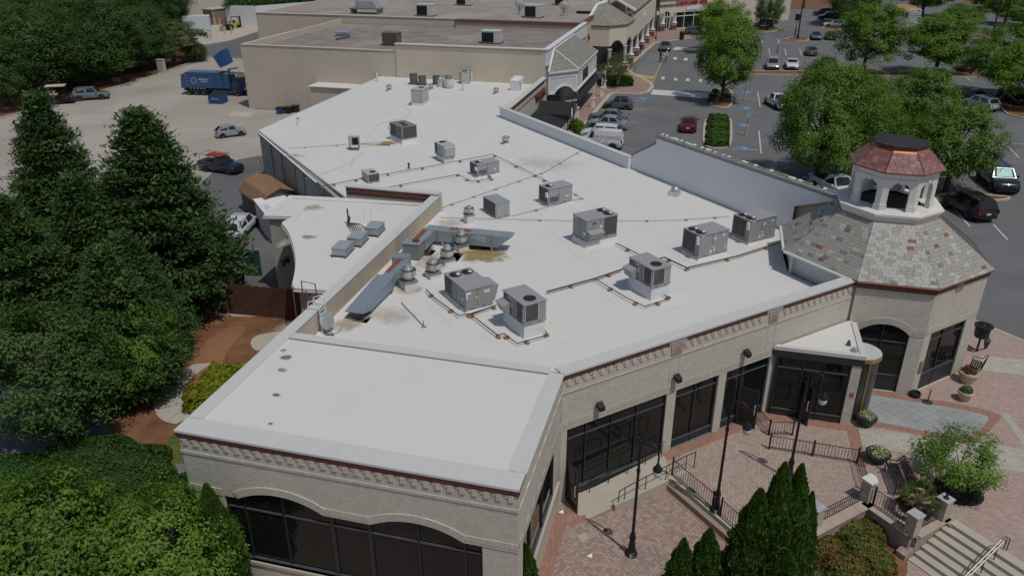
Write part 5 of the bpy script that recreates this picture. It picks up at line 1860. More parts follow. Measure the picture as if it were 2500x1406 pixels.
rtu('rooftop_unit', 'foremost grey rooftop unit, single fan, on a tall white curb', (-7.16, 29.43), 45, 1.86, 1.16, .92, .75, [(.50, .26, .29)], [('R', .06, .62, .10, .92), ('L', .04, .34, .08, .92)], ('L', .62, 1.0, .0, .62, .40), hub=False, box=('E', .1, .25, .1, .5), stickers=(('L', .55, .4, .1, .22, PAPER), ('L', .62, .8, .12, .08, PAPER)), logo=('L', .9, .8), curb_out=0.02)
rtu('rooftop_unit', 'wide grey rooftop unit with a yellow sticker and side hood beside the exhaust fans', (-10.40, 31.13), 45, 2.28, 1.42, .97, .24, [(.27, .80, .30), (.73, .80, .30)], [('L', .62, .96, .1, .9)], ('E', .05, .5, .02, .92, .42), stickers=(('R', .36, .42, .15, .13, YSTICK), ('R', .03, .72, .26, .12, PAPER), ('R', .70, .62, .30, .14, PAPER), ('R', .03, .5, .08, .2, PAPER), ('L', .12, .3, .14, .14, PAPER), ('L', .25, .15, .2, .28, plain('manila_label', (.5, .42, .28), .7))))
for lab, p in (('two-fan grey rooftop unit, left one of the pair before the screen wall', (-.06, 40.30)), ('grey rooftop unit with two fans next to the slate tower roof, right one of the pair', (2.60, 43.29))):
    rtu('rooftop_unit', lab, p, 46, 1.36, 2.08, 1.21, .25, [(.17, .28, .29), (.17, .72, .29)], [('L', .22, .98, .08, .94)], None, box=('L', .02, .16, .56, .36), stickers=(('R', .06, .90, .22, .06, PAPER), ('R', .50, .64, .12, .14, PAPER), ('R', .80, .72, .12, .14, PAPER), ('R', .38, .02, .14, .2, PAPER), ('R', .50, .08, .1, .16, PAPER), ('R', .86, .06, .16, .36, plain('manila_label', (.5, .42, .28), .7)), ('R', .42, .30, .22, .04, PAPER)))
for lab, p, r_, h_ in (('low one-fan rooftop unit between the blue-lidded condenser and screen wall', (-9.80, 46.77), 1.89, 1.0), ('low grey rooftop unit with one fan farther back, ringed by a square pipe run', (-16.03, 51.54), 1.84, .78)):
    rtu('rooftop_unit', lab, p, 43, 1.10, r_, h_, .2, [(.2, .5, .27)], [('L', .1, .98, .06, .94)], None, mat=plain('silver_unit_paint', (.33, .335, .345), .45, var=.05), box=('L', .02, .22, .42, .3), louvres=(.06, .42), stickers=(('R', .72, .25, .2, .08, PAPER),))
rtu('condensing_unit', 'galvanised condenser box with a blue-grey lid and side pipes in mid-roof', (-12.47, 43.79), 45, 1.66, .98, .90, .1, (), [('L', .06, .98, .05, .92)], None, mat=GALV, seam=())
rtu('rooftop_unit', 'old dark rooftop unit with two fans and rust stains on the roof below it', (-24.71, 58.66), 40, 2.12, 1.42, .93, .5, [(.42, .22, .24), (.52, .02 + .25 * 2.2, .24)], [('R', .08, .98, .04, .95), ('L', .42, .95, .1, .95)], None, mat=plain('weathered_brown_grey', (.19, .18, .17), .6, var=.12), hub=False, box=('L', .9, .2, .35, .4))
rtu('rooftop_unit', 'pale grey rooftop unit with a slanted front panel and one fan behind the pipe run', (-19.58, 54.32), 45, 1.5, .98, .85, .5, [(.5, .76, .25)], [('L', .70, .98, .05, .95)], ('R', .08, .98, .02, .92, .10), mat=UNITLIGHT, hub=False, curb_out=-.1)
rtu('condensing_unit', 'small light condenser with a black coil face near the left roof edge', (-23.10, 48.32), 45, 1.26, .86, .57, .1, [(.62, .34, .22)], [('R', .05, .97, .06, .9)], None, mat=UNITLIGHT, hub=False, seam=())
rtu('rooftop_unit', 'light grey rooftop unit with one fan far back in front of the round condensers', (-29.3, 72.5), 90, 1.7, 1.25, 1.10, .5, [(.55, .70, .30)], [], None, mat=plain('pale_green_grey_unit', (.40, .42, .40), .55), hub=False, seam=(.8,), curb_out=.0)
GR2 = 'square units on the gravel roofs'
for (u, v, z, lab, w_, h_) in ((952, 113, 6.8, 'rusty brown box unit on the middle gravel roof', 2.0, 1.5), (1197, 108, 6.8, 'dark-fronted unit half hidden by the dentilled wall', 2.4, 1.5), (1036, 41, 7.42, 'white-sided unit with black grille behind the left beige wall', 2.6, 1.7), (1130, 15, 7.42, 'white-sided unit with black grille at the top edge of the picture', 2.4, 1.8), (1300, 45, 7.42, 'white-sided unit with black grille between the two satellite dishes', 2.6, 1.8), (1369, 14, 7.42, 'white-sided unit with black grille right of the top-edge unit', 2.2, 1.8)):
    p = at(u, v, z)
    o = thing('gravel_roof_unit', lab, 'air conditioner', p, 0, GR2)
    rusty = 'rusty' in lab
    m = MB().frame(p.x, p.y, 88)
    m.box(-w_ * .5, -w_ * .8, z + .12, w_ * .5, 0, z + h_); m.box(-w_ * .52, -w_ * .82, z + h_ + .001, w_ * .52, .02, z + h_ + .07)
    m.build('cabinet', plain('rust_brown_cabinet', (.13, .115, .10), .7, var=.2) if rusty else plain('pale_cabinet', (.50, .52, .52), .5, var=.05), o)
    m = MB().frame(p.x, p.y, 88).box(-w_ * .46, .001, z + .2, w_ * (.46 if rusty else .18), .03, z + h_ * .93)
    m.build('grille', plain('brown_grille', (.09, .08, .07), .7) if rusty else MESH, o)
    m = MB().frame(p.x, p.y, 88).box(-w_ * .56, -w_ * .85, z, w_ * .56, .08, z + .115)
    m.build('base_rail', plain('brown_sleeper', (.10, .05, .045), .8), o)
for u, v, lab in ((1268, 37, 'white satellite dish left of the grilled unit on the far gravel roof'), (1376, 40, 'white satellite dish right of the grilled unit on the far gravel roof')):
    p = at(u, v, 7.42)
    o = thing('satellite_dish', lab, 'satellite dish', p, 0, 'dishes on the far gravel roof')
    m = MB().mat4(Matrix.Translation(p + Vector((0, 0, 1.35))) @ Matrix.Rotation(rad(-62), 4, 'X') @ Matrix.Rotation(.3, 4, 'Z'))
    m.lathe([(.001, 0), (.35, .03), (.62, .12), (.85, .25)], n=16)
    m.build('dish', WHITEPAINT, o, True)
    m = MB().cyl(p, p + Vector((0, 0, 1.3)), .05, n=6); m.cyl(p + Vector((-.6, .3, .02)), p + Vector((0, 0, .8)), .03, n=5); m.cyl(p + Vector((.6, .3, .02)), p + Vector((0, 0, .8)), .03, n=5)
    m.build('mast', BLACKMETAL, o)
p = at(1432, 34, 7.42)
tag(MB().box(p.x - 1.6, p.y - .5, 7.43, p.x + 1.6, p.y + .6, 7.75).build('roof_hatch', MESH), 'low black roof hatch near the far white rim', 'hatch')
p = at(905, 34, 7.42)
o = thing('roof_intake', 'pale wedge-topped intake on a raised frame at the far roof edge', 'vent', p)
m = MB().mat4(Matrix.Translation(p))
m.add([(-2.2, -1, .9), (1.6, -1, .9), (1.6, 1, .9), (-2.2, 1, .9), (-2.0, -1, 2.0), (.9, -1, 2.0), (.9, 1, 2.0), (-2.0, 1, 2.0)], [(0, 3, 2, 1), (4, 5, 6, 7), (0, 1, 5, 4), (1, 2, 6, 5), (2, 3, 7, 6), (3, 0, 4, 7)])
m.build('wedge_hood', GALV, o)
m = MB().mat4(Matrix.Translation(p)); m.box(-3.2, -1.1, .7, 1.9, 1.1, .88); m.box(-3.0, -1, 0, -2.8, 1, .7); m.box(1.5, -1, 0, 1.7, 1, .7)
m.build('support_frame', plain('frame_grey', (.2, .2, .2), .6), o)
p = at(838, 88, 6.8)
o = thing('roof_vent_box', 'flat square vent with torn flashing on the middle gravel roof', 'vent', p)
m = MB().mat4(Matrix.Translation(p)); m.box(-1, -.7, .35, 1, .7, .6); m.box(-.7, -.5, 0, .7, .5, .34)
m.build('vent_cap', GALV, o)
m = MB().mat4(Matrix.Translation(p))
m.tube([(.6, -.8, .15), (1.6, -1.8, .1), (1.4, -3.0, .12), (1.1, -4.2, .1)], [.25, .3, .22, .2], 5)
m.build('torn_flashing', plain('dark_flashing', (.10, .10, .09), .8), o)


def exhaust(pos, label, hcurb, cw, r, hbowl, hcap, rusty=False, z0=ROOF, flange=True, group='upblast exhaust fans'):
    o = thing('exhaust_fan', label, 'exhaust fan', (pos[0], pos[1], z0), 0, group)
    m = MB().mat4(Matrix.Translation((pos[0], pos[1], z0)) @ Matrix.Rotation(rad(-45), 4, 'Z'))
    m.taper((0, 0), -.01, hcurb, cw * 1.04, cw * 1.04, cw, cw)
    m.build('fan_curb', CURBWHITE, o)
    if flange:
        m = MB().mat4(Matrix.Translation((pos[0], pos[1], z0)) @ Matrix.Rotation(rad(-45), 4, 'Z'))
        m.box(-cw * .56, -cw * .56, hcurb + .001, cw * .56, cw * .56, hcurb + .07)
        m.build('hinge_plate', plain('dull_plate', (.22, .22, .21), .6), o)
    zc = hcurb + .075
    m = MB()
    m.lathe([(r * .55, zc), (r * .78, zc + hbowl * .25), (r * .82, zc + hbowl * .35), (r * 1.0, zc + hbowl * .45), (r * 1.02, zc + hbowl * .50), (r, zc + hbowl * .55), (r * 1.03, zc + hbowl * .98), (r * 1.07, zc + hbowl), (r * .98, zc + hbowl * .99), (r * .90, zc + hbowl * .55), (r * .5, zc + hbowl * .45)], (pos[0], pos[1], z0), 26)
    m.build('fan_bowl', ALU, o, True)
    m = MB()
    zz = zc + hbowl * .55
    m.lathe([(r * .62, zz), (r * .64, zz + hcap * .55), (r * .66, zz + hcap * .56), (r * .60, zz + hcap * .72), (r * .50, zz + hcap * .74), (r * .48, zz + hcap * .95), (r * .40, zz + hcap), (.001, zz + hcap * 1.0)], (pos[0], pos[1], z0), 24)
    m.build('motor_cap', [ALU if not rusty else ALU], o, True)
    m = MB().lathe([(r * .89, zc + hbowl * .60), (r * .62, zc + hbowl * .60)], (pos[0], pos[1], z0), 24)
    m.build('fan_throat', MESH, o)
    if rusty:
        m = MB().lathe([(r * .41, zz + hcap + .004), (.001, zz + hcap + .006)], (pos[0], pos[1], z0), 20)
        m.build('rusty_lid', plain('tan_rust', (.36, .24, .14), .8), o)
    m = MB().cyl((pos[0] - r * 1.0, pos[1] - .05, z0 + zc + hbowl * .2), (pos[0] - r * 1.0, pos[1] - .05, z0 + zc + hbowl * .6), .035, n=7)
    m.build('switch', GALV, o)
    return o
exhaust((-13.05, 38.6), 'large spun-metal exhaust fan in front of the graffiti duct', .28, .62, .40, .52, .55)
exhaust((-13.18, 36.6), 'spun-metal exhaust fan with a motor on its rim, second from the graffiti duct', .22, .60, .36, .48, .5)
exhaust((-13.3, 34.65), 'spun-metal exhaust fan on a white curb, third from the graffiti duct', .26, .60, .36, .46, .46)
exhaust((-14.05, 33.1), 'large exhaust fan with a tan rusty lid beside the long duct', .40, .66, .40, .55, .5, True)
exhaust((-13.92, 42.8), 'single silver exhaust fan on a white curb right of the red-banded parapet end', .50, .50, .30, .36, .3)
for p, lab in (((-34.3, 78.8), 'small mushroom vent near the left roof edge far back'), ((-22.7, 80.1), 'small mushroom vent near the court wall'), ((-16.5, 61.0), 'small silver mushroom vent alone on the open roof'), ((-30.1, 80.4), 'mushroom vent in the cluster before the tan wall')):
    exhaust(p, lab, .15, .36, .30, .34, .28, z0=ROOF)
o = thing('roof_vent', 'white painted exhaust drum in the far equipment cluster', 'vent', (-28.5, 81.8, ROOF))
MB().lathe([(.30, 0), (.44, .15), (.48, .6), (.50, .95), (.40, .97)], (-28.5, 81.8, ROOF), 18).build('drum', CURBWHITE, o, True)
MB().lathe([(.40, .975), (.42, 1.4), (.30, 1.45), (.001, 1.46)], (-28.5, 81.8, ROOF), 16).build('motor_cap', plain('green_grey_cap', (.22, .24, .22), .6), o, True)
RC = 'round condensers in the far cluster'
for k, (x, y, h_, lab) in enumerate(((-33.1, 83.0, 1.15, 'tallest round dark condenser, left of three'), (-32.0, 82.8, 1.0, 'round dark condenser, middle of three'), (-30.6, 83.6, .95, 'round dark condenser, right of three'))):
    o = thing('round_condenser', lab, 'condenser', (x, y, ROOF), 0, RC)
    MB().lathe([(.42, .05), (.42, h_ - .06), (.44, h_ - .05), (.44, h_), (.30, h_ + .03), (.001, h_ + .035)], (x, y, ROOF), 20).build('casing', plain('dark_green_grey_condenser', (.115, .12, .11), .6, var=.2), o, True)
    m = MB()
    for j in range(14):
        a = 2 * PI * j / 14
        m.box(x + .425 * math.cos(a) - .015, y + .425 * math.sin(a) - .015, ROOF + .05, x + .425 * math.cos(a) + .015, y + .425 * math.sin(a) + .015, ROOF + h_ - .06)
    m.build('fin_guard', plain('condenser_fin', (.19, .2, .19), .6), o, kind='stuff')
    MB().box(x - .5, y - .5, ROOF, x + .5, y + .5, ROOF + .05).build('pad', plain('dark_pad', (.1, .1, .1), .8), o)
rtu('condensing_unit', 'square pale green condenser with a top fan in the far cluster', (-27.9, 84.2), 60, 1.1, 1.0, 1.25, .06, [(.5, .5, .36)], [], None, mat=MATS['pale_green_grey_unit'], hub=False, seam=(), group=None)
VP = 'vent pipes on the white roof'
for x, y, h_, r, lab in ((-27.2, 87.0 - 1.2, 1.25, .13, 'tall white vent pipe against the tan stucco wall'), (-26.6, 80.9, .95, .13, 'white vent pipe with a cap in front of the condensers'), (-37.6, 83.2, 1.1, .13, 'white vent pipe at the far left roof edge'), (-36.3, 62.6, .55, .12, 'short white vent near the left corner of the roof'), (-21.65, 52.4, .35, .08, 'small dark vent stub on the pipe run')):
    o = thing('vent_pipe', lab, 'vent pipe', (x, y, ROOF), 0, VP)
    MB().cyl((x, y, ROOF), (x, y, ROOF + h_), r * .8, n=12).build('pipe', CURBWHITE if h_ > .4 else DARKPIPE, o, True)
    MB().cyl((x, y, ROOF + h_ + .002), (x, y, ROOF + h_ + .09), r * 1.15, n=12).build('rain_cap', GALV if h_ > .4 else DARKPIPE, o, True)
x, y = -2.1, 51.6
o = thing('roof_vent', 'low silver cone vent close to the tall white screen wall', 'vent', (x, y, ROOF))
MB().lathe([(.42, .02), (.42, .12), (.30, .16), (.26, .40), (.20, .46), (.001, .48)], (x, y, ROOF), 18).build('cone', ALU, o, True)
MB().add([(x - .5, y - .6, ROOF + .01), (x + .3, y - .7, ROOF + .01), (x + .1, y - .35, ROOF + .22), (x - .3, y - .3, ROOF + .22)], [(0, 1, 2, 3)]).build('flap', GALV, o)
o = thing('intake_box', 'white angled intake box near the court wall', 'vent', (-21.2, 82.5, ROOF))
m = MB().mat4(Matrix.Translation((-21.2, 82.5, ROOF)))
m.box(-.5, -.4, 0, .5, .5, 1.1); m.add([(-.5, -.4, 1.1), (.5, -.4, 1.1), (.8, .2, 1.5), (-.2, .3, 1.5), (.8, .2, .5)], [(0, 1, 2, 3), (1, 4, 2)])
m.build('box_housing', CURBWHITE, o)
o = thing('goose_vent', 'silver gooseneck pipes joining the far roof drum', 'vent', (-30.1, 83.2, ROOF))
m = MB(); m.tube([(-29.9, 82.6, ROOF), (-29.9, 82.6, ROOF + .8), (-29.7, 82.6, ROOF + 1.05), (-29.2, 82.4, ROOF + 1.15), (-28.8, 82.2, ROOF + 1.0)], .16, 8); m.lathe([(.4, 0), (.42, .7), (.2, .8)], (-29.6, 82.3, ROOF), 14)
m.build('neck', ALU, o, True)
o = thing('split_condenser', 'small white split condenser on a black stand', 'condenser', (-27.7, 56.3, ROOF))
m = MB().frame(-28.2, 56.0, 75); m.box(0, -.38, ROOF + .38, .85, 0, ROOF + 1.10); m.build('casing', UNITLIGHT, o)
m = MB().frame(-28.2, 56.0, 75); m.box(.30, .001, ROOF + .45, .80, .02, ROOF + 1.0); m.build('fan_grille', MESH, o)
m = MB().frame(-28.2, 56.0, 75)
for s in (.05, .78):
    m.tube([(s, .12, ROOF + .03), (s, .05, ROOF + .34), (s, -.4, ROOF + .34), (s, -.5, ROOF + .03)], .03, 5)
m.tube([(.05, .12, ROOF + .06), (.8, .12, ROOF + .06)], .03, 5)
m.build('stand', BLACKMETAL, o)
for k, (p, lab) in enumerate((((-18.15, 34.55), 'front galvanised condenser of three on the annex roof'), ((-18.0, 36.1), 'middle galvanised condenser of three on the annex roof'), ((-17.7, 37.75), 'rear galvanised condenser of three on the annex roof'))):
    o = thing('refrigeration_unit', lab, 'condenser', (p[0], p[1], ANX), 0, 'condensers on the annex roof')
    M0 = Matrix.Translation((p[0], p[1], ANX - .075)) @ Matrix.Rotation(rad(4), 4, 'Z')
    m = MB().mat4(M0); m.box(-.78, 0, .12, 0, 1.15, .50); m.box(-.80, -.02, .501, .02, 1.17, .53)
    m.build('casing', plain('galvanised_casing', (.36, .40, .42), .45, metal=.2, var=.08), o)
    m = MB().mat4(M0); m.box(-.42, -.006, .12, -.40, -.001, .5); m.box(.001, .1, .15, .012, 1.05, .46)
    m.build('grille', plain('grey_grille', (.25, .27, .27), .6), o)
    m = MB().mat4(M0); m.box(-.82, -.05, 0, -.72, 1.25, .118); m.box(-.1, -.05, 0, .0, 1.25, .118)
    m.build('skid', plain('dark_skid', (.13, .13, .13), .7), o)
o = thing('refrigerant_lines', 'bundle of dark refrigerant lines rising from the annex roof', 'pipes', (-19.6, 38.2, ANX))
for k in range(6):
    m = MB()
    e = Vector((-18.6, 36.5 + k * .32, ANX + .08)); s = Vector((-20.2 + k * .03, 39.0, ANX + .12))
    m.tube([s + Vector((-.1, .3, .75 if k < 3 else .3)), s + Vector((.02, .1, .25)), s, s.lerp(e, .5) + Vector((.1, .15, .14)), e], .022, 5)
    m.build('line', DARKPIPE, o)
for u, v in ((891, 545), (907, 540)):
    p = at(u, v + 5, ANX)
    tag(MB().cyl(p, p + Vector((0, 0, .95)), .018, n=5).lathe([(.16, 0), (.1, .05), (.02, .08)], tuple(p), 8).build('antenna_mast', WHITEPAINT), 'thin white mast on the annex roof, %s one' % ('left' if u < 900 else 'right'), 'mast', 'masts on the annex roof')
DUCT = plain('galvanised_duct', (.30, .34, .365), .45, metal=.25, var=.14, scale=1.2, stain=(.22, .25, .27), stain_amt=.5)
RUSTTOP = plain('rusted_duct_top', (.21, .075, .045), .85, var=.25, scale=4)
D2 = thing('roof_duct', 'long grey sheet-metal duct with white graffiti on its side', 'duct', (-13, 39.6, ROOF))
m = MB()
m.box(-15.3, 38.75, 4.83, -12.6, 39.50, 5.48)
m.build('duct_section', DUCT, D2)
m = MB()
m.add([(-12.59, 38.75, 4.80), (-11.0, 38.75, 4.80), (-10.15, 38.75, 5.5), (-12.59, 38.75, 5.5), (-12.59, 39.55, 4.80), (-11.0, 39.55, 4.80), (-10.15, 39.55, 5.5), (-12.59, 39.55, 5.5)], [(0, 1, 2, 3), (4, 7, 6, 5), (3, 2, 6, 7), (0, 4, 5, 1)])
m.build('duct_section', DUCT, D2)
m = MB()
for x in (-14.5, -13.6, -12.6, -11.3):
    m.box(x - .025, 38.72, 4.8, x + .025, 39.53, 5.51)
m.build('duct_flange', plain('duct_flange', (.22, .25, .27), .5), D2)
MB().box(-13.9, 39.0, 5.482, -12.65, 39.4, 5.488).build('rust_patch', RUSTTOP, D2)
for x in (-14.2, -11.3):
    m = MB(); m.box(x - .06, 38.70, ROOF, x + .02, 38.76, 4.85); m.box(x - .06, 39.46, ROOF, x + .02, 39.52, 4.85)
    m.build('duct_leg', GALV, D2)
gr = MB()
def gs(pts, r=.022):
    gr.tube([(-12.45 + x * .0145, 38.742, 5.42 - y * .0145) for x, y in pts], r * .7, 4)
for pts in ([(-4, 13), (10, 13)], [(4, 8), (11, 13), (6, 18)], [(11, 9), (18, 3), (22, 8)], [(18, 4), (14, 12), (16, 20), (20, 17), (24, 7)], [(20, 2), (30, 16)], [(24, 3), (26, 18), (33, 12), (40, 9)], [(28, 2), (35, 8), (38, 5)], [(30, 4), (41, 6), (42, 2)], [(36, 12), (44, 22)], [(38, 18), (43, 10), (46, 18)], [(44, 3), (50, 11), (42, 12)], [(45, 8), (48, 24), (53, 10)], [(16, 23), (26, 19), (38, 20), (48, 25)]):
    gs(pts)
gr.build('graffiti_tag', plain('pale_spray_paint', (.55, .58, .58), .7), D2)
m = MB(); m.box(-15.45, 37.3, 4.83, -14.72, 39.2, 5.44)
m.build('duct_elbow', DUCT, D2)
MB().box(-15.44, 37.35, 5.442, -15.1, 38.9, 5.448).build('rust_patch', RUSTTOP, D2)
o = thing('blower_box', 'galvanised blower box with a motor on its lid at the duct corner', 'blower', (-15.2, 37, ROOF))
MB().box(-15.72, 36.45, ROOF + .05, -14.76, 37.28, 5.46).build('casing', plain('dark_galvanised', (.22, .25, .26), .5, metal=.2, var=.1), o)
MB().box(-15.75, 36.42, 5.462, -14.73, 37.3, 5.50).build('lid', DUCT, o)
m = MB().cyl((-15.2, 36.8, 5.56), (-14.98, 37.0, 5.56), .10, n=10); m.box(-15.25, 36.75, 5.5, -14.9, 37.05, 5.53)
m.build('motor', RUST, o)
D1 = thing('roof_duct', 'long low blue-grey duct on legs running beside the tan wall', 'duct', (-15.1, 32, ROOF))
m = MB()
m.add([(-15.62, 29.1, 4.98), (-14.72, 29.1, 4.98), (-14.62, 32.6, 4.98), (-15.52, 32.6, 4.98), (-15.62, 29.1, 5.02), (-14.72, 29.1, 5.02), (-14.62, 32.6, 5.36), (-15.52, 32.6, 5.36), (-15.6, 30.0, 4.72), (-14.7, 30.0, 4.72), (-14.62, 32.6, 4.72), (-15.52, 32.6, 4.72)],
      [(4, 5, 6, 7), (0, 1, 5, 4), (8, 9, 1, 0), (1, 9, 10, 6, 5), (8, 0, 4, 7, 11), (8, 11, 10, 9), (10, 11, 7, 6)])
m.build('duct_section', plain('blue_grey_duct', (.25, .305, .35), .45, metal=.25, var=.10), D1)
MB().box(-15.35, 32.62, 4.72, -14.75, 35.0, 5.24).build('duct_section', plain('blue_grey_duct', (.25, .305, .35)), D1)
MB().box(-15.36, 33.2, 5.242, -15.1, 34.9, 5.248).build('rust_patch', RUSTTOP, D1)
MB().box(-15.7, 34.9, ROOF + .02, -14.9, 35.6, 5.30).build('end_box', plain('blue_grey_duct', (.25, .305, .35)), D1)
for y in (32.2, 34.2):
    m = MB(); m.box(-15.4, y, ROOF, -15.34, y + .06, 4.75); m.box(-14.78, y, ROOF, -14.72, y + .06, 4.75); m.box(-15.5, y - .05, ROOF + .0, -14.6, y + .1, ROOF + .04)
    m.build('duct_leg', GALV, D1)
MB().lathe([(.17, 0), (.17, .26), (.1, .3), (.1, .36), (.001, .37)], (-15.3, 29.75, ROOF + .02), 14).build('scroll_fan', plain('grey_fan_scroll', (.3, .3, .29), .5), D1, True)
MB().box(-15.75, 29.4, ROOF + .002, -14.7, 30.15, ROOF + .02).build('grease_mat', plain('grey_grease_mat', (.24, .24, .23), .8), D1)
def piperun(name, label, pts, r, mat, blocks, zo=.16, group=None, cat='pipe'):
    P3 = [at(u, v, ROOF + zo) for u, v in pts]
    o = thing(name, label, cat, (P3[0].x, P3[0].y, ROOF), 0, group)
    m = MB(); m.tube(P3, r, 6); m.build('pipe', mat, o)
    for k in range(blocks):
        t = (k + .5) / blocks * (len(P3) - 1)
        i = min(int(t), len(P3) - 2)
        p = P3[i].lerp(P3[i + 1], t - i)
        d = (P3[i + 1] - P3[i]).normalized()
        az = math.degrees(math.atan2(d.x, d.y))
        MB().frame(p.x, p.y, az).box(-.07, -.12, ROOF, .07, .12, ROOF + zo - r).build('support_block', WOODBLK if mat is DARKPIPE else plain('grey_block', (.3, .27, .24), .8), o)
    return o
GP = 'gas pipes on the white roof'
piperun('gas_pipe', 'brown gas pipe from the tall-curb unit along the facade to the foremost unit', [(1335, 712), (1452, 680), (1520, 657)], .045, DARKPIPE, 2, group=GP)
piperun('gas_pipe', 'brown gas pipe running from the tower past the twin units', [(1917, 588), (1800, 625), (1677, 654), (1622, 628), (1600, 634)], .04, DARKPIPE, 5, group=GP)
piperun('gas_pipe', 'thin brown pipe from the hooded middle unit toward the tall-curb unit', [(1503, 593), (1562, 622)], .03, DARKPIPE, 1, group=GP)
piperun('gas_pipe', 'thin brown pipe dropping toward the tall-curb unit and looping round it', [(1452, 680), (1530, 727), (1574, 748), (1638, 727), (1622, 720)], .025, DARKPIPE, 4, group=GP)
piperun('gas_pipe', 'brown pipe loop in front of the yellow-stickered unit', [(1040, 706), (1062, 728), (1120, 770), (1150, 765), (1212, 745), (1150, 768), (1215, 818), (1230, 814), (1262, 838), (1335, 818), (1333, 808)], .028, DARKPIPE, 9, group=GP)
piperun('gas_pipe', 'thin dark pipe ringing the low unit at the back', [(905, 465), (1118, 426), (1152, 443), (1200, 436), (1192, 425)], .022, DARKPIPE, 6, group=GP)
piperun('gas_pipe', 'thin dark pipe crossing behind the low units', [(787, 455), (885, 435), (1040, 408), (1203, 377), (1300, 424), (1340, 445)], .022, DARKPIPE, 9, group=GP)
CD = 'thin conduits on the white roof'
GC = plain('grey_conduit', (.28, .27, .26), .6)
piperun('conduit', 'straight thin conduit crossing the roof from the exhaust fan to the screen wall', [(1075, 531), (1400, 539), (1640, 538), (1780, 528)], .018, GC, 6, .08, CD, 'conduit')
piperun('conduit', 'diagonal thin conduit from the tan wall corner to the low parapet', [(1075, 508), (1200, 465), (1330, 420), (1428, 362)], .018, GC, 7, .08, CD, 'conduit')
piperun('conduit', 'thin conduit from the blue-lidded condenser to the low single-fan unit', [(1250, 527), (1420, 484), (1398, 470)], .018, GC, 3, .08, CD, 'conduit')
piperun('conduit', 'thin conduit at the left roof edge leading to the split condenser', [(706, 362), (860, 352), (960, 346)], .018, GC, 4, .08, CD, 'conduit')
o = piperun('conduit', 'loose pole lying alone on the roof with a dark clamp', [(980, 738), (1035, 796), (1034, 782)], .02, GC, 1, .06, CD, 'conduit')
def cable(label, pts, r=.012):
    tag(MB().tube([at(u, v, ROOF + .02) for u, v, _ in smooth_path([(a, b, 0) for a, b in pts], 5)], r, 4).build('roof_cable', plain('grey_cable', (.42, .42, .41), .7)), label, 'cable', 'cables lying on the white roof')
cable('curving cable from the far unit down past the split condenser', [(985, 262), (1005, 275), (985, 288), (930, 302), (905, 325), (893, 350), (888, 370), (868, 385), (855, 410)])
cable('slack cable near the left roof edge', [(740, 438), (800, 420), (850, 400), (865, 385)])
CH = thing('chalk_marks', 'yellow layout lines marked on the white roof around the units', 'markings', (-8, 38, ROOF))
for a, b in (((1042, 738), (1102, 793)), ((1170, 810), (1200, 833)), ((1338, 556), (1412, 629)), ((1412, 629), (1470, 612)), ((1430, 641), (1485, 626)), ((1617, 603), (1655, 598)), ((1617, 605), (1690, 645)), ((1780, 645), (1712, 658)), ((1472, 724), (1508, 744)), ((1626, 760), (1708, 736)), ((1636, 697), (1674, 717)), ((1330, 850), (1392, 832)), ((1335, 783), (1385, 803)), ((1385, 808), (1345, 820)), ((1130, 782), (1230, 765)), ((1280, 500), (1325, 528)), ((1420, 520), (1370, 490)), ((1860, 600), (1830, 610)), ((1790, 622), (1760, 605)), ((940, 352), (980, 345)), ((880, 470), (920, 488)), ((1165, 430), (1220, 460))):
    A, B = at(*a, ROOF + .004), at(*b, ROOF + .004)
    d = (B - A).normalized(); q = Vector((-d.y, d.x, 0)) * .018
    MB().poly([A + q, A - q, B - q, B + q]).build('chalk_line', plain('faint_yellow_chalk', (.62, .55, .33), .8, var=.05), CH)
def stain_mat(name, col, amt):
    m_, nt, b = _mat(name)
    b.inputs['Roughness'].default_value = .8
    co = nt.nodes.new('ShaderNodeTexCoord').outputs['Generated']
    mp = nt.nodes.new('ShaderNodeMapping'); mp.inputs['Location'].default_value = (-.5, -.5, 0)
    nt.links.new(co, mp.inputs[0])
    ln = nt.nodes.new('ShaderNodeVectorMath'); ln.operation = 'LENGTH'
    sx = nt.nodes.new('ShaderNodeVectorMath'); sx.operation = 'MULTIPLY'; sx.inputs[1].default_value = (1, 1, 0)
    nt.links.new(mp.outputs[0], sx.inputs[0]); nt.links.new(sx.outputs[0], ln.inputs[0])
    f = math_node(nt, 'ADD', ln.outputs['Value'], math_node(nt, 'MULTIPLY', math_node(nt, 'SUBTRACT', noise(nt, 1.4, 7, pos_co(nt), .7), .5), .95))
    a = math_node(nt, 'MULTIPLY', ramp(nt, f, .44, .12), amt)
    b.inputs['Base Color'].default_value = rgb(col)
    c = mixc(nt, ramp(nt, noise(nt, 2.5, 6, pos_co(nt), .7), .35, .7), col, tuple(min(1, q * 1.6) for q in col))
    nt.links.new(c, b.inputs['Base Color'])
    nt.links.new(a, b.inputs['Alpha'])
    return m_
ST = thing('roof_stains', 'brown water stains spread on the white roof', 'stain', (-12, 37, ROOF))
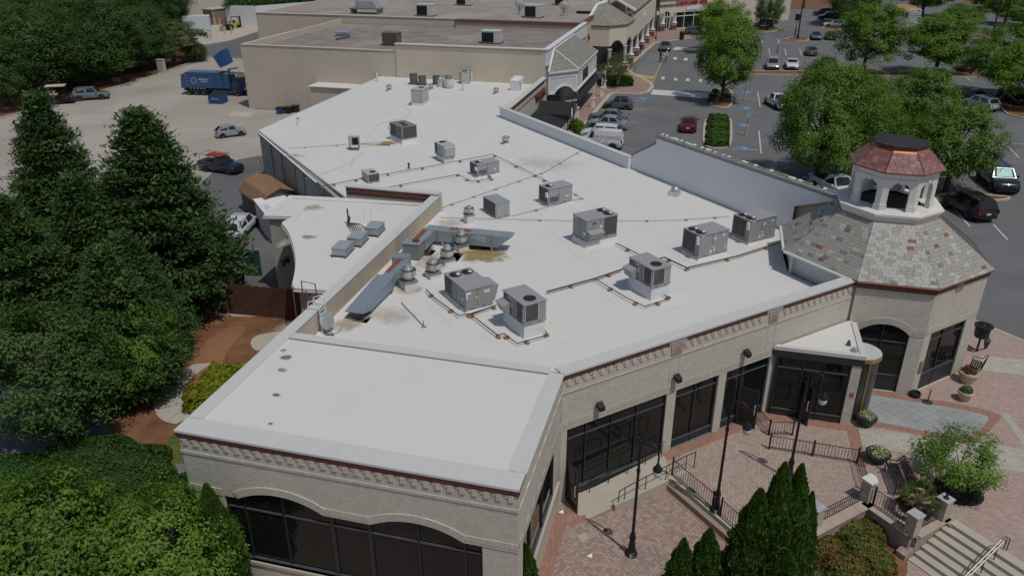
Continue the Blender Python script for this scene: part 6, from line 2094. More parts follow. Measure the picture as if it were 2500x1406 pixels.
for i, (u, v, w_, d_, col, amt, z) in enumerate(((1175, 622, 3.6, 2.4, (.30, .22, .09), .75, ROOF), (1150, 600, 2.6, 1.1, (.28, .16, .07), .7, ROOF), (1060, 640, 2.4, 3.2, (.42, .34, .24), .4, ROOF), (1035, 610, 1.4, 1.6, (.12, .09, .07), .6, ROOF), (850, 790, 1.6, 1.8, (.40, .33, .24), .45, ROOF), (955, 770, 3.2, 2.0, (.50, .44, .36), .30, ROOF), (1000, 705, 2.0, 1.6, (.42, .35, .27), .35, ROOF), (948, 350, 1.6, 1.5, (.40, .22, .05), .8, ROOF), (910, 354, 2.8, .8, (.5, .38, .2), .35, ROOF), (1100, 545, 2.0, 1.6, (.5, .44, .36), .35, ROOF), (1330, 400, 7, 5, (.52, .50, .46), .22, ROOF), (700, 800, 1.3, 1.6, (.5, .48, .44), .2, CAP - .05),
        (696, 872, .55, .45, (.22, .19, .15), .8, CAP - .05), (688, 902, .55, .45, (.3, .26, .2), .7, CAP - .05), (675, 964, .5, .35, (.15, .14, .12), .8, CAP - .05), (660, 1033, .3, .25, (.15, .14, .13), .8, CAP - .05), (692, 855, .3, .35, (.3, .3, .29), .7, CAP - .05), (764, 508, 1.6, 1.3, (.4, .36, .3), .45, ANX - .07), (752, 578, 1.3, .8, (.25, .24, .22), .5, ANX - .07), (700, 590, 1, 2, (.5, .48, .45), .25, ANX - .07), (720, 380, 2, 1.2, (.5, .4, .25), .4, ROOF))):
    p = at(u, v, z + .005 + i * .0002)
    MB().box(p.x - w_ / 2, p.y - d_ / 2, p.z - .002, p.x + w_ / 2, p.y + d_ / 2, p.z).build('stain', stain_mat('stain_%d' % i, col, amt), ST)
o = thing('roof_ladder', 'white fixed ladder climbing the tan wall with a red hoop frame beyond', 'ladder', (-16.2, 28, ROOF))
for y in (27.55, 28.05):
    MB().tube([(-16.02, y, ROOF), (-16.02, y, CAP + .45), (-16.2, y, CAP + .55), (-16.55, y, CAP + .4), (-16.6, y, CAP)], .03, 6).build('ladder_rail', OFFWHITE, o)
for k in range(7):
    MB().cyl((-16.02, 27.55, ROOF + .15 + k * .2), (-16.02, 28.05, ROOF + .15 + k * .2), .018, n=6).build('rung', OFFWHITE, o)
REDP = plain('faded_red_paint', (.24, .075, .07), .6)
for y in (28.3, 29.1):
    MB().tube([(-16.95, y, CAP - 1.0), (-17.0, y, CAP + .55), (-17.75, y + .1, CAP + .55), (-17.75, y + .1, CAP - 1.0)], .032, 6).build('safety_hoop', REDP, o)
MB().tube([(-17.0, 28.3, CAP + .1), (-17.0, 29.1, CAP + .1)], .025, 6).build('cross_bar', REDP, o)
p = at(803, 812, ROOF)
o = thing('satellite_dish', 'grey satellite dish lying low beside the ladder on the white roof', 'satellite dish', p)
m = MB().mat4(Matrix.Translation(p + Vector((-.15, .1, .55))) @ Matrix.Rotation(rad(-15), 4, 'Z') @ Matrix.Rotation(rad(68), 4, 'Y'))
m.lathe([(.001, 0), (.2, .015), (.36, .05), (.44, .085)], n=18); m.build('dish', GALV, o, True)
m = MB(); m.tube([p + Vector((-.12, .1, .5)), p + Vector((.05, 0, .25)), p + Vector((.2, -.05, .05))], .022, 5); m.tube([p + Vector((-.3, 0, .1)), p + Vector((.1, -.3, .03)), p + Vector((.45, .1, .05)), p + Vector((.5, .35, .25))], .012, 4); m.box(p.x - .1, p.y - .25, ROOF, p.x + .35, p.y - .15, ROOF + .06)
m.build('mount', plain('dark_grey_mount', (.15, .15, .15), .6), o)

MB.LOCAL = True
PLATE = plain('number_plate', (.7, .7, .68), .5)
REDLAMP = plain('tail_lamp_red', (.30, .012, .015), .25)
LAMP = plain('head_lamp', (.62, .64, .66), .12, metal=.4)
TRIM = plain('black_trim', (.016, .016, .018), .5)
KINDS = {  # L, W, H, hood z, belt z, cowl, roof front, roof rear, rear base (from the front, as fractions of L), deck z
    'sedan': (4.75, 1.84, 1.45, .80, .93, .29, .43, .70, .86, .98), 'coupe': (4.9, 1.92, 1.43, .88, .98, .34, .46, .68, .84, 1.02),
    'suv': (4.70, 1.90, 1.72, .98, 1.08, .25, .38, .90, .985, 1.08), 'hatch': (3.75, 1.68, 1.48, .86, .95, .23, .38, .82, .975, .95),
    'van': (4.7, 1.86, 1.95, 1.05, 1.15, .14, .32, .95, .992, 1.15), 'minivan': (5.1, 1.98, 1.76, .92, 1.05, .19, .36, .90, .985, 1.05),
    'pickup': (5.6, 2.0, 1.88, 1.10, 1.18, .28, .38, .55, .60, 1.15)}
wheel_rubber = MB().lathe([(.20, -.10), (.31, -.11), (.335, -.07), (.335, .07), (.31, .11), (.20, .10)], (0, 0, 0), 18, 0, 'y').mesh('wheel', RUBBER, True)
_rm = MB().lathe([(.001, .075), (.07, .085), (.16, .07), (.21, .105), (.215, .09)], (0, 0, 0), 18, 0, 'y')
for k in range(5):
    a = 2 * PI * k / 5
    _rm.add([(.05 * math.cos(a + 1.2), .082, .05 * math.sin(a + 1.2)), (.05 * math.cos(a - 1.2), .082, .05 * math.sin(a - 1.2)), (.19 * math.cos(a - .16), .10, .19 * math.sin(a - .16)), (.19 * math.cos(a + .16), .10, .19 * math.sin(a + .16))], [(0, 1, 2, 3)])
rim_mesh = _rm.mesh('rim', RIM, True)


def paint(name, col, rough=.28, metal=.25):
    return plain(name, col, rough, metal, var=.02, spec=.5, coat=.6)


def car(name, label, cat, kind, col, anchor, px, az, sc=1.0, group=None, roofcol=None, rails=False, plate=True, z=G):
    L, W, H, zh, zb, fc, ff, fr_, fb, zd = KINDS[kind]
    hd = Vector((math.sin(rad(az)), math.cos(rad(az)), 0))
    p = at(*px, z)
    if anchor == 'rear':
        p = p + hd * (L / 2 * sc)
    elif anchor == 'front':
        p = p - hd * (L / 2 * sc)
    elif anchor == 'side':
        q = Vector((hd.y, -hd.x, 0))
        if q.y < 0:
            q = -q
        p = p + q * (W / 2 * sc)
    o = thing(name, label, cat, (p.x, p.y, z), PI / 2 - rad(az), group)
    o.scale = (sc, sc, sc)
    h = W / 2
    X = lambda f: L / 2 - L * f
    big = kind in ('suv', 'pickup', 'van', 'minivan')
    zl = .34 if big else .24
    st = [(L / 2, .70, zl + .08, zh - .30, zh - .22), (L / 2 - .12, .90, zl, zh - .14, zh - .07), (L / 2 - .55, .985, zl, zh - .02, zh + .03), (X(fc) + .1, 1.0, zl, zb - .05, zb - .01),
          (X(ff), 1.0, zl, zb - .02, zb), (X(fr_), 1.0, zl, zb - .01, zb + .01), (X(min(fb, .95)), .99, zl, zd - .05, zd), (-L / 2 + .14, .93, zl, zd - .10, zd - .03), (-L / 2, .80, zl + .10, zd - .28, zd - .2)]
    v, fs = [], []
    for x, w, a, s, t in st:
        w *= h
        for y, z_ in ((-w * .88, a), (-w, a + .16), (-w, s - .16), (-w * .95, s), (-w * .55, t), (w * .55, t), (w * .95, s), (w, s - .16), (w, a + .16), (w * .88, a)):
            v.append((x, y, z_))
    n = 10
    for i in range(len(st) - 1):
        for k in range(n):
            fs.append((i * n + k, i * n + (k + 1) % n, (i + 1) * n + (k + 1) % n, (i + 1) * n + k))
    fs += [tuple(range(n))[::-1], tuple(range((len(st) - 1) * n, len(st) * n))]
    m = MB().add(v, [f[::-1] for f in fs])
    bottom_w, top_w = h * .93, h * .74
    g = [(X(fc), zb - .02, bottom_w * .97), (X(ff), H - .04, top_w), ((X(ff) + X(fr_)) / 2, H, top_w * 1.01), (X(fr_), H - .05, top_w * .97), (X(fb), zd - .02, bottom_w * .95)]
    gv = []
    for x, z_, w in g:
        gv += [(x, -w, z_), (x, w, z_)]
    gf = [(0, 2, 3, 1), (2, 4, 5, 3), (4, 6, 7, 5), (6, 8, 9, 7), (0, 8, 6, 4, 2), (1, 3, 5, 7, 9)]
    if roofcol:
        m.add(gv, [gf[0]] + gf[3:]); m.add([(x, y, z_ + .004) for x, y, z_ in gv], gf[1:3], 1)
    else:
        m.add(gv, gf)
    body = m.build('body', [col, roofcol or col], o, True)
    P = [Vector(q) for q in gv]
    def glass(nm, quad, k=.90, par=o):
        c = sum(quad, Vector()) / len(quad)
        nrm = (quad[1] - quad[0]).cross(quad[2] - quad[0]).normalized()
        if nrm.dot(c - Vector((0, 0, .8))) < 0:
            nrm = -nrm
        mm = MB().poly([c + (q - c) * k + nrm * .012 for q in quad])
        return mm.build(nm, CARGLASS, par)
    glass('windshield', [P[0], P[2], P[3], P[1]], .90)
    if kind != 'van':
        glass('rear_window', [P[6], P[8], P[9], P[7]], .80)
    for s in (0, 1):
        a, b, c, d, e = P[0 + s], P[2 + s], P[4 + s], P[6 + s], P[8 + s]
        lift = lambda q, r, t: q.lerp(r, t)
        low1, low2 = a.lerp(e, .10), a.lerp(e, .47)
        if kind == 'van':
            glass('side_window', [low1, a.lerp(e, .26), b.lerp(d, .10), b.lerp(d, -.02)], .84)
            continue
        if kind == 'pickup':
            glass('side_window', [low1, a.lerp(e, .93), d, b], .86)
            continue
        glass('side_window', [low1, low2, b.lerp(d, .42), b], .88)
        glass('side_window', [a.lerp(e, .49), a.lerp(e, .88), d, b.lerp(d, .46)], .86)
    wr = .335 * (1.15 if big else 1.0)
    for sx, fx in ((1, .19 if kind != 'pickup' else .17), (0, .80 if kind != 'pickup' else .79)):
        for sy in (-1, 1):
            wq = link('wheel', wheel_rubber, o, (X(fx), sy * (h - .10), wr))
            wq.scale = (wr / .335, sy, wr / .335)
            link('rim', rim_mesh, wq)
            ar = MB().lathe([(wr * 1.16, h * sy * .90), (wr * 1.16, (h + .004) * sy), (.0011, (h + .004) * sy)], (X(fx), 0, wr), 16, 0, 'y')
            ar.build('wheel_arch', TRIM, o)
            wq.location.y = sy * (h - .07)
    for sy in (-1, 1):
        MB().add([(L / 2 - .02, sy * h * .55, zh - .22), (L / 2 - .30, sy * h * .965, zh - .12), (L / 2 - .30, sy * h * .965, zh - .26), (L / 2 + .012, sy * h * .55, zh - .34)], [(0, 1, 2, 3), (3, 2, 1, 0)]).build('headlight', LAMP, o)
        if kind in ('suv', 'van', 'minivan', 'hatch', 'pickup'):
            MB().box(-L / 2 - .005, sy * h * .80 - .08, zd - .38, -L / 2 + .25, sy * h * .80 + .10 * sy, zd - .06).build('tail_light', REDLAMP, o)
        else:
            MB().box(-L / 2 - .012, min(sy * h * .42, sy * h * .86), zd - .26, -L / 2 + .12, max(sy * h * .42, sy * h * .86), zd - .12).build('tail_light', REDLAMP, o)
        MB().box(X(fc) - .42, sy * (h - .02), zb - .02, X(fc) - .22, sy * (h + .18), zb + .12).build('mirror', TRIM if roofcol else col, o)
        for xh in (.47, .66):
            MB().box(X(xh) - .08, sy * h * 1.0 - .004, zb - .18, X(xh) + .08, sy * h * 1.0 + .012, zb - .15).build('handle', TRIM, o)
        if rails:
            MB().tube([(X(ff) - .2, sy * top_w * .86, H), (X(ff) - .35, sy * top_w * .86, H + .05), (X(fr_) + .3, sy * top_w * .84, H + .04), (X(fr_) + .15, sy * top_w * .84, H - .02)], .022, 5).build('roof_rail', CHROME, o)
    MB().box(L / 2 - .06, -h * .48, zl + .14, L / 2 + .012, h * .48, zh - .30).build('grille', TRIM, o)
    MB().box(-L / 2 - .03, -h * .80, zl + .02, -L / 2 + .16, h * .80, zl + .16).build('bumper', TRIM if big else col, o)
    MB().box(L / 2 - .16, -h * .82, zl - .02, L / 2 + .03, h * .82, zl + .11).build('bumper', TRIM, o)
    if plate:
        MB().box(-L / 2 - .022, -.17, zd - .42, -L / 2 - .01 if False else -L / 2 + .02, .17, zd - .29).build('number_plate', PLATE, o)
    if kind == 'pickup':
        MB().box(-L / 2 + .12, -h * .84, zd - .02, X(fb) - .06, h * .84, zd + .022).build('bed_liner', plain('dark_bed', (.03, .03, .032), .8), o)
        for sy in (-1, 1):
            MB().box(-L / 2 + .02, sy * h * .9 - .06, zd - .04, X(fb) - .02, sy * h * .9 + .06, zd + .07).build('bed_rail', col, o)
        MB().box(-L / 2 + .0, -h * .9, zd - .04, -L / 2 + .10, h * .9, zd + .07).build('tailgate_top', col, o)
    return o


WHT, SLV, GRY, BLK = paint('white_car_paint', (.66, .67, .67), .3, 0), paint('silver_car_paint', (.42, .44, .46), .3, .5), paint('grey_car_paint', (.11, .115, .12)), paint('black_car_paint', (.012, .013, .016), .2)
DRED, NAVY, TEAL = paint('dark_red_paint', (.14, .010, .016), .25), paint('navy_paint', (.014, .018, .035), .22), paint('teal_paint', (.035, .085, .10))
PCG = 'cars parked in the car park'
RG = 'cars parked along the storefront kerb'
car('sedan', 'dark red sedan driving away past the clipped hedge island', 'car', 'sedan', DRED, 'rear', (1678, 327), -1, .98)
car('hatchback', 'small grey hatchback with black roof in the marked bay at the storefront', 'car', 'hatch', paint('taupe_grey_paint', (.15, .145, .14)), 'side', (1507, 269), -88, .98, RG, TRIM)
car('sedan', 'dark grey sedan mostly hidden behind the silver sedan', 'car', 'sedan', paint('slate_grey_paint', (.16, .17, .18)), 'side', (1482, 301), -88, .98, RG)
car('sedan', 'silver sedan with a sunroof parked at the storefront kerb', 'car', 'sedan', SLV, 'side', (1478, 318), -88, 1.0, RG)
car('suv', 'silver crossover parked between the silver sedan and the white van', 'car', 'suv', WHT, 'side', (1462, 344), -88, .92, RG)
vn = car('delivery_van', 'small white delivery van with lettering on its side behind the parapet', 'van', 'van', WHT, 'side', (1462, 366), -88, .98, RG)
lettering('van_lettering', 'PEROUSINOS', .50, plain('brown_print', (.13, .115, .10), .6), Matrix(((-1, 0, 0, -.9), (0, 0, 1, .9), (0, 1, 0, 1.28), (0, 0, 0, 1))) if False else Matrix(((1, 0, 0, vn.location.x + .65), (0, 0, -1, vn.location.y - .95), (0, 1, 0, G + 1.30), (0, 0, 0, 1))), vn, .01)
for ob in vn.children:
    if ob.name.startswith('van_lettering'):
        ob.data.transform(Matrix.Translation(vn.location)); ob.data.transform(vn.matrix_basis.inverted())
car('minivan', 'silver minivan parked facing the mulch strip', 'car', 'minivan', SLV, 'front', (1886, 174), 180, .97, PCG)
car('coupe', 'white coupe with black stripes beside the silver minivan', 'car', 'coupe', WHT, 'front', (1934, 173), 180, 1.0, PCG)
car('sedan', 'silver-blue car under the front edge of the largest tree crown', 'car', 'sedan', SLV, 'front', (2030, 168), 180, .97, PCG)
car('sedan', 'dark green-grey sedan crossing the open lot', 'car', 'sedan', paint('green_grey_paint', (.085, .10, .10)), 'rear', (1981, 139), 2, 1.0)
car('sedan', 'dark grey sedan facing out beside the teal sedan', 'car', 'sedan', GRY, 'front', (1993, 100), 180, 1.0, PCG)
car('sedan', 'teal sedan backed against the island', 'car', 'sedan', TEAL, 'rear', (2028, 100), 2, 1.0, PCG)
car('crossover', 'white crossover side-on behind the young tree island', 'car', 'suv', WHT, 'side', (1866, 67), -95, .98, PCG)
car('sedan', 'white car behind the white crossover', 'car', 'sedan', WHT, 'side', (1876, 58), -95, 1.0, PCG)
car('sedan', 'black car parked farthest left at the top of the lot', 'car', 'sedan', BLK, 'side', (1872, 50), -95, 1.05, PCG)
car('sedan', 'white sedan side-on beside the straw island', 'car', 'sedan', WHT, 'side', (2040, 68), -92, 1.05, PCG)
car('crossover', 'black crossover in tree shade, upper one of two', 'car', 'suv', BLK, 'side', (2012, 40), -92, 1.05, PCG)
car('crossover', 'black crossover in tree shade, lower one of two', 'car', 'suv', BLK, 'side', (2024, 51), -92, 1.05, PCG)
car('crossover', 'black crossover by the dry straw bank at the top', 'car', 'suv', BLK, 'rear', (2172, 36), 2, 1.1, PCG)
car('convertible', 'silver open car beside the white slatted panels', 'car', 'coupe', SLV, 'side', (2248, 76), 92, .95, PCG)
car('sedan', 'magenta red car half hidden by the tall tree', 'car', 'sedan', paint('magenta_paint', (.22, .02, .07)), 'front', (2172, 100), 180, 1.0, PCG)
car('pickup_truck', 'dark red pickup with its tailgate toward the mulch strip', 'pickup', 'pickup', DRED, 'rear', (2362, 180), 4, .98, PCG)
car('sedan', 'black sedan in the shade beside the red pickup', 'car', 'sedan', BLK, 'front', (2300, 203), 180, 1.0, PCG)
car('sedan', 'black sedan parked at an angle beside the silver crossover', 'car', 'sedan', BLK, 'rear', (2404, 255), -28, 1.0, PCG)
car('crossover', 'silver crossover with a dark rear window near the curved island', 'car', 'suv', SLV, 'rear', (2425, 276), -28, .98, PCG)
car('crossover', 'black car at the right edge beside the curved island', 'car', 'suv', BLK, 'front', (2494, 262), 180, 1.0, PCG)
sx = car('suv', 'black SUV with a teal sunshade behind its windscreen', 'car', 'suv', NAVY, 'front', (2458, 478), 176, 1.12, PCG, rails=True)
KL = KINDS['suv']
MB().add([(KL[0] / 2 - KL[0] * .265, -.58, 1.13), (KL[0] / 2 - KL[0] * .265, .58, 1.13), (KL[0] / 2 - KL[0] * .365, .52, 1.60), (KL[0] / 2 - KL[0] * .365, -.52, 1.60)], [(0, 1, 2, 3)]).build('sunshade', plain('teal_sunshade', (.20, .50, .48), .4, var=.5, scale=9)).parent = sx
for ob in sx.children:
    if ob.name.startswith('sunshade'):
        ob.location = (.03, 0, .012)
car('suv', 'dark maroon SUV with chrome roof rails close behind the tower', 'car', 'suv', paint('maroon_black', (.022, .010, .013), .2), 'rear', (2408, 546), -22, 1.02, PCG, rails=True)
car('pickup_truck', 'white pickup with a dark bed under the big tree behind the screen wall', 'pickup', 'pickup', WHT, 'rear', (1990, 452), 150, .95, PCG)
car('pickup_truck', 'white pickup half hidden at the left side of the big tree', 'pickup', 'pickup', WHT, 'side', (1880, 262), -20, .9, PCG)
car('sedan', 'white car glimpsed through the lower leaves of the big tree', 'car', 'sedan', WHT, 'rear', (1985, 350), -15, 1.0, PCG)
car('crossover', 'dark crossover in the shade behind the roundabout tree trunk', 'car', 'suv', BLK, 'rear', (1804, 196), 2, 1.0, PCG)
car('crossover', 'grey car with lit headlamps seen through the tower arch', 'car', 'suv', GRY, 'front', (2195, 300), 180, .9, PCG)
car('sedan', 'grey car driving toward the pedestrians in the fire lane', 'car', 'sedan', GRY, 'front', (1622, 128), 178, 1.05)
car('crossover', 'pale teal car at the upper right edge of the lot', 'car', 'suv', paint('pale_teal', (.28, .36, .37)), 'side', (2488, 44), 90, 1.05, PCG)
car('hatchback', 'dark car partly hidden by the storefront trees', 'car', 'suv', GRY, 'side', (1700, 88), 85, 1.0, PCG)
YG = 'vehicles in the service yard'
car('hatchback', 'small silver rounded hatchback alone in the service yard', 'car', 'hatch', SLV, 'side', (567, 336), 47, .84, YG)
car('suv', 'old pale green-silver SUV with a trailer at the wooded kerb', 'car', 'suv', paint('pale_green_silver', (.17, .21, .21), .35), 'side', (222, 246), 58, .92, YG)
tk = car('pickup_truck', 'black pickup with a red ladder rack beside the conifer', 'pickup', 'pickup', NAVY, 'side', (528, 424), 98, .78, YG)
m = MB()
for x in (.7, -.2, -1.2, -2.4):
    m.tube([(x, -.8, 1.2), (x, -.8, 2.08), (x, .8, 2.08), (x, .8, 1.2)], .025, 4)
for y in (-.8, .8):
    m.tube([(.9, y, 2.1), (-2.6, y, 2.1)], .025, 4)
m.build('ladder_rack', BLACKMETAL).parent = tk
MB().box(-1.6, -.7, 1.95, .6, .7, 2.05).build('red_cover', plain('red_tarp', (.35, .04, .03), .7)).parent = tk
car('van', 'white van half hidden by the conifer beside the green gate', 'van', 'minivan', WHT, 'rear', (566, 592), -12, .80, YG)

BLUE = paint('refuse_blue', (.012, .075, .20), .4, 0)
DBLUE = plain('dull_blue_steel', (.015, .085, .21), .55, var=.1, stain=(.1, .05, .03), stain_amt=.4)
p = at(520, 236)
RT = thing('refuse_truck', 'blue front-loading refuse truck with star logo holding a dumpster overhead', 'truck', (-65.2, 92.9, G), rad(8))
RT.scale = (.80, .80, .80)
m = MB()
m.box(-5.2, -1.25, 1.25, 2.6, 1.25, 3.55); m.box(-5.0, -1.1, 3.551, 1.0, 1.1, 3.75)
m.add([(-6.0, -1.2, 1.2), (-5.2, -1.25, 1.0), (-5.2, 1.25, 1.0), (-6.0, 1.2, 1.2), (-5.7, -1.2, 3.4), (-5.2, -1.25, 3.55), (-5.2, 1.25, 3.55), (-5.7, 1.2, 3.4)], [(0, 3, 2, 1), (4, 5, 6, 7), (0, 1, 5, 4), (3, 7, 6, 2), (0, 4, 7, 3)])
m.build('refuse_body', BLUE, RT)
for x in (-4.5, 0.0, .25, 2.45):
    MB().box(x, -1.32, 1.2, x + .16, 1.32, 3.6).build('body_rib', BLUE, RT)
for z in (1.30, 3.35):
    MB().box(-4.34, -1.31, z, -.01, -1.252, z + .14).build('body_rail', BLUE, RT)
m = MB(); m.box(2.9, -1.2, .85, 5.1, 1.2, 2.35); m.add([(3.1, -1.12, 2.35), (5.1, -1.12, 2.35), (4.75, -1.05, 3.05), (3.2, -1.05, 3.05), (3.1, 1.12, 2.35), (5.1, 1.12, 2.35), (4.75, 1.05, 3.05), (3.2, 1.05, 3.05)], [(0, 1, 2, 3), (4, 7, 6, 5), (3, 2, 6, 7), (1, 5, 6, 2), (0, 3, 7, 4)])
m.build('cab', paint('cab_navy', (.014, .035, .10)), RT)
MB().poly([(5.09, -1.02, 2.38), (5.09, 1.02, 2.38), (4.79, .96, 2.98), (4.79, -.96, 2.98)]).build('windshield', CARGLASS, RT)
for ob in RT.children:
    if ob.name.startswith('windshield'):
        ob.location.x = .02
MB().box(3.4, -1.205, 1.7, 4.7, -1.15, 2.3).build('cab_door', paint('cab_door_navy', (.02, .045, .12)), RT)
MB().add([(3.5, -1.128, 2.36), (4.9, -1.128, 2.36), (4.65, -1.07, 2.95), (3.5, -1.07, 2.95)], [(0, 1, 2, 3)]).build('side_window', CARGLASS, RT)
m = MB()
pts = [(2.4, 3.1), (2.7, 3.5), (3.6, 3.62), (4.6, 3.4), (5.15, 3.1)]
for (x0, z0), (x1, z1) in zip(pts[:-1], pts[1:]):
    m.add([(x0, -1.2, z0), (x1, -1.2, z1), (x1, 1.2, z1), (x0, 1.2, z0)], [(0, 1, 2, 3)])
m.build('cab_shield', plain('dusty_cab_shield', (.12, .11, .10), .7, var=.2), RT)
MB().box(5.1, -1.1, .55, 5.35, 1.1, 1.0).build('bumper', TRIM, RT)
for y in (-.9, .9):
    MB().box(5.1, y - .18, 1.1, 5.2, y + .18, 1.35).build('headlight', LAMP, RT)
MB().box(-5.6, -1.1, .75, 5.0, 1.1, 1.0).build('chassis', TRIM, RT)
for x in (-4.6, -3.35, -2.1, 3.9):
    for sy in (-1, 1):
        w = link('wheel', wheel_rubber, RT, (x, sy * 1.08, .52)); w.scale = (1.56, 2.2 * sy, 1.56)
        link('rim', rim_mesh, w)
for k in range(5):
    MB().box(-4.95, -1.30, 1.5 + k * .4, -4.55, -1.27, 1.55 + k * .4).build('ladder_rung', GALV, RT)
for x in (-4.4, -3.8, -3.2, -2.6, -2.0):
    MB().box(x, -1.275, 1.12, x + .25, -1.255, 1.19).build('reflector', PLATE, RT)
m = MB()
for y in (-1.38, 1.38):
    m.tube([(1.6, y, 1.6), (1.5, y, 3.9), (3.2, y * .95, 4.2)], [.14, .14, .12], 6)
m.build('lift_arm', DBLUE, RT)
star = MB()
for k in range(5):
    a = PI / 2 + 2 * PI * k / 5
    c = (-3.55 + .36 * math.cos(a), 2.45 + .36 * math.sin(a))
    star.tube([(c[0] + .19 * math.cos(t), -1.265, c[1] + .19 * math.sin(t)) for t in np.linspace(a - 2.2, a + 2.2, 9)], .05, 4)
star.build('star_logo', plain('pink_white_logo', (.52, .30, .32), .5), RT)
def on_truck(txt, size, x, z, y=-1.27):
    me = text_mesh(txt, size, PLATE, .01)
    me.transform(Matrix(((1, 0, 0, x), (0, 0, -1, y), (0, 1, 0, z), (0, 0, 0, 1))))
    link('truck_lettering', me, RT)
on_truck('REPUBLIC', .40, -1.75, 2.62); on_truck('SERVICES', .28, -1.75, 2.25)
def dumpster(name, label, loc, rz, sc, tilt, inside):
    o = thing(name, label, 'dumpster', loc, rz, 'blue dumpsters')
    o.rotation_euler = (0, tilt, rz); o.scale = (sc, sc, sc)
    m = MB()
    m.add([(-1.0, -.9, 0), (1.0, -.9, 0), (1.0, .8, 0), (-1.0, .8, 0), (-1.0, -.95, 1.2), (1.0, -.95, 1.2), (1.0, .95, 1.6), (-1.0, .95, 1.6)], [(0, 3, 2, 1), (0, 1, 5, 4), (1, 2, 6, 5), (2, 3, 7, 6), (3, 0, 4, 7)])
    m.build('bin_body', DBLUE, o)
    for x in (-1.0, -.35, .35, 1.0):
        MB().add([(x - .05, -.95, .1), (x + .05, -.95, .1), (x + .05, -1.0, 1.2), (x - .05, -1.0, 1.2)], [(0, 1, 2, 3)]).build('bin_rib', BLUE, o)
    for x in (-1.06, 1.0):
        MB().box(x, -.5, .45, x + .06, .5, .7).build('fork_pocket', DBLUE, o)
    MB().add([(-1.0, -.95, 1.202), (1.0, -.95, 1.202), (1.0, .95, 1.602), (-1.0, .95, 1.602)], [(0, 1, 2, 3)]).build('bin_lid', inside, o)
    me = text_mesh('REPUBLIC', .2, PLATE, .01); me.transform(Matrix(((1, 0, 0, .35), (0, 0, -1, -1.0), (0, 1, 0, .75), (0, 0, 0, 1)))); link('bin_lettering', me, o)
    MB().tube([(-.35 + .14 * math.cos(t), -.99, .75 + .14 * math.sin(t)) for t in np.linspace(0, 2 * PI, 11)], .04, 4).build('star_logo', MATS['pink_white_logo'], o)
    return o
dumpster('dumpster', 'blue dumpster with star logo standing on the ground beside the refuse truck', (-62.2, 88.2, G), rad(3), .88, 0, plain('black_bin_lid', (.02, .02, .022), .6))
dumpster('dumpster', 'blue dumpster with an orange rusty floor held up by the refuse truck', (-64.4, 92.4, 3.55), rad(95), .95, 0, DBLUE).rotation_euler = (rad(-100), 0, rad(98))
for ob in list(bpy.data.objects):
    if ob.name == 'dumpster.001':
        MB().box(-.95, -.85, -.04, .95, .75, -.01).build('rusty_floor', plain('orange_rust', (.32, .085, .03), .8, var=.25)).parent = ob
        ob.location = Vector((-64.2, 92.6, 4.3)); ob.rotation_euler = (rad(62), rad(0), rad(98))
p = at(140, 255)
GT = thing('golf_cart', 'black golf cart with a cream roof loaded on a small trailer', 'golf cart', (p.x, p.y + .7, G + .35), rad(30))
GT.scale = (.92,) * 3
m = MB(); m.box(-1.3, -.6, .15, 1.2, .6, .45); m.box(-1.35, -.6, .45, -.6, .6, .85); m.add([(.6, -.6, .45), (1.25, -.6, .45), (.9, -.55, .95), (.65, -.55, .95), (.6, .6, .45), (1.25, .6, .45), (.9, .55, .95), (.65, .55, .95)], [(0, 1, 2, 3), (4, 7, 6, 5), (1, 5, 6, 2), (2, 6, 7, 3)])
m.build('cart_body', BLK, GT)
MB().box(-1.5, -.72, 2.0, 1.0, .72, 2.1).build('cart_roof', plain('cream_roof', (.58, .54, .40), .5), GT)
for x in (-1.3, .75):
    for y in (-.6, .6):
        MB().cyl((x, y, .5), (x * .92, y, 2.0), .025, n=5).build('roof_post', BLACKMETAL, GT)
for x in (-.5, -1.0):
    MB().box(x - .05, -.55, .86, x + .35, .55, 1.0).build('seat', plain('cream_seat', (.55, .48, .34), .6), GT)
    MB().box(x - .12, -.55, 1.0, x - .02, .55, 1.4).build('backrest', MATS['cream_seat'], GT)
TR = thing('trailer', 'low black trailer hitched to the old SUV', 'trailer', (p.x, p.y + .7, G), rad(30))
MB().box(-1.9, -.85, .32, 1.7, .85, .42).tube([(1.7, -.5, .38), (3.0, 0, .4), (1.7, .5, .38)], .05, 5).build('trailer_bed', TRIM, TR)
for y in (-.95, .95):
    w = link('wheel', wheel_rubber, TR, (-.2, y, .33)); link('rim', rim_mesh, w)
for y in (-.6, .6):
    MB().box(-1.92, y - .12, .25, -1.88, y + .12, .38).build('tail_light', REDLAMP, TR)
p = at(577, 68)
FL = thing('forklift', 'yellow forklift standing in front of the white wall', 'forklift', p, rad(20))
MB().box(-1.2, -.55, .35, .8, .55, 1.05).build('chassis', plain('forklift_yellow', (.55, .38, .05), .5), FL)
MB().box(-1.4, -.5, .4, -1.21, .5, 1.3).build('counterweight', TRIM, FL)
m = MB()
for x, y in ((-1.0, -.5), (-1.0, .5), (.7, -.5), (.7, .5)):
    m.cyl((x, y, 1.05), (x * .8, y, 2.2), .04, n=5)
m.box(-.9, -.55, 2.2, .65, .55, 2.26)
m.build('cage', BLACKMETAL, FL)
MB().box(.9, -.4, .1, 1.05, -.3, 2.4).box(.9, .3, .1, 1.05, .4, 2.4).build('mast', BLACKMETAL, FL)
MB().box(1.05, -.35, .1, 2.0, -.22, .16).box(1.05, .22, .1, 2.0, .35, .16).build('fork', GALV, FL)
MB().box(-.6, -.3, 1.06, -.1, .3, 1.5).build('seat', TRIM, FL)
for x in (-.8, .6):
    for y in (-.55, .55):
        w = link('wheel', wheel_rubber, FL, (x, y, .33))
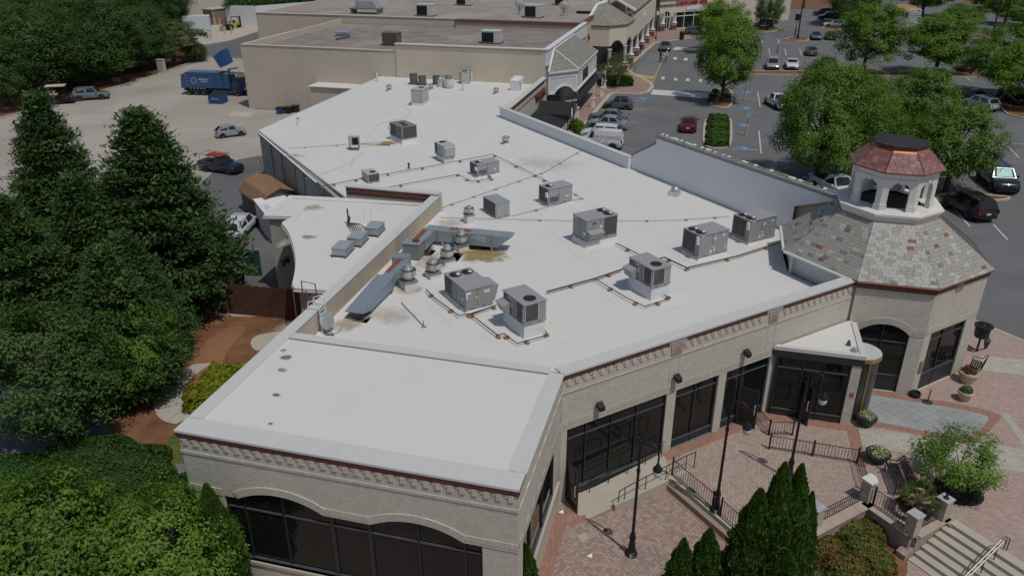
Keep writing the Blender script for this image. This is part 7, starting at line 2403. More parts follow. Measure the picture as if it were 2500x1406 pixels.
for k, (u, v, w_, h_, lab) in enumerate(((607, 62, 1.3, 1.9, 'tall black wrapped stack beside the white wall'), (600, 60, 1.2, 1.3, 'shorter black stack beside the taller one'), (556, 74, 1.6, 1.1, 'dark pallet stack beside the forklift'), (545, 76, 1.0, 1.0, 'grey crate stack in the loading yard'))):
    p = at(u, v)
    tag(MB().taper((p.x, p.y), G, G + h_, w_, w_, w_ * .86, w_ * .8).box(p.x - w_ * .6, p.y - w_ * .6, G, p.x + w_ * .6, p.y + w_ * .6, G + .14).build('pallet_stack', TRIM if k < 3 else GREYWALL), lab, 'pallet stack', 'stacks in the loading yard')
for k, (u, v) in enumerate(((514, 62), (526, 62), (538, 62), (545, 60), (549, 86), (566, 84))):
    p = at(u, v)
    tag(MB().cyl(p, p + Vector((0, 0, 1.5)), .14, n=8).build('bollard', plain('faded_yellow_bollard', (.55, .43, .22), .7)), 'faded yellow bollard %s' % ['left of the dock box', 'before the dock box', 'at the dock box corner post', 'right of the dock box', 'nearest the road on the left', 'nearest the road on the right'][k], 'bollard', 'bollards at the loading dock')
p = at(492, 84)
tag(MB().frame(p.x, p.y, 60).box(-3.0, -1.3, G + .9, 2.0, 1.3, 3.4).box(-2.8, -1.2, G, -2.2, 1.2, G + .9).box(1.2, -1.2, G, 1.8, 1.2, G + .9).build('box_trailer', plain('pale_blue_trailer', (.55, .60, .63), .5)), 'pale box trailer parked among the trees at the dock', 'trailer')
MB.LOCAL = False
BING = 'wheeled bins beside the beige wall'
for u, v, c, lab in ((685, 278, DBLUE, 'blue wheeled bin beside the beige wall'), (705, 277, TRIM, 'black wheeled bin with a white sticker, next to the blue bin'), (722, 274, plain('brown_black_bin', (.03, .027, .024), .6), 'dark brown bin farthest right of the three')):
    p = at(u, v)
    o = thing('wheeled_bin', lab, 'bin', p, 0, BING)
    MB().taper((p.x, p.y), G + .06, G + .72, .62, .62, .8, .78).build('bin_body', c, o)
    MB().box(p.x - .44, p.y - .42, G + .722, p.x + .44, p.y + .42, G + .80).build('bin_lid', TRIM, o)
    MB().cyl((p.x - .36, p.y + .3, G + .1), (p.x + .36, p.y + .3, G + .1), .1, n=8).build('wheel', RUBBER, o)
p = at(734, 262)
tag(MB().box(p.x - .35, p.y, G + .3, p.x + .35, p.y + .3, G + 1.1).cyl((p.x, p.y + .1, G), (p.x, p.y + .1, G + .3), .1, n=6).build('meter_box', UNITLIGHT), 'grey meter box on the beige wall beside the bins', 'meter box')
p = at(397, 178)
tag(MB().box(p.x - .55, p.y - .3, G, p.x + .55, p.y + .3, G + 1.9).box(p.x - .6, p.y - .35, G + 1.9, p.x + .6, p.y + .35, G + 2.0).build('utility_cabinet', UNITLIGHT), 'tall pale utility cabinet at the edge of the wood', 'cabinet')
o = at(285, 206)
m = MB()
for k in range(6):
    m.tube([o + Vector((-.45 + k * .18, 0, .35)), o + Vector((-.45 + k * .18, 0, .95))], .015, 4)
m.tube([o + Vector((-.5, 0, .35)), o + Vector((.55, 0, .35)), o + Vector((.65, 0, 1.0)), o + Vector((-.5, 0, .95)), o + Vector((-.5, 0, .35))], .02, 4); m.tube([o + Vector((-.5, .5, .35)), o + Vector((.55, .5, .35)), o + Vector((.65, .5, 1.0)), o + Vector((-.5, .5, .95))], .02, 4); m.tube([o + Vector((-.4, .2, .05)), o + Vector((.5, .2, .05))], .03, 4); m.tube([o + Vector((.3, .2, .05)), o + Vector((.5, .2, .4))], .02, 4)
tag(m.build('shopping_cart', GALV), 'abandoned shopping cart under the trees at the kerb', 'shopping cart')

IRON = plain('brown_black_iron', (.018, .014, .014), .55, var=.1)
GLOBE = plain('frosted_globe', (.62, .63, .60), .3, var=.02)
MB.LOCAL = True
lamp = thing('lamp_post', 'black arched lamp post on the lower plaza, nearest of the three', 'lamp post', tuple(at(1541, 1352, LOW)), 0, 'arched lamp posts')
m = MB().lathe([(.24, 0), (.24, .08), (.20, .10), (.20, .18), (.16, .2), (.13, .45), (.10, .75), (.13, .8), (.13, .88), (.09, .95), (.09, 1.05)], (0, 0, 0), 14)
m.build('post_base', BLACKMETAL, lamp, True)
MB().lathe([(.062, 1.05), (.05, 3.9), (.075, 3.95), (.075, 4.05), (.05, 4.1), (.045, 4.75)], (0, 0, 0), 10).build('pole', BLACKMETAL, lamp, True)
MB().tube([(.0, 0, 4.7)] + [(.34 - .34 * math.cos(t), -.12 + .12 * math.cos(t), 4.95 + .42 * math.sin(t)) for t in np.linspace(0, PI, 13)] + [(.68, -.24, 4.62)], .035, 7).build('arch_arm', BLACKMETAL, lamp, True)
MB().lathe([(.03, 4.64), (.07, 4.6), (.10, 4.5), (.17, 4.42), (.17, 4.34), (.15, 4.32)], (.68, -.24, 0), 14).build('lamp_hood', BLACKMETAL, lamp, True)
MB().lathe([(.15, 4.32), (.165, 4.24), (.14, 4.13), (.08, 4.06), (.001, 4.04)], (.68, -.24, 0), 14).build('globe', GLOBE, lamp, True)
MB().box(-.05, -.26, .02, .05, -.235, .2).build('access_cover', GALV, lamp)
MB.LOCAL = False
dup(lamp, tuple(at(1747, 1246, G)), None, 'black arched lamp post on the retaining wall, middle of the three')
dup(lamp, tuple(at(1925, 1168, G)), None, 'black arched lamp post inside the terrace fence, farthest of the three')


def fence(label, p0, p1, h=.78, pitch=.135, posts=None, z=G, name='iron_fence', z1=None, endposts=True, arch=False):
    a, b = Vector(p0), Vector(p1)
    z1 = z if z1 is None else z1
    L = (b - a).length
    az = math.degrees(math.atan2(b.x - a.x, b.y - a.y))
    o = thing(name, label, 'fence', (a.x, a.y, z), 0, 'black iron fences round the terrace')
    zz = lambda s: z + (z1 - z) * s / L
    for dz in (.10, h - .06):
        MB().frame(a.x, a.y, az).tube([(0, 0, z + dz), (L, 0, z1 + dz)], .017, 4).build('rail', IRON, o)
    n = max(2, round(L / pitch))
    pk = MB().box(-.009, -.009, 0, .009, .009, h - .14).mesh('picket', IRON)
    for k in range(1, n):
        s = L * k / n
        p = a.lerp(b, s / L)
        link('picket', pk, o, (p.x - a.x, p.y - a.y, zz(s) + .09 - z))
    for t in (posts if posts is not None else (0, 1)):
        p = a.lerp(b, t)
        q = zz(t * L)
        MB().box(p.x - .035, p.y - .035, q, p.x + .035, p.y + .035, q + h + .04).lathe([(.05, 0), (.03, .04), (.001, .06)], (p.x, p.y, q + h + .04), 8).build('post', IRON, o)
    return o
fence('black iron fence along the far side of the terrace with the lamp behind it', (3.98, 30.66), (7.67, 30.56), posts=(0, .5, 1))
fence('short black iron fence returning from the terrace corner toward the brick pillar', (7.67, 30.5), (7.75, 28.7), posts=(1,))
fence('black iron gate leaf standing open at the upper end of the terrace', (4.0, 31.75), (5.05, 32.0))
fence('low black iron panel leaning by the window pier beside the gate', (4.0, 31.75), (3.35, 33.2), posts=(0,))
fence('black iron fence on the retaining wall between ramp and middle lamp', (-.13, 27.72), (1.60, 25.95), h=.86, posts=(0, 1))
fence('black iron fence on the retaining wall from the middle lamp to the arborvitae', (1.93, 25.62), (3.3, 24.2), h=.86, posts=(0, 1))
fence('black iron fence between the arborvitae and the first brick pillar', (3.9, 24.35), (5.3, 25.75), h=.72, posts=())
fence('black iron fence between the first and second brick pillars', (5.75, 26.2), (7.5, 27.95), h=.72, posts=())
fence('black iron fence with a curved top before the palm', (7.95, 27.85), (8.95, 26.8), h=.86, posts=(0,))
fence('short black iron fence between the two right-hand brick pillars', (9.4, 26.7), (10.3, 27.55), h=.7, posts=())
fence('black iron fence on the lower plaza edge between the arborvitae', (1.0, 21.5), (2.6, 23.0), h=.8, z=LOW, posts=(1,))
PB = brick_mat('pale_pillar_brick', (.50, .45, .36), (.28, .25, .2), var=.12, stain_amt=.3)
for (x, y), h_, lab in (((5.52, 25.98), .90, 'pale brick pillar with grey cap, first from the arborvitae'), ((7.72, 28.1), 1.0, 'brick pillar with a pointed white cap beside the black bench'), ((9.15, 26.5), .92, 'pale brick pillar with grey cap at the bottom of the planter corner'), ((10.45, 27.72), .95, 'pale brick pillar with a small iron ornament on its cap, next to the steps')):
    o = thing('brick_pillar', lab, 'pillar', (x, y, G), 0, 'brick pillars along the planter')
    M0 = Matrix.Translation((x, y, G)) @ Matrix.Rotation(rad(45), 4, 'Z')
    MB().mat4(M0).box(-.21, -.21, 0, .21, .21, h_).build('brick_shaft', PB, o)
    if 'pointed' in lab:
        MB().mat4(M0).prism([(-.26, -.26), (.1, -.30), (.34, 0), (.30, .26), (-.26, .26)], h_, h_ + .09).build('stone_cap', plain('white_stone_cap', (.66, .65, .62), .7), o)
    else:
        MB().mat4(M0).box(-.25, -.25, h_, .25, .25, h_ + .07).build('stone_cap', plain('grey_stone_cap', (.40, .41, .41), .7, var=.15), o)
    if 'ornament' in lab:
        MB().lathe([(.12, 0), (.10, .03), (.04, .06), (.06, .16), (.03, .22), (.001, .24)], (x, y, G + h_ + .07), 10).tube([(x, y, G + h_ + .28), (x + .12, y, G + h_ + .5), (x - .08, y + .05, G + h_ + .62)], .018, 5).build('iron_ornament', BLACKMETAL, o)
o = thing('ramp_handrail', 'black handrail running down the outer edge of the concrete ramp', 'handrail', (-1.5, 26.5, LOW))
F = FAC
def rz(s):
    return LOW + (G - LOW) * max(0, min(1, (s - 1.3) / 4.3))
m = MB().frame(*F).tube([(2.0, 1.5, rz(2) + .78), (2.3, 1.5, rz(2.2) + .84), (5.7, 1.5, G + .86), (6.1, 1.5, G + .86), (6.1, 1.5, G)], .022, 6)
m.build('top_rail', BLACKMETAL, o)
for s in (2.0, 2.3, 3.4, 4.5, 5.6):
    MB().frame(*F).cyl((s, 1.5, rz(s)), (s, 1.5, rz(s) + .82), .02, n=6).build('rail_post', BLACKMETAL, o)
o = thing('wall_handrail', 'black handrail along the shop window beside the ramp', 'handrail', (-3, 26.6, LOW))
MB().frame(*F).tube([(1.45, .16, rz(1.5) + .70), (5.5, .16, G + .78)], .02, 6).build('top_rail', BLACKMETAL, o)
for s in (1.5, 2.5, 3.5, 4.5, 5.4):
    MB().frame(*F).cyl((s, .16, rz(s)), (s, .16, rz(s) + .72), .018, n=6).build('rail_post', BLACKMETAL, o)
o = thing('stair_handrail', 'grey metal handrail with a looped end going down the steps', 'handrail', (12.3, 26.8, G))
F2_ = (10.72, 27.62, 135)
for db in (0, .10):
    MB().frame(*F2_).tube([(2.0 + db, -.35, G + .05), (2.0 + db, -.35, G + .60), (2.0 + db, -.15, G + .76), (2.0 + db, .1, G + .70), (2.0 + db, 2.4, G - .28), (2.0 + db, 2.6, G - .45)], .024, 6).build('rail', plain('worn_rail_metal', (.14, .13, .13), .35, metal=.6), o)
for b_ in (.3, 1.0, 1.7, 2.4):
    MB().frame(*F2_).cyl((2.05, b_, LOW2), (2.05, b_, G + .68 - b_ * .42), .02, n=6).build('rail_post', BLACKMETAL, o)


def bench(label, p, az, L=1.75):
    o = thing('park_bench', label, 'bench', (p[0], p[1], G), 0, 'black slatted benches')
    F = (p[0], p[1], az)
    for k in range(5):
        MB().frame(*F).box(0, -.05 - k * .10, G + .42, L, .02 - k * .10, G + .445).build('seat_slat', BLACKMETAL, o)
    for k in range(5):
        b_ = -.52 - k * .03
        MB().frame(*F).box(0, b_ - .02, G + .50 + k * .085, L, b_, G + .565 + k * .085).build('back_slat', BLACKMETAL, o)
    for s in (.05, L - .05):
        MB().frame(*F).tube([(s, .02, G), (s, .02, G + .62), (s, -.42, G + .64), (s, -.62, G + .95)], .025, 5).tube([(s, -.42, G + .42), (s, -.52, G)], .025, 5).build('bench_end', BLACKMETAL, o)
bench('black slatted bench between the brick pillar and the bowl planter', (8.78, 30.35), 176, 1.75)
bench('black slatted bench beside the tower wall at the right', (14.7, 40.9), 205, 1.5)
FOL_DK = leaf_mat('bronze_leaves', (.075, .03, .02), (.13, .06, .03), .2)
FOL_MX = leaf_mat('variegated_leaves', (.09, .13, .03), (.45, .44, .30), .2)
PGRP = 'round planters on the plaza'


def leaf_arrays(c, nrm, size, aspect=.5, rs=NP, jitter=.35, fold=True):
    n = len(c)
    nrm = nrm / np.maximum(np.linalg.norm(nrm, axis=1, keepdims=True), 1e-6)
    r = rs.normal(size=(n, 3))
    a = np.cross(nrm, r); a /= np.maximum(np.linalg.norm(a, axis=1, keepdims=True), 1e-6)
    b = np.cross(nrm, a)
    s = (size * (1 + jitter * (rs.random(n) - .5) * 2))[:, None] * .5
    v = np.stack([c - a * s, c + b * s * aspect, c + a * s, c - b * s * aspect], 1)
    if fold:
        v[:, 0] -= nrm * s * .25; v[:, 2] -= nrm * s * .25
    return v.reshape(-1, 3), np.arange(n * 4).reshape(n, 4)


def leaf_obj(name, c, nrm, size, mat, parent, aspect=.5, kind=None):
    o = world_loc(parent) if parent is not None else Vector((0, 0, 0))
    v, f = leaf_arrays(c - np.array(o), nrm, size, aspect)
    ob = link(name, mesh_arrays(name, v, f, mat), parent)
    if kind:
        ob['kind'] = kind
    return ob


def planter(label, p, prof, mat, r, fol, n=420, h=.32, ls=.13, grp=PGRP):
    o = thing('planter', label, 'planter', (p[0], p[1], G), 0, grp)
    MB().lathe(prof, (p[0], p[1], G), 22).build('pot', mat, o, True)
    top = prof[-1][1] if prof[-1][0] < .01 else prof[-2][1]
    d = NP.normal(size=(n, 3)); d /= np.linalg.norm(d, axis=1, keepdims=True); d[:, 2] = np.abs(d[:, 2])
    rr = NP.random(n) ** .4
    c = np.array([p[0], p[1], G + top]) + d * rr[:, None] * np.array([r, r, h])
    leaf_obj('foliage', c, d + NP.normal(size=(n, 3)) * .5, np.full(n, ls), fol, o)
    return o
clay = lambda r, h: [(r * .62, 0), (r * .68, .03), (r * .90, h * .72), (r * 1.0, h * .74), (r * 1.03, h * .82), (r * 1.0, h * .84), (r * 1.02, h * .95), (r * .95, h), (r * .88, h * .96), (.001, h * .95)]
planter('pale terracotta pot of dark red leaves beside the bench at the tower', (14.05, 39.15), clay(.47, .62), TERRACOTTA, .42, FOL_DK)
planter('pale terracotta pot of green leaves standing alone on the plaza', (13.5, 37.25), clay(.36, .52), TERRACOTTA, .32, leaf_mat('grey_green_leaves', (.05, .075, .03), (.10, .14, .06), .2))
bowl = lambda r, h: [(r * .45, 0), (r * .75, h * .3), (r * .97, h * .75), (r * 1.03, h * .92), (r, h), (r * .92, h * .95), (.001, h * .93)]
BOWLM = plain('charcoal_bowl', (.03, .032, .033), .5, var=.2)
planter('dark round bowl planter of variegated plants at the vestibule pier', (8.45, 33.75), bowl(.47, .48), BOWLM, .42, FOL_MX)
planter('dark round bowl planter of white-edged plants at the end of the bench', (8.55, 31.0), bowl(.52, .45), BOWLM, .45, FOL_MX)
planter('dark hanging-basket planter of dead leaves at the tower corner', (15.4, 42.7), [(.30, .9), (.36, 1.0), (.40, 1.55), (.48, 1.58), (.48, 1.63), (.42, 1.64), (.001, 1.55)], BLACKMETAL, .38, leaf_mat('dead_leaves', (.02, .018, .015), (.05, .04, .03), .1), 200, .15)
MB().cyl((15.4, 42.7, G), (15.4, 42.7, G + .9), .06, n=8).build('stand', BLACKMETAL, [q for q in bpy.data.objects if q.name.startswith('planter') and 'hanging' in q.get('label', '')][0])
o = thing('wall_lantern', 'black bracket lantern on the tower corner', 'lantern', (14.2, 40.4, 1.2))
MB().tube([(14.05, 40.2, 1.3), (14.5, 40.0, 1.25), (14.75, 39.9, 1.45)], .03, 5).tube([(14.05, 40.2, 1.1), (14.3, 40.1, 1.05), (14.5, 40.0, 1.22)], .02, 5).build('bracket', BLACKMETAL, o)
MB().lathe([(.07, 1.45), (.16, 1.85), (.18, 1.9), (.05, 2.05), (.001, 2.2)], (14.75, 39.9, 0), 6).build('lantern_cage', plain('lantern_dark', (.06, .06, .06), .3), o)
o = thing('sign_stand', 'black weighted sign stand without a sign on the slate walk', 'stand', (11.7, 36.55, G))
MB().lathe([(.24, .004), (.24, .03), (.06, .06), (.001, .07)], (11.7, 36.55, G), 18).build('base_disc', plain('worn_black_disc', (.05, .05, .05), .5), o, True)
MB().cyl((11.7, 36.55, G + .05), (11.72, 36.55, G + .75), .028, n=7).build('stem', BLACKMETAL, o)
tag(MB().lathe([(.24, 0), (.27, .05), (.27, .2), (.24, .24), (.2, .22), (.19, .15), (.001, .14)], (11.2, 37.0, G), 18).build('ash_bowl', BLACKMETAL), 'low black bowl at the foot of the tower corner', 'bowl')
MB.LOCAL = True
floods = []
for k, (s, z) in enumerate(((1.78, 3.72), (5.84, 3.76), (9.92, 3.78))):
    t = Vector((.7071, .7071, 0)); n_ = Vector((.7071, -.7071, 0))
    p = Vector((-4.61, 25.19, z)) + t * s
    o = thing('flood_light', 'black floodlight on the cream facade, %s' % ['left of the three above the wide window', 'middle of the three above the pier', 'right of the three before the vestibule'][k], 'floodlight', p, 0, 'floodlights on the facade')
    MB().frame(0, 0, 45).box(-.05, 0, -.05, .05, .05, .05).cyl((0, .05, 0), (0, .14, 0), .03, n=6).build('bracket', BLACKMETAL, o)
    MB().frame(0, 0, 45).add([(-.15, .10, -.02), (.15, .10, -.02), (.13, .36, -.16), (-.13, .36, -.16), (-.15, .10, .16), (.15, .10, .16), (.13, .36, .02), (-.13, .36, .02)], [(0, 3, 2, 1), (4, 5, 6, 7), (0, 1, 5, 4), (1, 2, 6, 5), (2, 3, 7, 6), (3, 0, 4, 7)]).build('lamp_housing', BLACKMETAL, o)
MB.LOCAL = False
p = at(677, 607, 2.2)
tag(MB().frame(-23.6, 37.9, 150).box(0, 0, 3.0, .4, .3, 3.3).box(.05, .3, 2.8, .35, .5, 3.2).build('flood_light', BLACKMETAL), 'dark floodlight on the stained annex wall', 'floodlight')
WOODF = plain('dark_brown_boards', (.095, .045, .032), .85, var=.22, scale=3)
o = thing('wooden_fence', 'tall dark brown board fence across the end of the garden strip', 'fence', (-26, 36.3, G))
q0, q1 = Vector((-33.5, 35.9)), Vector((-22.3, 36.55))
nb = 74
for k in range(nb):
    a = q0.lerp(q1, k / nb); b = q0.lerp(q1, (k + .93) / nb)
    d = (b - a).normalized(); q = Vector((d.y, -d.x)) * .012
    h_ = 1.98 + (k * 37 % 7) * .008
    m = MB().prism([(a.x + q.x, a.y + q.y), (b.x + q.x, b.y + q.y), (b.x - q.x, b.y - q.y), (a.x - q.x, a.y - q.y)], G, G + h_)
    m.build('fence_board', WOODF, o)
MB().frame(q0.x, q0.y, 86.7).box(0, -.08, G + .4, 11.2, -.03, G + .5).build('fence_rail', WOODF, o)
MB().frame(-22.3, 36.55, 20).box(0, -.04, G, 2.4, 0, G + 1.95).build('return_panel', WOODF, o)
GREEN = plain('green_windscreen', (.018, .075, .055), .8, var=.15)
o = thing('mesh_gate', 'chain-link gate panel covered with green screen cloth in the yard', 'gate', (-30, 41.5, G))
for a, b in ((at(575, 672), at(642, 674)), (at(600, 697), at(575, 672))):
    az = math.degrees(math.atan2(b.x - a.x, b.y - a.y)); L = (b - a).length
    MB().frame(a.x, a.y, az).box(.04, -.01, G + .08, L - .04, .01, G + 1.85).build('screen_cloth', GREEN, o)
    m = MB().frame(a.x, a.y, az).tube([(0, 0, G), (0, 0, G + 1.95), (L, 0, G + 1.95), (L, 0, G)], .03, 5)
    m.build('gate_frame', GALV, o)
for u, v, lab in ((614, 660, 'yellow bollard showing through the green gate screen'), (569, 690, 'yellow bollard left of the green gate')):
    p = at(u, v)
    tag(MB().cyl(p, p + Vector((0, 0, 1.1)), .1, n=10).build('bollard', plain('yellow_bollard', (.50, .42, .08), .6)), lab, 'bollard', 'yellow bollards in the yard')
o = thing('wall_dish', 'pale satellite dish on a black arm on the grey wall', 'satellite dish', (-36.9, 58.1, 2.6))
MB().mat4(Matrix.Translation((-37.5, 57.5, 2.7)) @ Matrix.Rotation(rad(35), 4, 'Z') @ Matrix.Rotation(rad(60), 4, 'Y')).lathe([(.001, 0), (.2, .02), (.36, .08)], n=14).build('dish', GALV, o, True)
MB().tube([(-37.4, 57.5, 2.6), (-37.2, 57.3, 2.2), (-36.8, 57.8, 2.2)], .03, 5).build('arm', BLACKMETAL, o)
o = thing('pallet_fence', 'short dark slatted screen leaning at the foot of the grey wall', 'fence', (-36.5, 56.2, G))
for k in range(9):
    p = at(648 + k * 4.2, 418 + k * 4)
    MB().box(p.x - .05, p.y - .03, G, p.x + .05, p.y + .03, G + 1.25).build('slat', plain('weathered_slat', (.10, .09, .08), .9), o)
MB.LOCAL = True
pole = thing('light_pole', 'tall black parking-lot light pole on the small mulch island', 'light pole', tuple(at(1947, 96)), 0, 'tall light poles in the lot')
MB().lathe([(.28, 0), (.28, .7), (.001, .72)], (0, 0, 0), 12).build('pole_base', plain('dark_base', (.04, .04, .04), .8), pole)
MB().lathe([(.14, .7), (.09, 11)], (0, 0, 0), 8).build('pole', BLACKMETAL, pole)
MB().box(-.8, -.2, 10.9, .8, .2, 11.1).build('lamp_head', BLACKMETAL, pole)
MB.LOCAL = False
dup(pole, tuple(at(2404, 160)), None, 'tall black light pole rising behind the red pickup')
dup(pole, tuple(at(1962, 20)), None, 'black light pole farthest back behind the mulch bank')
dup(pole, tuple(at(2446, 84)), None, 'black light pole beside the bare-branched tree at the upper right')
MB.LOCAL = True
def sign_post(label, px, col, txt, sleeve, hpost=2.0, grp=None, sz=(.38, .62)):
    o = thing('sign_post', label, 'sign', tuple(at(*px)), 0, grp)
    MB().cyl((0, 0, 0), (0, 0, hpost * .62), .11, n=10).build('bollard_sleeve', sleeve, o)
    MB().box(-.03, -.03, hpost * .62, .03, .03, hpost + sz[1]).build('post', BLACKMETAL, o)
    MB().box(-sz[0] / 2, -.06, hpost, sz[0] / 2, -.04, hpost + sz[1]).build('sign_panel', col, o)
    me = text_mesh(txt, .2, plain('sign_blue', (.03, .10, .30), .5), .01); me.transform(Matrix(((1, 0, 0, 0), (0, 0, -1, -.066), (0, 1, 0, hpost + sz[1] * .5), (0, 0, 0, 1)))); link('sign_text', me, o)
    return o
SGRP = 'accessible parking signs'
SBL = plain('pale_blue_sign', (.42, .58, .66), .5)
YSL = plain('cream_yellow_sleeve', (.56, .42, .22), .6)
sign_post('accessible parking sign on a cream-yellow bollard, nearer one beside the hedge island', (1821, 332), SBL, 'P', YSL, 2.0, SGRP)
sign_post('accessible parking sign on a cream-yellow bollard, farther one beside the tree island', (1817, 245), SBL, 'P', YSL, 2.0, SGRP)
CRG = 'red and white signs on cones'
RSL_ = plain('red_cone_base', (.40, .04, .04), .6)
sign_post('white sign on a red weighted base, left of the pair in the empty bays', (1857, 131), WHITEPAINT, 'P', RSL_, 1.7, CRG)
sign_post('white sign on a red weighted base, right of the pair in the empty bays', (1897, 131), WHITEPAINT, 'P', RSL_, 1.7, CRG)
sign_post('pink-red square sign on a thin post beside the red pickup', (2369, 184), plain('pink_red_sign', (.50, .16, .17), .5), 'STOP', BLACKMETAL, 2.7, None, (.95, .9))
sign_post('black diamond-shaped sign on a thin post on the small mulch island', (1940, 92), BLACKMETAL, 'X', BLACKMETAL, 3.2, None, (.9, 1.2))
for k in range(2):
    o = thing('slatted_panel', 'white arch-topped slatted panel, %s of the pair behind the low hedge' % ['left', 'right'][k], 'panel', tuple(at(2217 + k * 15, 78)), 0, 'white arch-topped panels')
    for j in range(11):
        MB().box(-.62 + j * .01, -.04, .3 + j * .33, .62 + j * .005, .04, .48 + j * .33).build('slat', WHITEPAINT, o)
    MB().tube([(.6 * math.cos(t), 0, 3.95 + .5 * math.sin(t)) for t in np.linspace(0, PI, 9)], .08, 5).build('arch_top', WHITEPAINT, o)
    for x in (-.6, .6):
        MB().box(x - .03, -.03, 0, x + .03, .03, 4.0).build('post', GALV, o)
o = thing('litter_bin', 'dark litter bin on the storefront pavement', 'bin', tuple(at(1664, 96, G + .12)))
MB().lathe([(.42, 0), (.46, .1), (.46, 1.1), (.5, 1.12), (.5, 1.25), (.3, 1.45), (.001, 1.5)], (0, 0, 0), 14).build('bin_body', plain('maroon_black_bin', (.03, .015, .018), .6), o)
o = thing('street_lantern', 'black post lantern with a white globe before the far shops', 'lamp post', tuple(at(1601, 96, G + .12)))
MB().lathe([(.2, 0), (.12, .5), (.06, .7), (.05, 4.3)], (0, 0, 0), 8).build('pole', BLACKMETAL, o)
MB().lathe([(.05, 4.3), (.28, 4.5), (.26, 4.9), (.05, 5.15)], (0, 0, 0), 10).build('globe', GLOBE, o, True)
MB.LOCAL = False
for u, v, z, lab in ((1441, 1357, LOW, 'white scrap of paper lying on the lower plaza'), (1371, 1250, LOW, 'white plastic bag in the corner by the open door')):
    p = at(u, v, z)
    tag(MB().add([(p.x - .14, p.y - .05, z + .02), (p.x + .10, p.y - .12, z + .03), (p.x + .05, p.y + .14, z + .05)], [(0, 1, 2)]).build('paper_scrap', WHITEPAINT), lab, 'litter')
o = thing('loose_bricks', 'few loose bricks resting on the ramp kerb', 'bricks', (-3, 26.5, LOW))
for k in range(3):
    p = Vector((-4.61, 25.19, 0)) + Vector((.7071, .7071, 0)) * (2.0 + k * .16) + Vector((.7071, -.7071, 0)) * 1.4
    MB().frame(p.x, p.y, 20 + k * 25).box(-.1, -.05, rz(2) + .02, .1, .05, rz(2) + .1).build('brick', BROWNBRICK, o)


def person(label, px, az, top, legs, reach=.25, z=G, sc=1.0, hat=False):
    o = thing('person', label, 'person', tuple(at(*px, z)), PI / 2 - rad(az), 'people on foot by the shops')
    o.scale = (sc,) * 3
    J = {'pel': (0, 0, .95), 'che': (.03, 0, 1.28), 'nek': (.04, 0, 1.48), 'hd0': (.05, 0, 1.57), 'hd1': (.06, 0, 1.72)}
    r = {'pel': .15, 'che': .17, 'nek': .06, 'hd0': .08, 'hd1': .095}
    E = [('pel', 'che'), ('che', 'nek'), ('nek', 'hd0'), ('hd0', 'hd1')]
    for s, n in ((1, 'l'), (-1, 'r')):
        for k, p, q, par in (('sh', (.03, s * .20, 1.41), .065, 'che'), ('el', (.06, s * .25, 1.12), .05, 'sh' + n), ('wr', (reach, s * .21, .98), .035, 'el' + n), ('ha', (reach + .08, s * .20, .98), .04, 'wr' + n),
                             ('hp', (0, s * .10, .88), .10, 'pel'), ('kn', (.05 * s + .03, s * .11, .50), .07, 'hp' + n), ('an', (.14 * s, s * .11, .09), .045, 'kn' + n), ('to', (.14 * s + .16, s * .12, .04), .04, 'an' + n)):
            J[k + n] = p; r[k + n] = q; E.append((par, k + n))
    ks = list(J)
    me = bpy.data.meshes.new('body')
    me.from_pydata([J[k] for k in ks], [(ks.index(a), ks.index(b)) for a, b in E], [])
    ob = bpy.data.objects.new('body', me); COL.objects.link(ob)
    ob.modifiers.new('skin', 'SKIN'); ob.modifiers.new('sub', 'SUBSURF').levels = 1
    for k, d in zip(ks, me.skin_vertices[0].data):
        d.radius = (r[k], r[k]); d.use_root = (k == 'pel')
    me2 = bpy.data.meshes.new_from_object(ob.evaluated_get(bpy.context.evaluated_depsgraph_get()))
    bpy.data.objects.remove(ob)
    skin = plain('skin_tone', (.30, .18, .12), .6)
    me2.materials.clear()
    for q in (skin, top, legs):
        me2.materials.append(q)
    for pol in me2.polygons:
        c = pol.center
        pol.material_index = 0 if c.z > 1.50 or (abs(c.y) > .17 and c.z < 1.06 and c.z > .8 and c.x > .1) else 1 if c.z > .92 else 2
    link('body', me2, o)
    MB.LOCAL = True
    MB().lathe([(.085, 1.66), (.105, 1.72), (.10, 1.78), (.06, 1.83), (.001, 1.84)], (.045, 0, 0), 12).build('hair', plain('dark_hair', (.03, .02, .015), .8) if not hat else WHITEPAINT, o, True)
    MB.LOCAL = False
    return o
BLKC, WHC, TANC = plain('black_cloth', (.015, .015, .017), .9), plain('white_cloth', (.62, .62, .62), .9), plain('tan_cloth', (.25, .2, .14), .9)
person('person in black clothes pushing a wheelchair across the fire lane', (1611, 151), 85, BLKC, BLKC, .45, sc=1.05)
person('person in a white top and hat walking beside the wheelchair', (1626, 152), 85, WHC, TANC, .2, sc=1.0, hat=True)
person('person in dark clothes on the pavement by the columns', (1563, 133), 190, BLKC, BLKC, .2, G + .12)
o = thing('wheelchair', 'light wheelchair pushed across the fire lane', 'wheelchair', tuple(at(1619, 152)))
MB.LOCAL = True
for y in (-.3, .3):
    MB().tube([(.3 * math.cos(t), y, .32 + .3 * math.sin(t)) for t in np.linspace(0, 2 * PI, 15)], .025, 4).build('wheel', GALV, o)
MB().box(-.25, -.28, .45, .25, .28, .52).box(-.3, -.28, .5, -.25, .28, .98).build('seat', TRIM, o)
MB().tube([(-.5, -.25, .95), (-.28, -.25, .95), (-.2, -.25, .4), (.4, -.25, .2)], .02, 4).tube([(-.5, .25, .95), (-.28, .25, .95), (-.2, .25, .4), (.4, .25, .2)], .02, 4).build('frame', GALV, o)
MB.LOCAL = False

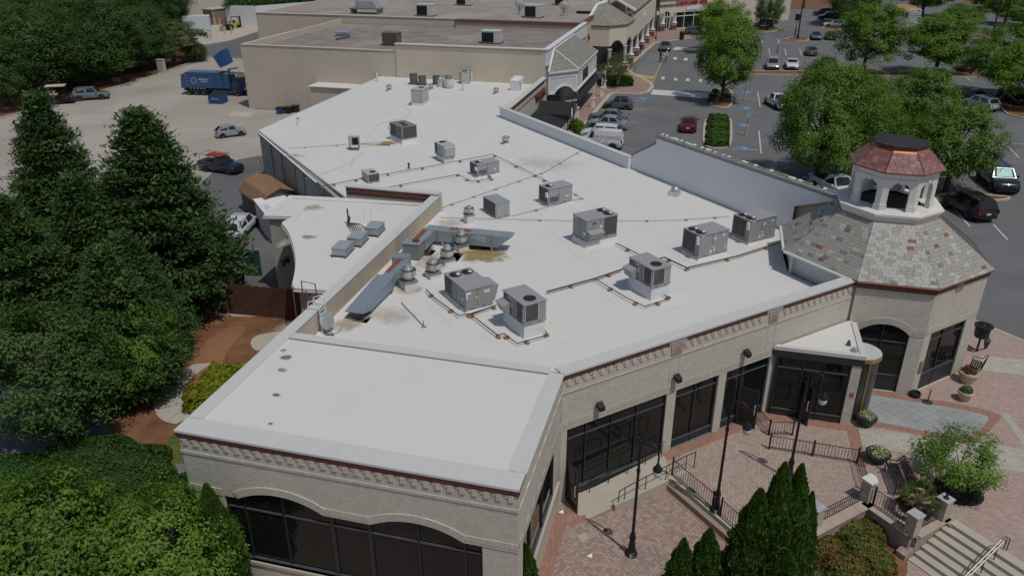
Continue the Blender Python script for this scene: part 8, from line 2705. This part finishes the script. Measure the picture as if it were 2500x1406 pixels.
L_LOT = leaf_mat('lot_tree_leaves', (.065, .125, .012), (.14, .23, .026), .34)
L_OAK = leaf_mat('oak_leaves', (.050, .098, .012), (.11, .19, .022), .32)
L_WOOD = leaf_mat('wood_leaves', (.022, .048, .012), (.055, .105, .020), .25)
L_MIM = leaf_mat('mimosa_leaves', (.035, .055, .014), (.085, .11, .030), .25, tint=(.34, .24, .12), tint_amt=.55)
L_CON = leaf_mat('conifer_sprays', (.018, .042, .012), (.062, .115, .026), .20, tint=(.085, .095, .032), tint_amt=.4)
L_ARB = leaf_mat('arborvitae_sprays', (.026, .060, .010), (.075, .140, .020), .22)
L_HEDGE = leaf_mat('hedge_leaves', (.035, .085, .012), (.075, .15, .020), .25)
L_DHEDGE = leaf_mat('dark_hedge_leaves', (.022, .058, .010), (.045, .11, .016), .22)
L_YEL = leaf_mat('yellow_green_leaves', (.13, .16, .010), (.28, .30, .018), .30)
L_NEAR = leaf_mat('near_tree_leaves', (.052, .105, .014), (.13, .22, .028), .32)
L_RUSTY = leaf_mat('bronze_shrub_leaves', (.055, .075, .015), (.14, .14, .03), .25, tint=(.22, .11, .025), tint_amt=.9)


def crown_pts(seed, shape, n_clump, per, clump_r, flat=.55, inner=.45, lump=.25):
    """unit crown (radius 1, height 0..1): leaf centres and outward-up normals in lumpy clumps"""
    rs = np.random.default_rng(seed)
    t = rs.random(n_clump * 3)
    env = shape(t)
    keep = rs.random(n_clump * 3) < (env / env.max()) ** 1.3
    t = t[keep][:n_clump]
    n = len(t)
    a = rs.random(n) * 2 * PI
    ph = rs.random(5) * 2 * PI
    lob = 1 + lump * (np.sin(3 * a + ph[0] + 4 * t) * .5 + np.sin(5 * a + ph[1] - 7 * t) * .3 + np.sin(2 * a + ph[2]) * .4)
    r = shape(t) * lob * (inner + (1 - inner) * np.sqrt(rs.random(n)))
    c = np.stack([r * np.cos(a), r * np.sin(a), t], 1)
    out = np.stack([np.cos(a) * .8, np.sin(a) * .8, np.full(n, .7)], 1)
    cr = clump_r * (.6 + .8 * rs.random(n))
    d = rs.normal(size=(n, per, 3)); d /= np.linalg.norm(d, axis=2, keepdims=True)
    d *= (rs.random((n, per, 1)) ** .45)
    P_ = c[:, None, :] + d * cr[:, None, None] * np.array([1, 1, flat])
    nr = out[:, None, :] * .6 + d * .7 + np.array([0, 0, .45]) + rs.normal(size=(n, per, 3)) * .30
    return P_.reshape(-1, 3), nr.reshape(-1, 3), c


def limbs(mb, c, h0, r, n, rs, mi=0):
    idx = rs.choice(len(c), min(n, len(c)), replace=False)
    for i in idx:
        p = c[i]
        z = max(.02, p[2] * .55 - .05)
        mb.tube([(0, 0, z), (p[0] * .4, p[1] * .4, z + (p[2] - z) * .55), (p[0] * .92, p[1] * .92, p[2])], [r * .5, r * .28, r * .10], 5, mi)


TREE_MESH = {}


def tree_kind(key, seed, shape, H, R_, trunk_h, trunk_r, leaf, mat, n_clump, per, clump_r, flat=.55, inner=.45, lump=.25, nlimb=26, aspect=.5, bark=BARK, stems=1):
    rs = np.random.default_rng(seed + 99)
    P_, nr, c = crown_pts(seed, shape, n_clump, per, clump_r, flat, inner, lump)
    sc = np.array([R_, R_, H - trunk_h])
    P_ = P_ * sc + np.array([0, 0, trunk_h])
    v, f = leaf_arrays(P_, nr, np.full(len(P_), leaf), aspect, rs)
    crown = mesh_arrays('crown', v, f, mat)
    m = MB()
    if stems == 1:
        m.tube([(0, 0, -.1), (.02, .01, trunk_h * .5), (0, .03, trunk_h), (.05, -.03, trunk_h + (H - trunk_h) * .45), (0, 0, H * .86)], [trunk_r * 1.35, trunk_r, trunk_r * .85, trunk_r * .5, trunk_r * .12], 9)
    else:
        for k in range(stems):
            a = 2 * PI * k / stems
            m.tube([(.08 * math.cos(a), .08 * math.sin(a), -.05), (.35 * R_ * math.cos(a) * .5, .35 * R_ * math.sin(a) * .5, trunk_h), (.5 * R_ * math.cos(a), .5 * R_ * math.sin(a), H * .75)], [trunk_r, trunk_r * .7, trunk_r * .25], 6)
    cc = c * sc + np.array([0, 0, trunk_h])
    limbs(m, cc, trunk_h, trunk_r, nlimb, rs)
    TREE_MESH[key] = (crown, m.mesh('trunk', bark, True), H, R_)


oval = lambda t: np.sqrt(np.clip(1 - (2 * (t * .97 + .02) - 1) ** 2, 0, 1)) ** .8 * (1.12 - .30 * t)
vase = lambda t: np.clip(np.sin(PI * np.clip(.12 + .80 * t, 0, 1)), 0, 1) ** .8
cone = lambda t: np.clip(1 - t, 0, 1) ** .72 * np.clip(.55 + 2.2 * t, 0, 1) + .02
tree_kind('lotA', 1, oval, 8.6, 3.9, 2.1, .22, .24, L_LOT, 200, 105, .21, .48)
tree_kind('lotB', 2, vase, 8.2, 4.2, 2.2, .24, .24, L_OAK, 210, 100, .20, .45, .40, .35)
tree_kind('lotC', 3, oval, 9.5, 3.8, 2.0, .22, .24, L_LOT, 210, 100, .22, .42, .35, .38)
tree_kind('big', 4, oval, 10.5, 5.6, 2.2, .32, .23, L_OAK, 330, 130, .19, .50, .45, .40, 40)
tree_kind('woodA', 5, oval, 12.5, 4.8, 2.0, .25, .30, L_WOOD, 230, 95, .22, .50, .5, .3)
tree_kind('woodB', 6, vase, 13.0, 5.2, 2.2, .25, .30, L_WOOD, 240, 95, .21, .45, .5, .35)
tree_kind('mimosa', 7, vase, 9.0, 5.5, 2.5, .2, .28, L_MIM, 200, 90, .20, .35, .5, .3)
tree_kind('small', 8, oval, 2.9, 1.55, .75, .045, .13, L_NEAR, 110, 55, .26, .6, .5, .3, 12, .45, PALEBARK, 4)
tree_kind('crape', 9, vase, 3.4, 1.7, 1.0, .05, .16, leaf_mat('crape_leaves', (.045, .075, .02), (.10, .13, .035), .3), 70, 40, .27, .6, .4, .35, 12, .45, PALEBARK, 5)
tree_kind('near', 10, oval, 6.0, 3.6, 1.2, .16, .17, L_NEAR, 260, 120, .17, .55, .5, .35)


def conifer_mesh(key, seed, H, R_, n_bough, mat, spray=.34, trunk_r=.22, dense=1.0):
    """layered boughs: each bough is a row of feathery tufts that ends in upturned tips"""
    rs = np.random.default_rng(seed)
    C_, Nn, D_ = [], [], []
    m = MB()
    m.tube([(0, 0, -.1), (0, 0, H * .5), (0, 0, H * .97)], [trunk_r, trunk_r * .6, .03], 8)
    for k in range(n_bough):
        t = rs.random() ** 1.15
        env = (1 - t) ** .78 * min(1, .62 + 2.0 * t) * R_ * (.72 + .38 * rs.random()) + .12
        a = rs.random() * 2 * PI
        z0 = .05 * H + t * H * .93
        dirv = np.array([math.cos(a), math.sin(a), 0])
        side = np.array([-dirv[1], dirv[0], 0])
        n = max(3, int(env / .28 * dense))
        s = (np.arange(n) + .6) / n
        s = s[s > .28]
        base = dirv[None] * (env * s)[:, None]
        base[:, 2] = z0 + env * (-.10 * s + .16 * s ** 3)
        for j in range(len(s)):
            q = 16 + int(8 * s[j])
            w = spray * (.5 + .8 * s[j])
            off = rs.normal(size=(q, 3)) * np.array([w * .55, w * .55, w * .26]) + side * (rs.random((q, 1)) - .5) * w * 2.0
            C_.append(base[j] + off)
            Nn.append(np.array([0, 0, 1.0]) + dirv * .35 + rs.normal(size=(q, 3)) * .38)
            D_.append(np.tile(dirv * .85 + np.array([0, 0, .30]), (q, 1)) + rs.normal(size=(q, 3)) * .55)
        if k % 5 == 0:
            m.tube([(0, 0, z0 - env * .05), tuple(dirv * env * .85 + np.array([0, 0, z0 + env * .02]))], [.045, .012], 4)
    c, nr, d = np.concatenate(C_), np.concatenate(Nn), np.concatenate(D_)
    d /= np.linalg.norm(d, axis=1, keepdims=True)
    b = np.cross(nr, d); b /= np.maximum(np.linalg.norm(b, axis=1, keepdims=True), 1e-6)
    L = spray * (.62 + .5 * rs.random(len(c)))[:, None]
    v = np.stack([c - d * L * .45, c + b * L * .17, c + d * L * .55, c - b * L * .17], 1).reshape(-1, 3)
    crown = mesh_arrays('crown', v, np.arange(len(v)).reshape(-1, 4), mat)
    TREE_MESH[key] = (crown, m.mesh('trunk', BARK, True), H, R_)


conifer_mesh('conA', 21, 11.0, 4.4, 620, L_CON)
conifer_mesh('conB', 22, 10.0, 4.0, 560, L_CON)


def plant(key, label, base, H=None, R_=None, z=G, name='tree', cat='tree', grp=None, top=None, rot=None):
    crown, trunk, h0, r0 = TREE_MESH[key]
    p = at(base[0], base[1], z) if len(base) == 2 else Vector(base)
    if top is not None:
        H = height_at(base, top, z) - z
    H = H or h0
    R_ = R_ or r0
    o = thing(name, label, cat, p, RND.random() * 6.28 if rot is None else rot, grp)
    o.scale = (R_ / r0, R_ / r0, H / h0)
    link('trunk', trunk, o)
    link('crown', crown, o)
    return o


LG = 'trees in the car park'
for key, lab, base, top, R_ in (
        ('lotA', 'bright green tree on the oval island by the crosswalk blocks', (1762, 248), (1772, 38), 3.9), ('lotC', 'tree behind the crosswalk-island tree, in front of the red letters', (1752, 128), (1765, -2), 4.3),
        ('big', 'broad dark green tree, largest in the lot, just beyond the screen wall', (1990, 452), (2000, 150), 4.5), ('big', 'second broad tree merged with the largest tree on its right', (2075, 420), (2085, 185), 3.1),
        ('lotB', 'light green tree directly behind the cupola', (2308, 468), (2330, 255), 3.9), ('lotB', 'tree between the cupola tree and the largest tree', (2220, 395), (2225, 165), 3.7),
        ('lotC', 'tall layered tree in mid-lot above the largest tree', (2106, 182), (2105, 2), 5.0), ('lotC', 'layered tree left of the red pickup', (2282, 182), (2290, 30), 5.2),
        ('lotB', 'large tree at the right edge behind the angled cars', (2440, 236), (2450, 62), 5.4), ('lotA', 'tree cut by the right edge beside the curved island', (2500, 262), (2510, 100), 5.0),
        ('woodA', 'dark round tree over the white crossover island', (1872, 72), (1878, -20), 3.0), ('woodA', 'shaded tree over the two black crossovers', (2075, 62), (2068, -70), 6.0), ('lotB', 'tree at the top beside the straw bank', (2250, 40), (2245, -60), 6.0),
        ('lotC', 'spreading tree with a reddish trunk behind the layered tree', (2345, 72), (2352, 10), 5.0), ('lotB', 'slender tree at the top right over a round hedge', (2412, 28), (2412, -30), 5.0), ('lotB', 'forked tree beside the upper right light pole', (2452, 60), (2452, -28), 4.5),
        ('lotA', 'tree at the far upper right corner', (2498, 66), (2505, 12), 5.0)):
    plant(key, lab, base, None, R_, name='lot_tree', grp=LG, top=top)
WG = 'trees of the wood beyond the kerb'
wl = [(20, 262), (95, 235), (160, 220), (225, 203), (290, 188), (345, 172), (20, 205), (110, 190), (200, 165), (285, 148), (365, 140), (60, 160), (165, 135), (270, 112), (350, 98), (30, 118), (140, 95), (250, 72), (400, 85), (330, 58), (420, 58)]
wname = ['first from the left edge on the kerb', 'second on the kerb above the golf cart', 'third on the kerb over the old SUV', 'fourth on the kerb over the shopping cart', 'fifth on the kerb before the cabinet', 'sixth on the kerb beside the cabinet', 'second row at the left edge', 'second row above the golf cart', 'second row above the SUV', 'second row in the middle', 'second row at its right end', 'third row at the left', 'third row left of middle', 'third row right of middle', 'third row at the right end', 'back row at the left edge', 'back row left of middle', 'back row in the middle', 'back row near the box trailer', 'last row before the warehouse', 'last row by the dock']
for k, (u, v) in enumerate(wl):
    plant('woodA' if k % 2 else 'woodB', 'dark green wood tree, ' + wname[k], (u, v), 8.6 + (k * 37 % 10) * .30, 4.6 + (k * 13 % 5) * .25, name='wood_tree', grp=WG)
plant('mimosa', 'olive mimosa tree with pale blossom overhanging the yard road', (428, 152), 6.6, 5.2, name='mimosa_tree')
plant('mimosa', 'smaller mimosa tree with pale blossom nearer the cabinet', (385, 166), 5.2, 3.6, name='mimosa_tree')
plant('woodB', 'bright low tree at the wood end beside the refuse truck', (478, 150), 2.8, 2.2, name='wood_tree', grp=WG)
for k, (u, v) in enumerate(((570, 20), (640, 14), (710, 10), (790, 8), (860, 6), (930, 4), (1890, -14), (1960, -20), (2040, -20), (2130, -10), (2210, -14), (2300, -16), (2390, -16), (2480, -10))):
    plant('woodB' if k % 2 else 'woodA', 'background tree at the top edge, %s' % ['behind the white wall at its left end', 'second behind the white wall', 'third behind the white wall', 'fourth behind the white wall', 'left of the wedge intake', 'behind the wedge intake', 'first right of the far shops', 'behind the far light pole', 'behind the black crossovers', 'behind the tall layered tree', 'behind the straw bank', 'behind the spreading tree', 'behind the slender tree', 'in the upper right corner'][k], (u, v), 9, 8.5, name='background_tree', grp='background trees at the top edge')
CG = 'tall evergreens beside the yard'
for key, lab, base, top, R_ in (('conA', 'large evergreen standing right of the yard gap, beside the brown fence', (430, 745), (300, 262), 5.6), ('conB', 'evergreen at the left edge with its top against the yard', (190, 640), (42, 222), 4.2), ('conB', 'evergreen filling the gap low between the two tallest', (265, 800), (150, 420), 3.4), ('conA', 'evergreen at the left edge below the first', (110, 880), (10, 470), 4.2),
                           ('conB', 'short evergreen at the foot of the large one', (360, 870), (300, 560), 3.2), ('conB', 'evergreen spilling toward the garden path', (330, 960), (215, 600), 3.2)):
    plant(key, lab, base, None, R_, name='evergreen_tree', grp=CG, top=top)
plant('near', 'leafy tree leaning over the mulch beside the path', (345, 965), None, 2.2, name='broadleaf_tree', top=(300, 740))
plant('woodB', 'dark broadleaf tree between the evergreens and the big clipped shrub', (150, 1080), None, 2.9, name='broadleaf_tree', top=(70, 760))
plant('near', 'bright green tree in the lower left corner', (210, 1560), None, 3.1, z=LOW2, name='broadleaf_tree', top=(110, 1190))
plant('near', 'bright green tree beside the arborvitae in the bottom left', (440, 1520), None, 2.6, z=LOW2, name='broadleaf_tree', top=(360, 1230))
plant('near', 'small bright tree at the left edge of the bottom corner', (20, 1520), None, 2.6, z=LOW2, name='broadleaf_tree', top=(-40, 1180))
plant('small', 'small multi-stemmed tree on the plaza casting a round shadow', (2322, 1190), 2.75, 1.62, name='ornamental_tree', rot=1.0)
o = at(2322, 1192)
structure(MB().lathe([(.98, 0), (.95, .05), (.001, .10)], (o.x + .25, o.y - .05, G), 24).build('mulch_ring', plain('black_mulch', (.012, .011, .010), .95, var=.3, bump=.5)))
plant('crape', 'small pale-stemmed tree rising from the rounded hedge', (1508, 205), None, 2.1, z=G + .6, name='crape_myrtle', top=(1505, 130))
plant('crape', 'small tree left of the rounded hedge by the columns', (1478, 200), None, 1.5, name='crape_myrtle', top=(1478, 155))
plant('crape', 'columnar ivy-like tree against the far shop corner', (1588, 84), 5.5, 1.6, name='slender_tree')


def arbor(key, seed, H, R_, n=9000):
    rs = np.random.default_rng(seed)
    t = rs.random(n) ** .75
    a = rs.random(n) * 2 * PI
    prof = np.where(t < .25, .82 + .18 * t / .25, np.clip(1 - ((t - .25) / .75) ** 1.55, 0, 1) ** .85)
    lob = 1 + .10 * np.sin(7 * a + 19 * t) + .10 * np.sin(4 * a - 31 * t) + .07 * np.sin(11 * a + 50 * t)
    r = R_ * prof * lob * (1 - .22 * rs.random(n) ** 2) + .01
    c = np.stack([r * np.cos(a), r * np.sin(a), t * H], 1)
    d = np.stack([np.cos(a) * .45, np.sin(a) * .45, np.full(n, .9)], 1) + rs.normal(size=(n, 3)) * .30
    d /= np.linalg.norm(d, axis=1, keepdims=True)
    nr = np.stack([np.cos(a), np.sin(a), np.full(n, .35)], 1) + rs.normal(size=(n, 3)) * .45
    b = np.cross(nr, d); b /= np.linalg.norm(b, axis=1, keepdims=True)
    L = (.10 + .07 * rs.random(n))[:, None]
    v = np.stack([c - d * L * .5, c + b * L * .30, c + d * L * .6, c - b * L * .30], 1).reshape(-1, 3)
    m = MB().lathe([(R_ * .70, 0)] + [(max(.02, R_ * .80 * max(0, 1 - max(0, (q - .25) / .75) ** 1.55) ** .85), q * H * .97) for q in np.linspace(.05, 1, 9)], (0, 0, 0), 12)  # solid dark core inside the sprays, closing the view through
    TREE_MESH[key] = (mesh_arrays('crown', v, np.arange(len(v)).reshape(-1, 4), L_ARB), m.mesh('trunk', plain('dark_inner_core', (.014, .026, .008), .95), True), H, R_)


arbor('arbA', 31, 4.0, .85)
arbor('arbB', 32, 4.0, .85)
AG = 'conical arborvitae in the front beds'
for k, (lab, base, top, R_) in enumerate((
        ('tallest arborvitae at the left of the right-hand clump', (1850, 1490), (1868, 1122), .85), ('tall arborvitae second in the right-hand clump', (1890, 1480), (1905, 1124), .80), ('short arborvitae at the right side of the clump', (1930, 1460), (1937, 1190), .55), ('wide arborvitae at the left foot of the clump', (1805, 1500), (1832, 1190), .95), ('low arborvitae in front of the clump', (1875, 1560), (1880, 1330), 1.0),
        ('pointed arborvitae on the lower plaza edge, right of the pair', (1705, 1500), (1712, 1287), .72), ('arborvitae on the lower plaza edge, left of the pair', (1648, 1500), (1655, 1312), .62),
        ('arborvitae at the front building corner, right one', (1285, 1500), (1288, 1330), .50), ('arborvitae at the front building corner, middle one', (1245, 1520), (1252, 1358), .52), ('arborvitae before the arched window, farthest right of it', (1196, 1500), (1200, 1360), .42),
        ('slim arborvitae left of the first arched window', (570, 1500), (512, 1182), .85), ('dark arborvitae behind the slim one', (520, 1480), (440, 1200), .90))):
    plant('arbA' if k % 2 else 'arbB', lab, base, None, R_, z=LOW2, name='arborvitae', cat='shrub', grp=AG, top=top)


def hedge(label, poly_or_c, rad_, h, mat, n, ls, name='hedge', z=G, box=False, grp=None, core=(.02, .035, .01), rot=0.0, power=4.0, cat='hedge'):
    """rounded clipped shrub: leaf skin over a dark core"""
    p = at(*poly_or_c, z) if len(poly_or_c) == 2 else Vector(poly_or_c)
    o = thing(name, label, cat, p, rot, grp)
    rs = np.random.default_rng(n)
    d = rs.normal(size=(n, 3)); d[:, 2] = np.abs(d[:, 2])
    k = (np.abs(d) ** power).sum(1) ** (1 / power)
    q = d / k[:, None]
    lum = 1 + .06 * np.sin(q[:, 0] * 9 + 3 * q[:, 1]) + .05 * np.sin(q[:, 1] * 13 + q[:, 2] * 7)
    R3 = np.array([rad_[0], rad_[1], h])
    c = q * R3 * lum[:, None] * (1 - .10 * rs.random(n) ** 2)[:, None]
    nr = np.sign(q) * np.abs(q) ** (power - 1) / R3 + rs.normal(size=(n, 3)) * .35 / min(rad_[0], h)
    v, f = leaf_arrays(c, nr, np.full(n, ls), .55, rs)
    link('foliage', mesh_arrays('foliage', v, f, mat), o)
    MB.LOCAL = True
    u_, w_ = 16, 7
    vv = []
    for i in range(w_ + 1):
        el = PI / 2 * i / w_
        for j in range(u_):
            e = np.array([math.cos(el) * math.cos(2 * PI * j / u_), math.cos(el) * math.sin(2 * PI * j / u_), math.sin(el)])
            e = e / (np.abs(e) ** power).sum() ** (1 / power) * R3 * .90
            vv.append(tuple(e))
    MB().add(vv, [(i * u_ + j, i * u_ + (j + 1) % u_, (i + 1) * u_ + (j + 1) % u_, (i + 1) * u_ + j) for i in range(w_) for j in range(u_)]).build('inner_core', plain('hedge_core', core, .95), o)
    MB.LOCAL = False
    return o


hedge('big rounded dark green clipped shrub below the evergreens', (225, 1180), (3.3, 2.6), 1.15, L_DHEDGE, 16000, .13, 'clipped_shrub', power=2.6, cat='shrub')
hedge('dark green shrub mass joining the big clipped shrub at the left edge', (20, 1200), (2.2, 2.0), 1.0, L_DHEDGE, 9000, .13, 'clipped_shrub', power=2.4, cat='shrub')
hedge('yellow-green hedge squeezed between garden path and building', (540, 965), (1.25, 1.9), 1.15, L_YEL, 9000, .12, rot=.1, power=4)
hedge('green hedge at the left front corner of the building', (425, 1240), (.9, 1.5), 1.0, L_DHEDGE, 5000, .12, power=3)
hedge('reddish green shrub in front of the big clipped shrub', (250, 1290), (1.7, 1.0), .8, leaf_mat('reddish_green_leaves', (.06, .085, .015), (.13, .12, .03), .25, tint=(.2, .09, .03), tint_amt=.7), 6000, .12, 'shrub', power=2.4, cat='shrub')
hedge('rounded dark hedge at the storefront bend', (1503, 208), (2.35, 1.7), 1.25, L_DHEDGE, 9000, .18, power=4.5)
HG = 'clipped hedges on the long lot island'
for k, (v, lab) in enumerate(((300, 'farthest clipped hedge of the long island'), (318, 'second clipped hedge of the long island'), (338, 'third clipped hedge of the long island'), (355, 'nearest clipped hedge of the long island'))):
    hedge(lab, (1752 - (v - 300) * .05, v), (1.18, 1.05), .95, L_HEDGE, 3600, .16, grp=HG, power=4)
for k, (u, v, r_) in enumerate(((1742, 240, .6), (1746, 228, .55), (1773, 240, .55), (1770, 226, .5), (1735, 250, .5))):
    hedge('low round shrub on the crosswalk island, %s' % ['left of the trunk', 'behind the trunk', 'right of the trunk', 'farthest right', 'lowest left'][k], (u, v), (r_, r_), .6, L_DHEDGE, 900, .14, 'shrub', grp='round shrubs on the crosswalk island', power=2.2, cat='shrub')
hedge('low hedge strip under the white slatted panels', (2228, 88), (5.0, .6), .8, L_DHEDGE, 3000, .2, power=5)
hedge('dark round hedge at the base of the slender tree', (2412, 27), (3.4, 1.6), 1.0, L_DHEDGE, 2500, .25, power=3)
hedge('golden ground plants on the white crossover island', (1870, 74), (3.5, .8), .35, L_YEL, 1600, .2, 'shrub', power=2, cat='shrub')
for k, (u, v) in enumerate(((1405, 318), (1418, 330))):
    hedge('bright green bush behind the low parapet, %s' % ['left', 'right'][k], (u, v), (.9, .9), 1.3, L_LOT, 1500, .17, 'shrub', power=2, cat='shrub', grp='bushes behind the low parapet')
SHG = 'bronze shrubs in the planter bed'
for k, (u, v, r_, h_) in enumerate(((2060, 1300, .95, .75), (2100, 1350, .9, .75), (2010, 1350, .9, .7), (2130, 1300, .75, .6), (2060, 1400, 1.0, .75), (1990, 1300, .6, .55), (2140, 1380, .7, .6))):
    hedge('bronze and green shrub, %s in the planter bed' % ['topmost', 'right of centre', 'left of centre', 'nearest the coping', 'lowest', 'beside the arborvitae', 'nearest the steps'][k], (u, v), (r_, r_), h_, L_RUSTY, 3200, .11, 'bronze_shrub', z=LOW2, power=2.1, cat='shrub', grp=SHG)
hedge('pale mottled bush at the foot of the arborvitae clump', (1955, 1420), (.7, .7), 1.0, leaf_mat('mottled_leaves', (.06, .09, .03), (.17, .19, .08), .2), 3500, .09, 'shrub', z=LOW2, power=2.2, cat='shrub')
p = at(2232, 1258)
o = thing('palm_tree', 'small fan palm with yellowing and dead fronds behind the planter fence', 'palm', p)
MB().lathe([(.16, 0), (.13, .2), (.12, .5), (.14, .75), (.08, .9), (.001, .95)], tuple(p), 10).build('trunk', plain('palm_trunk', (.07, .05, .035), .95, var=.4, scale=14, bump=.6), o, True)
PG = [plain('palm_green', (.10, .15, .035), .5, var=.2), plain('palm_yellow', (.34, .28, .05), .6, var=.2), plain('palm_dead', (.16, .09, .05), .8, var=.3)]
for k in range(15):
    a = 2 * PI * k / 15 * 1.9 + .3
    el = .95 - .12 * k
    ty = 0 if k < 8 else 1 if k < 11 else 2
    d = Vector((math.cos(a) * math.cos(el), math.sin(a) * math.cos(el), math.sin(el)))
    c = p + Vector((0, 0, .88)) + d * .42
    m = MB().tube([p + Vector((0, 0, .85)), c], .012, 4)
    side = d.cross(Vector((0, 0, 1))).normalized(); up = side.cross(d)
    for j in range(17):
        t = (j / 16 - .5) * 2.9
        q = (d * math.cos(t) + side * math.sin(t)).normalized()
        w = q.cross(up).normalized() * .018
        tip = c + q * (.50 * (1 - .12 * abs(t))) - Vector((0, 0, .10 + (.1 if ty == 2 else 0)))
        md = c + q * .26 + up * .01
        m.add([c, md + w, tip, md - w], [(0, 1, 2), (0, 2, 3)])
    m.build('frond', PG[ty], o)
n = 5000
t = NP.random(n)
a, b = np.array(at(560, 62)), np.array(at(860, 40))
c = a + (b - a) * t[:, None]; c[:, 2] = 4.2 + NP.normal(size=n) * .5 - NP.random(n) ** 3 * 1.2; c[:, :2] += NP.normal(size=(n, 2)) * .5
iv = leaf_obj('ivy', c, NP.normal(size=(n, 3)) + np.array([0, -.5, .8]), np.full(n, .55), L_WOOD, None)
iv['kind'] = 'stuff'
iv['label'] = 'ivy spilling over the white boundary wall'
